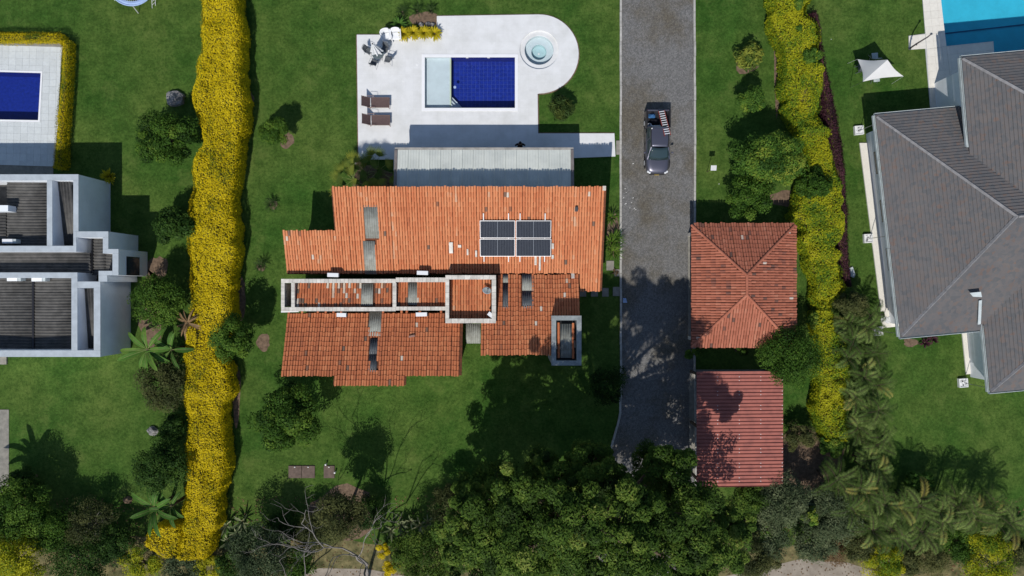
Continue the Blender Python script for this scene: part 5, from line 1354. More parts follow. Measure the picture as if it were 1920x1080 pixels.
Eb = [(0, 1), (1, 2), (2, 3), (3, 4), (4, 5), (0, 6), (6, 7), (7, 8), (8, 9), (0, 10), (10, 11), (11, 12), (12, 13), (2, 14), (14, 15), (15, 16), (2, 17), (17, 18), (18, 19)]
Rb = [(.14, .11), (.13, .10), (.16, .11), .06, (.075, .085), (.085, .10), .09, .06, .045, .04, .09, .06, .045, .04, .065, .045, .035, .065, .045, .035]
skin_body('body', Vb, Eb, Rb, M['skin'], pt)
skin_body('shirt', [Vb[i] for i in (0, 1, 2, 14, 15, 17, 18)], [(0, 1), (1, 2), (2, 3), (3, 4), (2, 5), (5, 6)], [(.155, .125), (.145, .115), (.175, .125), .08, .062, .08, .062], M['blackcloth'], pt)
skin_body('trousers', [Vb[i] for i in (0, 6, 7, 8, 10, 11, 12)], [(0, 1), (1, 2), (2, 3), (0, 4), (4, 5), (5, 6)], [(.155, .125), .105, .078, .065, .105, .078, .065], M['blackcloth'], pt)
MB().lathe((0, .03, 1.64), [(.095, -.02), (.108, .05), (.09, .11), (.05, .14), (0, .15)], 16).build('hair', M['hair'], pt, local=True, smooth=True)
for s in (-1, 1):
    MB().obox((s * .12, .06, .03), .10, .27, .07).build('shoe', M['blackpl'], pt, local=True, bevel=.02)
    for k in range(4): MB().tube([(s * (.16 - .01 * k), .10, 1.02), (s * (.13 - .012 * k), .14, 1.0 - .006 * k), (s * (.10 - .012 * k), .15, .985 - .012 * k)], .009, 5).build('finger', M['skin'], pt, local=True)
    MB().tube([(s * .18, .06, 1.03), (s * .19, .02, .99)], .010, 5).build('thumb', M['skin'], pt, local=True)
    MB().obox((s * .035, .135, 1.655), .022, .012, .012).build('eye', M['blackpl'], pt, local=True)
MB().obox((0, .145, 1.625), .024, .035, .05).build('nose', M['skin'], pt, local=True, bevel=.008)

# clay-rimmed inspection ring, manholes, slabs, stones
q = P(664.5, 305, .1); t = thing('ring_cover', 'round brick ringed cover beside the deck corner and fan palms', 'cover', (q.x, q.y, 0))
MB().lathe((q.x, q.y, 0), [(.17, .10), (.24, .10), (.25, .08), (.25, 0)], 24).build('rim', M['terracotta'], t); MB().lathe((q.x, q.y, 0), [(0, .11), (.16, .105), (.17, .09)], 24).build('lid', M['pebble'], t)
for (u0, v0, u1, v1, lab) in ((541, 873, 591, 896, 'wide brown inspection cover on the lower lawn'), (607, 873, 628, 896, 'small square brown inspection cover on the lower lawn')):
    r_ = rect(u0, v0, u1, v1); t = thing('inspection_cover', lab, 'cover', (r_[0][0], r_[0][1], 0), group='inspection covers on the lower lawn')
    n = 2 if u1 - u0 > 30 else 1
    for k in range(n):
        xa = r_[0][0] + (r_[1][0] - r_[0][0]) * k / n; xb = r_[0][0] + (r_[1][0] - r_[0][0]) * (k + 1) / n
        MB().box(xa + .015, xb - .015, r_[0][1], r_[2][1], 0, .07).build('lid', M['browncover'], t, bevel=.01)
        MB().box((xa + xb) / 2 - .04, (xa + xb) / 2 + .04, r_[2][1] - .12, r_[2][1] - .06, .07, .12).build('handle', M['white'], t)
for u, v, lab in ((611, 871, 'white vent cap behind the small inspection cover'), (628, 886, 'white vent cap at the side of the small inspection cover')):
    q = P(u, v, .2); t = thing('vent_pipe', lab, 'pipe', (q.x, q.y, 0), group='white vent pipes on the lower lawn')
    MB().tube([(q.x, q.y, 0), (q.x, q.y, .28)], .045, 10).build('pipe', M['white'], t); MB().lathe((q.x, q.y, .28), [(0, .06), (.06, .04), (.07, 0)], 12).build('cap', M['white'], t)
for i, (u0, v0, u1, v1, lab) in enumerate([(1137, 489, 1151, 507, 'paving slab in the strip beside the strappy plants'), (1149, 538, 1163, 555, 'stepping slab touching the driveway kerb'), (1129, 540, 1141, 556, 'stepping slab second from the driveway'), (1108, 541, 1121, 556, 'stepping slab third from the driveway'), (1087, 542, 1099, 556, 'stepping slab farthest from the driveway'), (1152, 505, 1163, 518, 'rough slab with a brown leaf by the kerb')]):
    o = MB().prism(rect(u0, v0, u1, v1), 0, .05).build('stepping_slab', M['slab'], bevel=.01); tag(o, lab, 'slab', 'slabs between house and driveway')
q = P(1338, 315, 1.7); t = thing('bird_table', 'small white square table on a post standing on the lawn right of the driveway', 'bird table', (q.x, q.y, 0))
MB().tube([(q.x, q.y, 0), (q.x, q.y, 1.66)], .02, 8).build('post', M['bark'], t)
for k in range(4): MB().obox((q.x + .0 + (k - 1.5) * .1, q.y, 1.70 + .004 * k), .092, .36, .03, R(-4)).build('board', M['white'], t)
def rock(u, v, r_, lab, h=.5, mat='stone'):
    q = P(u, v); me = bpy.data.meshes.new('rock'); bm = bmesh.new(); bmesh.ops.create_icosphere(bm, subdivisions=3, radius=1)
    sd_ = random.uniform(0, 9)
    for v_ in bm.verts:
        k = 1 + .16 * math.sin(v_.co.x * 4 + sd_) * math.cos(v_.co.y * 5 + sd_) + .08 * math.sin(v_.co.z * 9 + sd_); v_.co = Vector((v_.co.x * r_ * k, v_.co.y * r_ * k * .85, max(-.05, v_.co.z * h * k)))
    bm.to_mesh(me); bm.free(); o = link('boulder', me, M[mat]); o.location = (q.x, q.y, 0); tag(o, lab, 'boulder'); return o
rock(331, 186, .68, 'grey boulder half hidden by the tree left of the yellow hedge', .55)
rock(288, 808, .4, 'pale stone at the edge of the lower left planting', .35); rock(240, 938, .3, 'small brown stone in the shade by the banana plant', .3, 'soil')

# trampoline cut by the top edge
q = P(247, -34, .8); t = thing('trampoline', 'round pale blue trampoline cut by the top edge', 'trampoline', (q.x, q.y, 0))
def torus(bld, c, R_, r_, n=48, m=8):
    bld.tube([(c[0] + R_ * math.cos(a), c[1] + R_ * math.sin(a), c[2]) for a in np.linspace(0, 2*math.pi, n + 1)], r_, m); return bld
torus(MB(), (q.x, q.y, .82), 1.72, .045).build('frame_ring', M['paleblue'], t)
MB().lathe((q.x, q.y, 0), [(1.40, .80), (1.55, .835), (1.70, .80)], 48).build('safety_pad', M['paleblue'], t)
sp = MB()
for k in range(60):
    a = 2*math.pi*k/60; sp.tube([(q.x + 1.18 * math.cos(a), q.y + 1.18 * math.sin(a), .80), (q.x + 1.40 * math.cos(a), q.y + 1.40 * math.sin(a), .80)], .014, 5)
tag(sp.build('springs', M['alu'], t), kind='stuff')
MB().disc((q.x, q.y, .79), 1.18, 48).build('jumping_mat', M['blackpl'], t)
for k in range(6):
    a = 2*math.pi*k/6 + .55; MB().tube([(q.x + 1.7 * math.cos(a), q.y + 1.7 * math.sin(a), .8), (q.x + 1.95 * math.cos(a), q.y + 1.95 * math.sin(a), .02)], .03, 6).build('leg', M['alu'], t)
q = P(287, 2, .3); t = thing('trampoline_ladder', 'thin pale ladder leaning beside the trampoline at the top edge', 'ladder', (q.x, q.y, 0))
for s in (-1, 1): MB().tube([(q.x - .1 + s * .12, q.y - .3 + s * .1, 0), (q.x + .25 + s * .12, q.y + .35 + s * .1, .75)], .018, 6).build('rail', M['alu'], t)
for k in range(3): f = .25 + k * .25; MB().tube([(q.x - .1 + .35 * f - .12, q.y - .3 + .65 * f - .1, .75 * f), (q.x - .1 + .35 * f + .12, q.y - .3 + .65 * f + .1, .75 * f)], .014, 6).build('rung', M['alu'], t)

# ================================================================ right-hand garden: sail, furniture, shower, sunbed
a_, b_s, c_s, d_s = P(1608, 111, 1.35), P(1664, 112, 2.9), P(1694, 143, 1.8), P(1618, 153, 2.4)
t = thing('shade_sail', 'cream four cornered shade sail over garden chairs on the right lawn', 'shade sail', ((a_ + c_s) / 2).to_tuple()[:2] + (0,))
def sail(uu, vv):
    p = (a_ + (b_s - a_) * uu + (d_s - a_) * vv) if uu + vv <= 1 else (c_s + (b_s - c_s) * (1 - vv) + (d_s - c_s) * (1 - uu)); c0 = (a_ + b_s + c_s + d_s) / 4
    pull = .34 * ((math.sin(math.pi * uu) * abs(2 * vv - 1) ** 2) * .35 + (math.sin(math.pi * vv) * abs(2 * uu - 1) ** 2) * .35)
    return p.lerp(Vector((c0.x, c0.y, p.z)), pull)
gq = MB().grid(sail, 20, 20).build('canvas', M['sailm'], t, solid=.008)
ctr = sail(.5, .5)
for cn, nm in ((b_s, 'post'), (d_s, 'post')): MB().tube([((cn.x * 1.5 + ctr.x) / 2.5, (cn.y * 1.5 + ctr.y) / 2.5, 0), (cn.x, cn.y, cn.z)], .018, 8).build(nm, M['steel'], t)
for cn in (a_, c_s):
    out = (cn - ctr); out.z = 0; out = out.normalized(); MB().tube([cn, (cn.x + out.x * .15, cn.y + out.y * .15, .02)], .008, 5).build('guy_rope', M['white'], t)
def fold_chair(u, v, rz, lab, mat='white'):
    q = P(u, v, .4); t = thing('garden_chair', lab, 'chair', (q.x, q.y, 0), rz, group='chairs around the shade sail')
    for k in range(5): MB().box(-.22, .22, -.20 + k * .085, -.20 + k * .085 + .07, .42, .44).build('seat_slat', M[mat], t, local=True)
    for k in range(3): MB().obox((0, -.25 - .04 * k, .58 + .13 * k), .44, .02, .10, 0, R(-15)).build('back_slat', M[mat], t, local=True)
    for s in (-1, 1): MB().bar((s * .23, .22, 0), (s * .23, -.22, .45), .03).build('leg', M['steel'], t, local=True); MB().bar((s * .23, -.24, 0), (s * .23, .18, .43), .03).build('leg', M['steel'], t, local=True); MB().bar((s * .23, -.20, .42), (s * .23, -.37, .95), .03).build('back_rail', M['steel'], t, local=True)
fold_chair(1643, 148, R(186), 'pale garden chair poking out below the shade sail', 'gutter'); fold_chair(1640, 105, R(5), 'garden chair in the sail\'s shadow above the canvas', 'gutter'); fold_chair(1614, 128, R(-85), 'dark garden chair at the narrow side of the sail', 'greymesh')
q = P(1640, 128, .7); t = thing('garden_table', 'small square garden table hidden under the shade sail', 'table', (q.x, q.y, 0))
for k in range(6): MB().box(-.42 + k * .14, -.42 + k * .14 + .125, -.42, .42, .70, .73).build('slat', M['bark'], t, local=True)
for s in (-1, 1):
    for r_ in (-1, 1): MB().box(s * .37 - .03, s * .37 + .03, r_ * .37 - .03, r_ * .37 + .03, 0, .70).build('leg', M['bark'], t, local=True)
q = P(1706, 91, .07); t = thing('pool_shower', 'slim curved outdoor shower column at the pool deck notch', 'shower', (q.x, q.y, .07))
tip = P(1747, 63, 2.25) - q
MB().tube([(0, 0, 0), (-.10, -.03, .5), (-.14, -.03, 1.0), (-.06, .02, 1.5), (tip.x * .45, tip.y * .45, 1.95), (tip.x, tip.y, 2.2)], [.06, .06, .055, .05, .045, .04], 10).build('column', mk('grey_brown_steel', (.13, .11, .115), .45, metal=.3), t, local=True, smooth=True)
MB().lathe((tip.x, tip.y, 2.12), [(0, .07), (.05, .06), (.09, .02), (.09, 0), (0, 0)], 16).build('shower_head', M['steel'], t, local=True)
MB().lathe((0, 0, 0), [(0, .02), (.10, .02), (.11, 0)], 16).build('base_plate', M['steel'], t, local=True); MB().obox((-.1, -.09, 1.0), .06, .06, .08).build('tap', M['steel'], t, local=True)
q = P(1796, 165, .4); t = thing('day_bed', 'blue cushioned day bed in the shade of the slate roof eave', 'day bed', (q.x, q.y, .07), R(22))
MB().box(-.75, .85, -.42, .42, .12, .28).build('frame', M['darkmetal'], t, local=True); MB().box(-.73, .83, -.40, .40, .28, .42).build('mattress', mk('blue_grey_fabric', (.17, .22, .33), .9), t, local=True, bevel=.04)
for s in (-1, 1):
    for x in (-.7, .8): MB().box(x - .04, x + .04, s * .36 - .04, s * .36 + .04, 0, .12).build('leg', M['darkmetal'], t, local=True)
q = P(1782, 165, .55); o = None if True else MB().prism([(q.x - .25, q.y + .12), (q.x + .12, q.y - .30), (q.x + .10, q.y + .28)], .50, .56).build('towel', M['fabric'])
# ================================================================ vegetation
def unit(a): return a / np.maximum(np.linalg.norm(a, axis=-1, keepdims=True), 1e-9)
class QB:
    """collects leaf quads"""
    def __init__(s): s.V = []; s.T = []
    def leaves(s, p, nrm, size, aspect=.5, tone=None, r_=rng, fold=True):
        n = len(p); nrm = unit(nrm); h = unit(np.cross(nrm, r_.normal(size=(n, 3)))); k = np.cross(nrm, h)
        size = np.broadcast_to(np.asarray(size, float), (n,))[:, None]
        a = p - h * size * .5; b = p + k * size * aspect * .5 + nrm * size * .06; c = p + h * size * .5; d = p - k * size * aspect * .5 + nrm * size * .06
        s.V.append(np.stack([a, b, c, d], 1)); s.T.append(np.broadcast_to(np.asarray(tone if tone is not None else .5, float), (n,)).copy())
    def quads(s, V, tone): V = np.asarray(V, float); s.V.append(V); s.T.append(np.broadcast_to(np.asarray(tone, float), (len(V),)).copy())
    def build(s, name, mat, parent=None, stuff=False):
        V = np.concatenate(s.V); T = np.clip(np.concatenate(s.T), 0, 1)
        if parent is not None: V = V - np.array(ORI[parent.name])
        me = quad_mesh(name, V, T); me.materials.append(mat); o = link(name, me, None, parent)
        if stuff: o['kind'] = 'stuff'
        return o

def sphere_dirs(n, r_, zmin=-.35):
    d = unit(r_.normal(size=(int(n * 2.2) + 8, 3))); d = d[d[:, 2] > zmin][:n]
    return d

def crown_pts(c, rx, ry, rz, nclump, per, lsz, r_, tone0=.5, clump=.34, aspect=.5, qb=None, upbias=.7, shell=(.45, .92), tvar=.14):
    qb = qb or QB(); cen = []
    d = sphere_dirs(nclump, r_); nclump = len(d)
    rad = r_.uniform(shell[0], shell[1], nclump)
    for i in range(nclump):
        cc = np.array(c) + d[i] * rad[i] * np.array([rx, ry, rz]); cr = clump * min(rx, ry) * r_.uniform(.6, 1.25); cen.append(cc)
        m = int(per * r_.uniform(.7, 1.3)); dd = sphere_dirs(m, r_, -.6); m = len(dd)
        p = cc + dd * cr * r_.uniform(.55, 1.08, (m, 1)) * np.array([1, 1, .72])
        nr = dd + np.array([0, 0, upbias]) + r_.normal(0, .45, (m, 3))
        t = tone0 + r_.normal(0, tvar) + r_.normal(0, .13, m)
        qb.leaves(p, nr, lsz * r_.uniform(.65, 1.3, m), aspect, t, r_)
    return qb, cen

TREE_LABELS = set()
def tree(name, lab, u, v, rpx, ztop, kind='mid', cat='tree', flat=.62, nclump=38, per=230, lsz=.17, clump=.34, aspect=.5, tone0=.5, trunk=.10, seed=None, group=None, rv=None, base=None, bark='bark', upbias=.7, shell=(.45, .92), limbs=6, tvar=.14):
    r_ = np.random.default_rng(seed if seed is not None else int(u * 7 + v * 13))
    assert lab not in TREE_LABELS, lab; TREE_LABELS.add(lab)
    zc = ztop * .62; k = (CAM_H - zc) / CAM_F; c = P(u, v, zc); rx = rpx * k; ry = (rv or rpx) * k; rz = (ztop - zc) * 1.0
    bs = P(*base) if base else Vector((c.x, c.y, 0))
    t = thing(name, lab, cat, (bs.x, bs.y, 0), group=group)
    qb, cen = crown_pts((c.x, c.y, zc), rx * .86, ry * .86, rz * .92, nclump, per, lsz, r_, tone0, clump, aspect, upbias=upbias, shell=shell, tvar=tvar)
    qb.build('crown', G[kind], t)
    b = MB(); top = Vector((c.x, c.y, zc * .75)); mid = bs.lerp(top, .55) + Vector((r_.normal(0, .08), r_.normal(0, .08), 0))
    b.tube([bs + Vector((0, 0, -.05)), bs + Vector((0, 0, .15)), mid, top], [trunk * 1.5, trunk * 1.1, trunk * .85, trunk * .6], 8)
    for i in r_.choice(len(cen), min(limbs, len(cen)), replace=False):
        e = Vector(cen[i]); st = mid.lerp(top, r_.uniform(0, 1)); m2 = st.lerp(e, .5) + Vector((r_.normal(0, .1), r_.normal(0, .1), .12)); b.tube([st, m2, e], [trunk * .5, trunk * .3, trunk * .10], 6)
    b.build('trunk', M[bark], t, smooth=True)
    return t

# ---------------------------------------------------------------- hedges
def hedge(name, lab, rows, zt, kind, lsz, dens, seed, cat='hedge', bulge=.12, side=1.0, lump=.16, tone0=.55, skip=None, tvar=.14, aspect=.55):
    """rows: (v, uL, uR) outline of the hedge top; a body of twigs under a skin of small leaves"""
    r_ = np.random.default_rng(seed)
    rows = sorted(rows); vs = np.array([a[0] for a in rows]); Ls = np.array([a[1] for a in rows]); Rs = np.array([a[2] for a in rows])
    y0 = P(0, vs[-1], zt).y; y1 = P(0, vs[0], zt).y; k = (CAM_H - zt) / CAM_F
    def edges(y):
        v = 540 - y / k; g = .10 if zt > 1.5 else 0.0; return (np.interp(v, vs, Ls) - 960) * k + g, (np.interp(v, vs, Rs) - 960) * k - g
    ph = r_.uniform(0, 6.28, 12)
    def vnoise(cell, sd):
        g_ = np.random.default_rng(sd).uniform(-1, 1, (160, 160))
        def f_(x, y):
            a, b_ = np.asarray(x) / cell + 40.3, np.asarray(y) / cell + 70.7; i, j = np.floor(a).astype(int), np.floor(b_).astype(int); s, t_ = a - i, b_ - j; s, t_ = s * s * (3 - 2 * s), t_ * t_ * (3 - 2 * t_); i, j = i % 159, j % 159
            return g_[i, j] * (1 - s) * (1 - t_) + g_[i + 1, j] * s * (1 - t_) + g_[i, j + 1] * (1 - s) * t_ + g_[i + 1, j + 1] * s * t_
        return f_
    n1, n2, n3 = vnoise(1.3, seed + 100), vnoise(.55, seed + 200), vnoise(2.4, seed + 300)
    def top(x, y):
        return zt + lump * (n1(x, y) * .9 + n2(x, y) * .7 + n3(x, y) * .6)
        return zt + lump * (np.sin(x * 1.9 + ph[0]) * np.sin(y * 1.3 + ph[1]) * .6 + np.sin(x * 4.1 + y * 2.2 + ph[2]) * .45 + np.sin(y * .45 + ph[3]) * .5 + np.sin(y * 5.3 - x * 3.3 + ph[4]) * .45 + np.sin(x * 8.7 + y * 1.9 + ph[11]) * np.sin(y * 7.9 - x * 2.1 + ph[2]) * .4)
    def wob(y, s): return bulge * (n1(y * 0 + s * 7, y) * 1.1 + n2(y * 0 + s * 7, y) * .8 + n3(y * 0 + s * 7, y) * .6)
    def wob_(y, s): return bulge * (np.sin(y * 2.1 + ph[5] + s) * .5 + np.sin(y * 5.7 + ph[6] + 2 * s) * .35 + np.sin(y * .8 + ph[7] - s) * .6)
    yc = (y0 + y1) / 2; xl, xr = edges(yc); t = thing(name, lab, cat, (float((xl + xr) / 2), float(yc), 0))
    # core
    n = max(12, int((y1 - y0) / .35)); b = MB(); ins = .16
    ring_n = 8
    for i in range(n + 1):
        y = y0 + .1 + (y1 - y0 - .2) * i / n; xl, xr = edges(y); xl += wob(y, 0) + ins; xr += wob(y, 3) - ins; w_ = xr - xl
        zz = [float(top(np.array(xl + w_ * f), y)) - .16 for f in (.0, .25, .5, .75, 1)]; zz = [z_ - .16 for z_ in zz]
        b.v += [(xl, y, 0), (xl - .02, y, zz[0] * .8), (xl + w_ * .12, y, zz[0]), (xl + w_ * .38, y, zz[1]), (xl + w_ * .62, y, zz[3]), (xl + w_ * .88, y, zz[4]), (xr + .02, y, zz[4] * .8), (xr, y, 0)]
    for i in range(n):
        for j in range(ring_n - 1): a = i * ring_n + j; b.f.append((a, a + 1, a + ring_n + 1, a + ring_n))
    b.f.append(tuple(range(ring_n))); b.f.append(tuple(range(n * ring_n, (n + 1) * ring_n))[::-1])
    b.build('twig_body', M['hedgecore'], t)
    # leaf skin
    qb = QB(); 
    ys = r_.uniform(y0, y1, int((y1 - y0) * dens * 4.6)); xl, xr = edges(ys); xl = xl + wob(ys, 0); xr = xr + wob(ys, 3)
    wmax = np.max(xr - xl); f = r_.uniform(0, 1, len(ys)); keep = r_.uniform(0, 1, len(ys)) < (xr - xl) / 4.6; ys, xl, xr, f = ys[keep], xl[keep], xr[keep], f[keep]
    xs = xl + (xr - xl) * f; z = top(xs, ys); ed = np.minimum(xs - xl, xr - xs); z = z - .30 * np.clip(1 - ed / .35, 0, 1) ** 2 + r_.normal(0, .05, len(ys)) - np.abs(r_.normal(0, .05, len(ys)))
    nx = np.where(xs - xl < .3, -(1 - (xs - xl) / .3), np.where(xr - xs < .3, 1 - (xr - xs) / .3, 0)) * .9
    nrm = np.stack([nx + r_.normal(0, .42, len(ys)), r_.normal(0, .42, len(ys)) - .15, np.ones(len(ys))], 1)
    dep = n1(xs + 9, ys) * .17 + n2(xs, ys + 5) * .15 + n3(xs + 3, ys) * .15
    dep_ = (np.sin(xs * 3.1 + ph[8]) * np.sin(ys * 2.7 + ph[9]) + np.sin(xs * 7.3 + ys * 5.9 + ph[10]) * .6 + np.sin(xs * .9 + ys * .7 + ph[1]) * .8) * .075
    tn = tone0 + dep + r_.normal(0, tvar, len(ys))
    P3 = np.stack([xs, ys, z], 1)
    if skip is not None: m = ~skip(xs, ys); P3, nrm, tn = P3[m], nrm[m], tn[m]
    qb.leaves(P3, nrm, lsz * r_.uniform(.7, 1.35, len(P3)), aspect, tn, r_)
    for s in (-1, 1):
        ns = int((y1 - y0) * zt * dens * side); ys = r_.uniform(y0, y1, ns); xl, xr = edges(ys); zz = r_.uniform(.05, zt - .1, ns)
        xs = (xl + wob(ys, 0) + .05 if s < 0 else xr + wob(ys, 3) - .05) + s * (.12 * np.sin(np.pi * zz / zt) + r_.normal(0, .05, ns))
        qb.leaves(np.stack([xs, ys, zz], 1), np.stack([np.full(ns, s) + r_.normal(0, .4, ns), r_.normal(0, .4, ns), .5 + r_.normal(0, .3, ns)], 1), lsz * r_.uniform(.7, 1.35, ns), aspect, tone0 - .1 + r_.normal(0, .14, ns), r_)
    for ye, s in ((y0, -1), (y1, 1)):
        xl, xr = edges(ye); ns = int((xr - xl) * zt * dens); xs = r_.uniform(xl, xr, ns); zz = r_.uniform(.05, zt, ns)
        qb.leaves(np.stack([xs, ye + s * .05 + r_.normal(0, .05, ns), zz], 1), np.stack([r_.normal(0, .4, ns), np.full(ns, s) + r_.normal(0, .3, ns), .5 + r_.normal(0, .3, ns)], 1), lsz * r_.uniform(.7, 1.35, ns), aspect, tone0 + r_.normal(0, .14, ns), r_)
    o = qb.build('leaves', G[kind], t, stuff=True)
    return t

hedge('yellow_hedge', 'long tall golden yellow hedge dividing the left gardens', [(-40, 374, 443), (0, 372, 445), (50, 369, 450), (100, 366, 449), (170, 358, 452), (230, 365, 453), (262, 374, 449), (300, 362, 446), (335, 360, 444), (370, 357, 438), (430, 347, 440), (470, 344, 440),
      (520, 355, 432), (560, 350, 437), (600, 351, 428), (640, 342, 410), (665, 345, 404), (690, 345, 426), (740, 345, 428), (762, 342, 412), (800, 344, 418), (850, 345, 421), (900, 345, 420), (940, 343, 405), (985, 341, 402), (1020, 337, 396), (1048, 335, 385)], 1.95, 'gold', .105, 420, 3, bulge=.20, lump=.24)
hedge('yellow_hedge', 'short golden hedge spur turning left at the lower end of the long hedge', [(990, 285, 338), (1005, 268, 338), (1025, 262, 338), (1045, 300, 340)], 1.75, 'gold', .115, 330, 4)
hedge('yellow_green_hedge', 'mottled yellow green hedge along the right garden, upper stretch', [(-40, 1446, 1524), (0, 1448, 1526), (50, 1450, 1538), (100, 1460, 1541), (160, 1465, 1548), (200, 1478, 1551), (235, 1495, 1555), (270, 1512, 1560), (330, 1513, 1572), (365, 1505, 1575), (400, 1501, 1577), (440, 1502, 1576), (500, 1512, 1575), (540, 1520, 1588), (575, 1530, 1575), (590, 1533, 1564)], 1.7, 'goldgreen', .12, 430, 5, bulge=.38, lump=.3, tone0=.40)
hedge('yellow_green_hedge', 'yellow green hedge stretch running down beside the palms', [(583, 1533, 1562), (620, 1538, 1572), (650, 1541, 1604), (700, 1540, 1602), (750, 1531, 1592), (790, 1535, 1594), (825, 1545, 1592)], 1.7, 'goldgreen', .12, 430, 6, bulge=.2, lump=.3, tone0=.46)
hedge('purple_hedge', 'dark purple leaved low hedge beside the yellow green one', [(22, 1524, 1534), (60, 1532, 1541), (100, 1538, 1548), (150, 1542, 1558), (200, 1546, 1567), (270, 1560, 1581), (330, 1568, 1587), (400, 1573, 1591), (460, 1573, 1593), (500, 1577, 1594), (535, 1589, 1597)], 1.0, 'purple', .12, 380, 7, bulge=.08, lump=.12)
hedge('low_hedge', 'clipped low yellow hedge down the side of the left pool deck', [(74, 112, 126), (100, 113, 126), (150, 111, 124), (210, 104, 119), (270, 100, 116), (312, 98, 115)], 1.0, 'gold', .075, 620, 8, bulge=.03, lump=.05, tone0=.36)
hedge('low_hedge', 'clipped low yellow hedge along the top of the left pool deck', [(62, -60, 112), (74, -60, 113)], 1.0, 'gold', .075, 620, 9, bulge=.03, lump=.05, tone0=.36)
o = MB().prism(pix([(-80, 73), (114, 79), (116, 86), (-80, 80)], .35), 0, .35).build('planter_edge', M['slab']); tag(o, 'grey planter edging between the low hedge and the left deck', 'edging', kind='structure')

# ---------------------------------------------------------------- single blades, fronds, fans
def blade(qb, base, dirv, L, w_, droop, seg=6, tone=.5, r_=rng, fold=.35, taper=.9, wprof=None):
    """one strap leaf with a folded midrib"""
    d = np.array(dirv, float); d = d / np.linalg.norm(d); hz = np.array([d[0], d[1], 0]); hn = np.linalg.norm(hz); hz = hz / hn if hn > 1e-3 else np.array([1., 0, 0])
    side = np.cross(hz, [0, 0, 1.]); pts = []; p = np.array(base, float); ang = math.atan2(d[2], hn)
    for i in range(seg + 1):
        pts.append(p.copy()); a = ang - droop * ((i + .5) / seg) ** 1.3; p = p + (hz * math.cos(a) + np.array([0, 0, math.sin(a)])) * L / seg
    Q = []; prof = [(wprof(i / seg) if wprof else (math.sin(math.pi * min(1, (.12 + i / seg * taper)))) ** .7) * w_ / 2 for i in range(seg + 1)]; prof[-1] = .004
    for i in range(seg):
        up = np.array([0, 0, 1.]) * fold
        a0, a1 = pts[i], pts[i + 1]
        for s in (-1, 1):
            b0 = a0 + side * s * prof[i] + up * prof[i]; b1 = a1 + side * s * prof[i + 1] + up * prof[i + 1]; Q.append([a0, b0, b1, a1] if s > 0 else [a0, a1, b1, b0])
    qb.quads(Q, tone + r_.normal(0, .05, len(Q)))
    return pts

def frond(qb, base, az, el, L, droop, nleaf, ll, r_, tone=.5, lw=.035, vshape=.35, rach=None, sweep=.55):
    hz = np.array([math.cos(az), math.sin(az), 0]); side = np.array([-math.sin(az), math.cos(az), 0]); pts = []; p = np.array(base, float); seg = 10; dirs = []
    for i in range(seg + 1):
        a = el - droop * (i / seg) ** 1.4; dv = hz * math.cos(a) + np.array([0, 0, math.sin(a)]); pts.append(p.copy()); dirs.append(dv); p = p + dv * L / seg
    Q = []; T = []
    for k in range(nleaf):
        f = .12 + .88 * (k + .5) / nleaf; i = min(seg - 1, int(f * seg)); g = f * seg - i; c = pts[i] * (1 - g) + pts[i + 1] * g; dv = dirs[i]; up = np.cross(dv, side); up = up if up[2] > 0 else -up
        l = ll * (math.sin(math.pi * (.12 + .83 * f)) ** .6) * r_.uniform(.85, 1.1)
        for s in (-1, 1):
            ld_ = side * s * (1 - sweep * f * .6) + dv * (.35 + sweep * f) + up * vshape; ld_ = ld_ / np.linalg.norm(ld_); tip = c + ld_ * l + np.array([0, 0, -l * .22]); wv = dv * lw
            m = c + ld_ * l * .5
            Q.append([c - wv * .3, m - wv * .55, tip, m + wv * .55] if s > 0 else [c - wv * .3, m + wv * .55, tip, m - wv * .55]); T.append(tone + r_.normal(0, .09))
    qb.quads(Q, T)
    if rach is not None: rach.tube([tuple(q) for q in pts[::2]], [.018, .016, .013, .010, .007, .004][:len(pts[::2])], 5, caps=False)
    return pts

def palm(lab, u, v, ztop, nf=11, L=1.9, seed=0, tone0=.5, stems=3, group='areca palms', kind='palm', name='areca_palm', dead=.035):
    r_ = np.random.default_rng(seed); zc = ztop * .55; c = P(u, v, ztop * .8); t = thing(name, lab, 'palm', (c.x, c.y, 0), group=group)
    assert lab not in TREE_LABELS, lab; TREE_LABELS.add(lab)
    qb = QB(); ra = MB(); st = MB()
    for s in range(stems):
        off = np.array([r_.normal(0, .28), r_.normal(0, .28)]) if stems > 1 else np.zeros(2); h = zc * r_.uniform(.75, 1.15); bx = np.array([c.x + off[0], c.y + off[1], h])
        st.tube([(c.x + off[0] * .5, c.y + off[1] * .5, 0), tuple(bx)], [.07, .05], 7)
        a0 = r_.uniform(0, 6.28)
        for k in range(nf):
            az = a0 + k * 2.4 + r_.normal(0, .2); el = r_.uniform(.35, 1.25); tn = tone0 + r_.normal(0, .22) + (.5 if r_.random() < dead else 0)
            frond(qb, bx, az, el, L * r_.uniform(.8, 1.15), r_.uniform(1.5, 2.4), 30, .40, r_, tn, .036, rach=ra, sweep=.35, vshape=.25)
    qb.build('fronds', G[kind], t); ra.build('leaf_stalks', M['bark'], t); st.build('trunk', M['bark'], t)
    return t

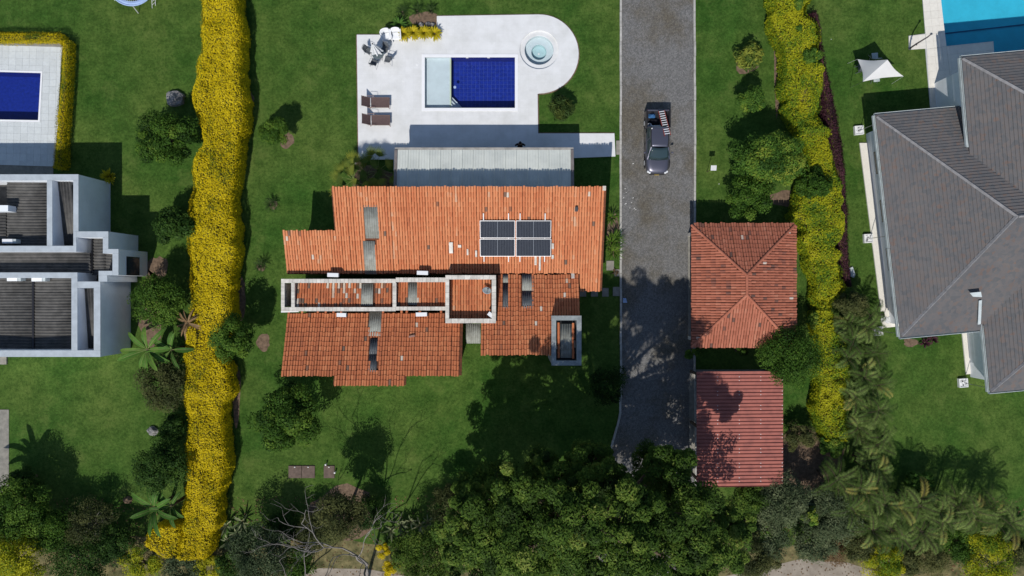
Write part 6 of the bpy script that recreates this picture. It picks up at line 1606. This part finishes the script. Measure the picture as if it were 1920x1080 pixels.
def cycad(lab, u, v, rpx, seed, nf=34, z=.35, kind='cycad', tone0=.5, name='cycad', group='spiky rosette plants'):
    r_ = np.random.default_rng(seed); c = P(u, v, z); L = rpx * (CAM_H - z) / CAM_F; t = thing(name, lab, 'plant', (c.x, c.y, 0), group=group)
    assert lab not in TREE_LABELS, lab; TREE_LABELS.add(lab)
    qb = QB()
    for k in range(nf):
        frond(qb, (c.x, c.y, z), k * 2.39996 + r_.normal(0, .1), r_.uniform(.15, 1.2), L * r_.uniform(.9, 1.25), r_.uniform(.5, 1.1), 22, L * .20, r_, tone0 + r_.normal(0, .12), .02, vshape=.3)
    qb.build('fronds', G[kind], t); MB().lathe((c.x, c.y, 0), [(.12 * L + .05, 0), (.12 * L + .06, z * .6), (.05, z + .05), (0, z + .08)], 12).build('trunk', M['bark'], t)
    return t

def strap_plant(lab, u, v, n, L, w_, seed, kind='cycad', z=.1, tone0=.5, el=(.5, 1.4), droop=(.5, 1.3), name='strap_plant', cat='plant', group=None, tvar=.15):
    r_ = np.random.default_rng(seed); c = P(u, v, z); t = thing(name, lab, cat, (c.x, c.y, 0), group=group); qb = QB()
    assert lab not in TREE_LABELS, lab; TREE_LABELS.add(lab)
    for k in range(n): 
        az = k * 2.39996 + r_.normal(0, .2); e_ = r_.uniform(*el); blade(qb, (c.x + .06 * math.cos(az), c.y + .06 * math.sin(az), z), (math.cos(az) * math.cos(e_), math.sin(az) * math.cos(e_), math.sin(e_)), L * r_.uniform(.75, 1.2), w_, r_.uniform(*droop), 6, tone0 + r_.normal(0, tvar), r_)
    qb.build('leaves', G[kind], t); MB().tube([(c.x, c.y, -.02), (c.x, c.y, z + .06)], [.07, .04], 7).build('stem', M['bark'], t)
    return t

def banana(lab, u, v, zst, n, L, w_, seed, tone0=.5, spread=1.0):
    r_ = np.random.default_rng(seed); c = P(u, v, zst); t = thing('banana_plant', lab, 'banana plant', (c.x, c.y, 0), group='banana plants')
    assert lab not in TREE_LABELS, lab; TREE_LABELS.add(lab)
    MB().tube([(c.x, c.y, -.02), (c.x, c.y, zst * .5), (c.x, c.y, zst + .1)], [.14, .11, .07], 9).build('trunk', M['fan'] if 'fan' in M else M['bark'], t)
    for k in range(n):
        qb = QB(); az = k * 2.39996 + r_.normal(0, .25) + seed; e_ = r_.uniform(.35, 1.1); l = L * r_.uniform(.8, 1.15)
        b0 = np.array([c.x, c.y, zst])
        pts = blade(qb, b0, (math.cos(az) * math.cos(e_), math.sin(az) * math.cos(e_), math.sin(e_)), l, w_ * r_.uniform(.85, 1.15), r_.uniform(.9, 1.6), 9, tone0 + r_.normal(0, .12), r_, fold=.25, wprof=lambda f: .05 if f < .16 else (math.sin(math.pi * min(1, (f - .10) / .92)) ** .45))
        qb.build('leaf', G['banana'], t)
        MB().tube([tuple(q + np.array([0, 0, .015])) for q in pts], [.022] * 3 + [.014] * 4 + [.006] * 3, 5, caps=False).build('midrib', G['fanrib'], t)
    return t
G['fanrib'] = mk('leaf_midrib', (.22, .27, .08), .6)

def fan_palm(lab, u, v, n, seed, hz=.9, L=.75, tone0=.6):
    r_ = np.random.default_rng(seed); c = P(u, v, .6); t = thing('fan_palm', lab, 'palm', (c.x, c.y, 0), group='fan palms at the deck corner')
    assert lab not in TREE_LABELS, lab; TREE_LABELS.add(lab)
    stalk = MB()
    for k in range(n):
        az = k * 2.39996 + seed; e_ = r_.uniform(.5, 1.2); l = hz * r_.uniform(.7, 1.25); p = np.array([c.x, c.y, .12]) + l * np.array([math.cos(az) * math.cos(e_), math.sin(az) * math.cos(e_), math.sin(e_)])
        stalk.tube([(c.x, c.y, .1), tuple(p)], [.022, .012], 5); qb = QB(); tn = tone0 + r_.normal(0, .15)
        for j in range(15):
            a = az + (j - 7) * .17; blade(qb, p, (math.cos(a) * .9, math.sin(a) * .9, .35), L * 1.25 * (1 - .022 * (j - 7) ** 2 * .3) * r_.uniform(.85, 1.1), .052, .7, 4, tn, r_, fold=.3)
        qb.build('fan_leaf', G['fan'], t)
    stalk.build('stalks', G['fanrib'], t); MB().tube([(c.x, c.y, -.02), (c.x, c.y, .25)], [.12, .06], 8).build('trunk', M['bark'], t)

# ---------------------------------------------------------------- left garden
tree('shrub_tree', 'broad dark green tree between boulder and yellow hedge', 312, 262, 64, 4.0, 'mid', nclump=52, per=280, lsz=.16, tone0=.40, clump=.28, tvar=.2)
tree('shrub_tree', 'round dark shrub tree at the hedge beside the white house shadow', 328, 422, 44, 2.8, 'dark', nclump=36, tone0=.5)
tree('shrub_tree', 'leafy green tree between the brown bed and the banana plants', 298, 566, 54, 3.6, 'mid', nclump=50, per=260, lsz=.14, tone0=.5)
tree('shrub_tree', 'dull olive shrubby tree below the upper banana plants', 302, 718, 56, 3.0, 'olive', nclump=46, per=230, lsz=.13, tone0=.42)
tree('shrub_tree', 'dark tree at the lower left beside the yellow hedge', 300, 872, 58, 4.2, 'dark', nclump=50, per=260, lsz=.14, tone0=.55)
tree('bush', 'dark low bush tucked at the hedge above the lower left tree', 322, 800, 30, 2.4, 'dark', cat='bush', nclump=22, per=200)
banana('banana plant with bright leaves by the white house corner', 277, 655, 2.2, 10, 2.1, .34, 3, .62)
banana('banana plant between the bright banana and the yellow hedge', 322, 655, 2.0, 9, 1.9, .30, 8, .36)
banana('dark banana plant at the lower left edge of the yellow hedge', 292, 952, 2.4, 10, 2.1, .32, 5, .40)
banana('sparse banana plant touching the lower yellow hedge', 322, 948, 2.2, 6, 1.7, .30, 9, .30)
tall = P(-50, 985, 4.2); banana('tall banana plant just beyond the lower left corner', -45, 985, 4.2, 9, 2.3, .45, 15, .5)
strap_plant('withered brown plant drooping over the yellow hedge', 352, 606, 16, 1.2, .14, 5, 'brown', 1.9, .55, (.1, .9), (.8, 1.8), name='withered_plant')
strap_plant('yellow and green croton by the white house north corner', 205, 331, 60, .55, .11, 6, 'yellowplant', .5, .6, (.1, 1.4), (.3, 1.0), name='croton')
tree('tree', 'bright green tree in the lower left corner', 28, 955, 66, 4.2, 'mid', nclump=50, per=280, lsz=.15, tone0=.55)
tree('tree', 'green tree right of the bright corner tree', 92, 990, 50, 3.2, 'mid', nclump=36, per=260, lsz=.14, tone0=.42)
tree('flowering_bush', 'yellow green flowering bush in the lower left corner', 28, 1052, 62, 4.6, 'goldgreen', cat='bush', nclump=50, per=280, lsz=.13, tone0=.62)
tree('twiggy_bush', 'grey olive twiggy bush left of the short hedge spur', 170, 985, 62, 2.6, 'olive', cat='bush', nclump=44, per=150, lsz=.12, tone0=.3, limbs=24, bark='palebark')
tree('twiggy_bush', 'dark twiggy thicket at the bottom edge, second from the left corner', 150, 1055, 70, 2.8, 'dark', cat='bush', nclump=50, per=200, lsz=.13, tone0=.45, limbs=20, bark='palebark')
tree('bush', 'green yellow bush below the hedge spur at the bottom edge', 265, 1062, 44, 2.0, 'goldgreen', cat='bush', nclump=30, per=220, lsz=.11, tone0=.45)
tree('bush', 'yellow bush right of the hedge foot at the bottom edge', 398, 1066, 34, 1.8, 'goldgreen', cat='bush', nclump=26, per=220, lsz=.11, tone0=.72)
# ---------------------------------------------------------------- middle garden, left part
tree('round_tree', 'small round tree on the lawn between hedge and pool deck', 513, 244, 31, 2.5, 'mid', nclump=32, per=240, lsz=.13, tone0=.48)
cycad('small cycad on the lawn level with the tile roof', 508, 383, 14, 1, 22, tone0=.45, z=.3); cycad('small cycad on the lawn near the parapet corner', 490, 498, 14, 2, 22, tone0=.35, z=.3)
tree('round_tree', 'dense green tree leaning against the yellow hedge', 437, 633, 46, 4.4, 'mid', nclump=46, per=260, lsz=.14, tone0=.50)
tree('round_tree', 'large round dark green tree below the left end of the house', 537, 782, 72, 4.8, 'mid', nclump=64, per=300, lsz=.17, tone0=.40, clump=.27, tvar=.2)
tree('tree', 'olive green tree in the middle of the lower planting', 638, 965, 54, 6.4, 'olive', nclump=46, per=260, lsz=.14, tone0=.50)
tree('tree', 'dark blue green tree at the bottom edge below the variegated plants', 492, 1042, 66, 4.6, 'grey', nclump=56, per=260, lsz=.13, tone0=.30)
tree('tree', 'low olive tree filling the bed under the bare tree', 590, 1000, 44, 2.6, 'olive', nclump=34, per=220, lsz=.12, tone0=.45)
tree('tree', 'dull green tree right of the variegated clump', 845, 950, 46, 3.4, 'olive', nclump=36, per=260, lsz=.12, tone0=.34)
tree('tree', 'green tree at the bottom edge left of the big tree', 800, 1045, 66, 4.4, 'feather', nclump=56, per=280, lsz=.12, tone0=.52)
tree('bush', 'dark undergrowth bush in the shade of the olive tree', 690, 960, 40, 1.8, 'dark', cat='bush', nclump=28, per=200, lsz=.12, tone0=.3)
tree('flowering_bush', 'small yellow flowering bush beside the bare tree', 716, 1032, 17, 1.6, 'gold', cat='bush', nclump=16, per=160, lsz=.09, tone0=.6)
tree('flowering_bush', 'small yellow flowering bush at the bottom edge by the dirt track', 735, 1066, 20, 1.4, 'gold', cat='bush', nclump=16, per=160, lsz=.09, tone0=.55)
k = 0
for i, (u, v) in enumerate(((425, 985), (446, 1000), (430, 1015), (455, 978))):
    strap_plant('pale variegated strap plant by the hedge foot, ' + ('uppermost left', 'right', 'lowest', 'uppermost right')[i] + ' of four', u, v, 13, .85, .13, 60 + i, 'varieg', .3, .62, (.5, 1.3), (.2, .8), name='variegated_plant', group='variegated plants by the hedge foot')
for i, (u, v) in enumerate(((733, 995), (752, 985), (770, 978), (788, 985), (803, 980), (760, 1000))):
    strap_plant('pale variegated strap plant under the bare tree, ' + ('first', 'second', 'third', 'fourth', 'fifth', 'lower')[i] + ' from the left' if i < 5 else 'pale variegated strap plant below the row under the bare tree', u, v, 12, .75, .12, 70 + i, 'varieg', .4, .6, (.6, 1.4), (.2, .7), name='variegated_plant', group='variegated plants under the bare tree')
# bare tree
def bare_tree(lab, base, ztop, seed, crown, spread, thick=.17, bark='palebark', depth=5):
    r_ = np.random.default_rng(seed); t = thing('bare_tree', lab, 'tree', (base.x, base.y, 0)); b = MB(); b2 = MB()
    def grow(p, d, L, r0, lev):
        pts = [p]; q = p.copy(); dd = d.copy(); n = 5
        for i in range(n): dd = (dd + Vector((r_.normal(0, .20), r_.normal(0, .20), r_.normal(.02, .10)))).normalized(); q = q + dd * L / n; pts.append(q.copy())
        (b if lev < 2 else b2).tube(pts, [r0 * (1 - .11 * i) for i in range(n + 1)], 7 if lev < 2 else 5, caps=(lev >= 4))
        if lev >= depth: return
        for k in range(3 if lev < 2 else r_.integers(2, 4)):
            s = pts[r_.integers(2, n + 1)] if k else pts[-1]; a = r_.uniform(0, 6.28); nd_ = (dd + Vector((math.cos(a), math.sin(a), r_.uniform(-.05, .3))) * r_.uniform(.55, 1.0)).normalized(); grow(s, nd_, L * r_.uniform(.6, .82), r0 * .58, lev + 1)
    tgt = Vector(crown); grow(Vector((base.x, base.y, -.05)), (Vector((tgt.x - base.x, tgt.y - base.y, ztop * .55))).normalized(), ztop * .38, thick, 0)
    b.build('trunk', M[bark], t, smooth=True); b2.build('branches', M[bark], t, smooth=True)
bare_tree('leafless pale branched tree at the bottom edge', P(690, 1085), 13.0, 12, (-9.8, -18.2), 3, .13)
bare_tree('smaller leafless tree left of the pale bare tree at the bottom edge', P(560, 1110), 8.0, 5, (-14, -19), 2, .12, depth=4)
# ---------------------------------------------------------------- the big feathery tree (bottom centre)
def big_tree(lab, base, lobes, kind, seed, lsz, per, ncl, trunk=.34):
    r_ = np.random.default_rng(seed); t = thing('spreading_tree', lab, 'tree', (base.x, base.y, 0)); qb = QB(); b = MB(); bs = Vector((base.x, base.y, -.05)); fork = bs + Vector((.2, .3, 7.0))
    b.tube([bs, bs + Vector((0, .1, .4)), bs + Vector((.1, .2, 3.6)), fork], [trunk * 1.5, trunk * 1.1, trunk, trunk * .9], 10)
    for (u, v, rpx, z) in lobes:
        if z < 0: z = -z; low = True
        else: z = z * 1.75 - .4; low = False
        c = P(u, v, z); rr_ = rpx * (CAM_H - z) / CAM_F * (1.0 if low else .90)
        _, cen = crown_pts((c.x, c.y, z - .3 * rr_), rr_, rr_, rr_ * .62, 18 if low else ncl, 150 if low else per, lsz * (1.25 if low else 1), r_, .47 + r_.normal(0, .05), .30, .42, qb, upbias=1.0, shell=(.35, 1.05), tvar=.18)
        e = Vector((c.x, c.y, z - .5 * rr_)); m = fork.lerp(e, .5) + Vector((r_.normal(0, .3), r_.normal(0, .3), .6)); b.tube([fork, m, e], [trunk * .55, trunk * .36, trunk * .18], 7)
        for i in r_.choice(len(cen), min(9, len(cen)), replace=False): q = Vector(cen[i]); b.tube([e, e.lerp(q, .5) + Vector((0, 0, .15)), q], [trunk * .16, trunk * .1, trunk * .03], 5)
    qb.build('crown', G[kind], t); b.build('trunk', M['bark'], t, smooth=True)
    return t
big_tree('huge spreading fine leaved tree shading the drive at the bottom', P(1065, 905), [(900, 985, 62, 7.2), (985, 940, 70, 7.6), (1000, 1040, 80, 8.0), (1085, 900, 50, 7.4), (1090, 985, 75, 8.8), (1110, 1065, 75, 8.4), (1190, 960, 62, 8.4), (1210, 1045, 80, 8.8), (1270, 890, 52, 7.2), (1300, 975, 72, 8.0), (1340, 1055, 75, 7.4), (1235, 870, 40, 6.6), (1120, 855, 36, 6.4), (1375, 985, 40, 6.2), (935, 1060, 60, 7.0), (880, 930, 40, 6.0), (1030, 880, 34, 6.2), (1050, 935, 45, 7.2), (1150, 910, 45, 7.4), (1240, 985, 55, 8.2), (865, 1045, 50, 6.4), (1290, 1075, 60, 8.0), (960, 950, 60, -6.5), (1050, 960, 70, -7), (1150, 960, 70, -7), (1250, 950, 65, -7), (1330, 960, 60, -6.5), (1000, 1000, 70, -9.5), (1100, 1000, 70, -10), (1200, 1000, 70, -10), (1290, 1000, 60, -9.5), (930, 1040, 60, -8), (1010, 1055, 60, -8), (1090, 1060, 60, -8.5), (860, 1020, 50, -8), (1180, 1055, 60, -8), (1110, 930, 60, -5), (1220, 920, 50, -5), (900, 1000, 60, -9), (900, 935, 50, -4), (980, 925, 55, -4), (1060, 925, 55, -4.5), (1150, 935, 55, -4.5), (1230, 930, 50, -4), (1300, 930, 45, -4)], 'feather', 77, .19, 300, 26)
tree('tree', 'shaded dark tree between the cement shaft and the driveway', 1142, 722, 42, 3.0, 'dark', nclump=34, per=220, lsz=.13, tone0=.3)
tree('tree', 'dim understorey tree in the lower lawn shade', 930, 905, 52, 4.0, 'feather', nclump=40, per=240, lsz=.12, tone0=.38)
tree('tree', 'dim understorey tree below the lawn shadow left of the drive', 1010, 880, 46, 4.6, 'feather', nclump=38, per=240, lsz=.13, tone0=.34)
tree('tree', 'leafy understorey tree at the bend of the left kerb', 1095, 868, 42, 5.0, 'feather', nclump=34, per=240, lsz=.14, tone0=.5)
tree('tree', 'understorey tree over the lower end of the driveway', 1215, 872, 44, 5.4, 'feather', nclump=34, per=240, lsz=.14, tone0=.46)
# ---------------------------------------------------------------- pool side planting
for i, (u, v, s) in enumerate(((660, 335, 1), (686, 325, 2), (706, 318, 4))): fan_palm('fan palm at the deck corner, ' + ('farthest from the metal roof', 'middle of three', 'nearest the metal roof')[i], u, v, 11, s * 3, 1.35, .62, .66)
tree('rounded_shrub', 'dark rounded narrow leaved shrub in the grass notch beside the spa', 1055, 203, 29, 1.6, 'cycad', cat='shrub', nclump=30, per=110, lsz=.55, aspect=.13, tone0=.62, clump=.45, shell=(.1, .7), tvar=.12, upbias=.2)
for i, (u, v) in enumerate(((755, 22), (782, 20), (808, 20))): cycad('dark cycad along the back of the flower bed, ' + ('nearest the lawn', 'middle', 'nearest the deck')[i], u, v, 13, 20 + i, 18, z=.4, tone0=.35)
strap_plant('dark green leafy plant at the corner of the flower bed', 748, 47, 22, .6, .12, 31, 'banana', .3, .35, name='leafy_plant')
strap_plant('purple leaved plant behind the white plastic chair', 751, 56, 14, .35, .07, 32, 'purple', .2, .7, name='purple_plant')
for i, (u, v) in enumerate(((757, 64), (775, 62), (795, 62), (815, 63))): strap_plant('yellow strap leaved plant by the deck, ' + ('first', 'second', 'third', 'fourth')[i] + ' from the plastic chairs', u, v, 90, .52, .09, 40 + i, 'yellowplant', .35, .72, (.1, 1.5), (.5, 1.5), name='yellow_plant', group='yellow plants by the flower bed')
for i, (u, v) in enumerate(((790, 47), (803, 46), (812, 47))): rock(u, v, .2, 'dark bed stone behind the yellow plants, ' + ('left', 'middle', 'right') [i] + ' one', .2)
for i, (u, v, L) in enumerate(((1147, 408, .6), (1146, 455, .95), (1153, 447, .8), (1150, 472, .8))): strap_plant('strappy green plant beside the house end, ' + ('uppermost', 'second from the top, next to the tiles', 'next to the kerb', 'lowest')[i], u, v, 34, L, .06, 50 + i, 'mid', .35, .62, (.2, 1.3), (.6, 1.5), name='strap_plant', group='strappy plants beside the house end')
strap_plant('dry brown leaf clump on the rough slab by the kerb', 1154, 511, 7, .25, .1, 55, 'brown', .06, .3, (.1, .6), name='dry_leaves')
# ---------------------------------------------------------------- right of the driveway
tree('rounded_shrub', 'light rounded shrub alone on the lawn near the top right hedge', 1403, 106, 30, 1.5, 'fan', cat='shrub', nclump=40, per=70, lsz=.34, aspect=.3, tone0=.60, clump=.42, shell=(.2, .85), tvar=.2)
tree('shrub_tree', 'light green small tree above the big driveway tree', 1408, 186, 32, 2.6, 'bright', nclump=28, per=220, lsz=.14, tone0=.5)
tree('lawn_tree', 'big bright green tree on the lawn above the pavilion', 1440, 300, 84, 4.4, 'bright', nclump=84, per=260, lsz=.16, tone0=.52, rv=64, clump=.30, tvar=.22)
tree('lawn_tree', 'dark green tree hanging over the top edge of the pavilion', 1402, 372, 46, 3.8, 'mid', nclump=36, per=240, lsz=.15, tone0=.42)
tree('lawn_tree', 'bluish green tree squeezed between big tree and yellow green hedge', 1522, 345, 36, 3.0, 'mid', nclump=32, per=230, lsz=.14, tone0=.34)
tree('lawn_tree', 'dark leafy tree overlapping the pavilion and carport roofs', 1482, 668, 62, 4.6, 'mid', nclump=62, per=270, lsz=.13, tone0=.40)
tree('bush', 'brownish olive bush right of the carport', 1500, 822, 34, 2.0, 'olive', cat='bush', nclump=30, per=220, lsz=.11, tone0=.52)
tree('bush', 'light bush at the lower left corner of the pavilion', 1298, 662, 15, 1.5, 'bright', cat='bush', nclump=12, per=140, lsz=.12, tone0=.45)
tree('bush', 'small shaded bush under the lower eave of the pavilion', 1388, 658, 14, 1.3, 'dark', cat='bush', nclump=10, per=120, lsz=.12, tone0=.5)
tree('oleander', 'wide grey green oleander like shrub below the carport', 1470, 945, 62, 3.6, 'grey', cat='shrub', nclump=62, per=250, lsz=.20, aspect=.22, tone0=.58)
tree('oleander', 'grey green shrub right of the widest grey shrub', 1560, 960, 62, 3.6, 'grey', cat='shrub', nclump=62, per=250, lsz=.20, aspect=.22, tone0=.55)
tree('bush', 'lime green bush poking through the grey shrubs', 1515, 965, 20, 4.0, 'bright', cat='bush', nclump=16, per=140, lsz=.16, tone0=.72)
tree('tree', 'mixed green tree left of the grey shrubs at the bottom', 1400, 1040, 50, 4.2, 'olive', nclump=40, per=230, lsz=.13, tone0=.42)
tree('shrub_tree', 'olive green shrub tree beside the top palm', 1596, 572, 32, 2.8, 'olive', nclump=30, per=230, lsz=.12, tone0=.5)
tree('broadleaf_shrub', 'glossy broad leaved shrub at the palm row corner', 1725, 912, 30, 2.2, 'bright', cat='shrub', nclump=26, per=60, lsz=.34, aspect=.75, tone0=.42)
strap_plant('dark purple plant below the slate roof corner, nearer one', 1733, 642, 20, .42, .12, 91, 'purple', .15, .5, (.2, 1.4), name='purple_plant'); strap_plant('dark purple plant below the slate roof corner, farther one', 1748, 635, 20, .42, .12, 92, 'purple', .15, .5, (.2, 1.4), name='purple_plant')
pal = [(1612, 612), (1640, 600), (1600, 660), (1645, 655), (1625, 700), (1660, 720), (1612, 750), (1650, 775), (1620, 815), (1658, 830), (1632, 870), (1662, 895), (1640, 930), (1615, 960), (1668, 955), (1705, 965), (1742, 955), (1780, 975), (1815, 965), (1850, 980), (1885, 965), (1915, 985), (1700, 1005), (1760, 1010), (1650, 1000), (1590, 900)]
for i, (u, v) in enumerate(pal):
    wh_ = 'beside the right hedge' if i < 12 else 'along the lower right lawn'
    n_ = i if i < 12 else i - 12
    nth = ('first', 'second', 'third', 'fourth', 'fifth', 'sixth', 'seventh', 'eighth', 'ninth', 'tenth', 'eleventh', 'twelfth', 'thirteenth', 'fourteenth')[n_]
    palm('areca palm ' + wh_ + ', ' + nth + (' from the top' if i < 12 else ' from the hedge'), u, v, 3.2 if i < 12 else 4.8, 6, 1.35 if i < 12 else 1.75, 100 + i, .48, 3)
tree('yellow_bush', 'yellow leaved bush at the bottom right, first from the dirt track', 1655, 1050, 46, 2.6, 'goldgreen', cat='bush', nclump=40, per=230, lsz=.11, tone0=.42)
tree('yellow_bush', 'yellow leaved bush at the bottom right, middle one', 1745, 1045, 40, 2.6, 'olive', cat='bush', nclump=34, per=230, lsz=.11, tone0=.66)
tree('yellow_bush', 'wide yellow green bush in the lower right corner', 1850, 1050, 64, 3.2, 'goldgreen', cat='bush', nclump=56, per=250, lsz=.11, tone0=.38)
tree('bush', 'grey brown scrub beside the pale dirt track', 1560, 1030, 34, 1.4, 'brown', cat='bush', nclump=24, per=160, lsz=.10, tone0=.3, limbs=14, bark='palebark')
tree('bush', 'dry yellowish scrub left of the pale dirt track', 1448, 1045, 24, 1.2, 'olive', cat='bush', nclump=18, per=160, lsz=.10, tone0=.8)
for i, (u, v, r0, zt_, kd, tn, lab) in enumerate(((1520, 108, 22, 2.1, 'bright', .42, 'green shrub growing through the top right yellow hedge'), (1492, 60, 15, 2.0, 'mid', .6, 'small green shrub in the yellow hedge above the green one'), (1492, 12, 16, 2.0, 'bright', .4, 'green tuft in the right hedge at the top edge'), (1548, 440, 15, 2.0, 'bright', .4, 'green tuft in the right hedge level with the pavilion'), (1522, 390, 20, 2.1, 'mid', .5, 'green shrub in the right hedge above the pavilion'), (1560, 835, 26, 1.9, 'bright', .45, 'bright green shrub closing the lower end of the right hedge'), (1530, 600, 18, 1.9, 'bright', .55, 'green shrub where the two right hedge stretches meet'), (1572, 690, 13, 1.9, 'mid', .6, 'green tuft in the right hedge beside the palms'),
    (212, 1020, 44, 2.6, 'dark', .4, 'dark shrub between the twiggy bush and the hedge spur'), (345, 1066, 40, 2.0, 'grey', .35, 'grey green shrub under the end of the long yellow hedge'), (440, 1060, 40, 2.4, 'dark', .6, 'dark green shrub at the bottom edge left of the blue green tree'),
    (560, 1052, 44, 3.0, 'mid', .42, 'green shrub at the bottom edge under the bare branches'), (530, 985, 40, 2.0, 'dark', .4, 'shaded shrub behind the wide inspection cover'), (870, 1000, 46, 3.2, 'dark', .5, 'dark shrub under the left side of the spreading tree'), (1440, 1000, 50, 3.0, 'grey', .45, 'grey green shrub at the right foot of the spreading tree'),
    (1530, 1015, 46, 2.6, 'grey', .55, 'lowest grey green shrub above the pale dirt track'), (1610, 1015, 40, 2.4, 'olive', .5, 'olive shrub right of the pale dirt track'), (1700, 1050, 34, 2.2, 'olive', .55, 'olive shrub between the yellow bushes of the lower right'), (1795, 1020, 40, 2.4, 'mid', .45, 'green shrub under the lower right palms'), (1910, 1030, 36, 2.6, 'olive', .45, 'olive shrub at the right edge below the palms'), (50, 900, 34, 1.6, 'dark', .4, 'low dark shrub in front of the lower left corner trees'), (760, 1040, 36, 2.2, 'feather', .55, 'fine leaved shrub right of the bare tree'), (1410, 935, 36, 3.2, 'feather', .5, 'fine leaved tree at the lower left of the grey shrubs'))):
    tree('shrub', lab, u, v, r0, zt_, kd, cat='shrub', nclump=32, per=230, lsz=.13, tone0=tn)
# loose ground litter under the planting
r_ = np.random.default_rng(9); qb = QB(); n = 5000
us = r_.uniform(0, 1920, n); vs = r_.uniform(930, 1080, n); pts = np.array([P(a, b_, .03) for a, b_ in zip(us, vs)])
qb.leaves(pts, np.stack([r_.normal(0, .3, n), r_.normal(0, .3, n), np.ones(n)], 1), r_.uniform(.06, .2, n), .5, r_.uniform(.1, .7, n), r_)
tag(qb.build('fallen_leaves', G['brown']), 'dry fallen leaves scattered under the lower trees', 'leaves', kind='stuff')
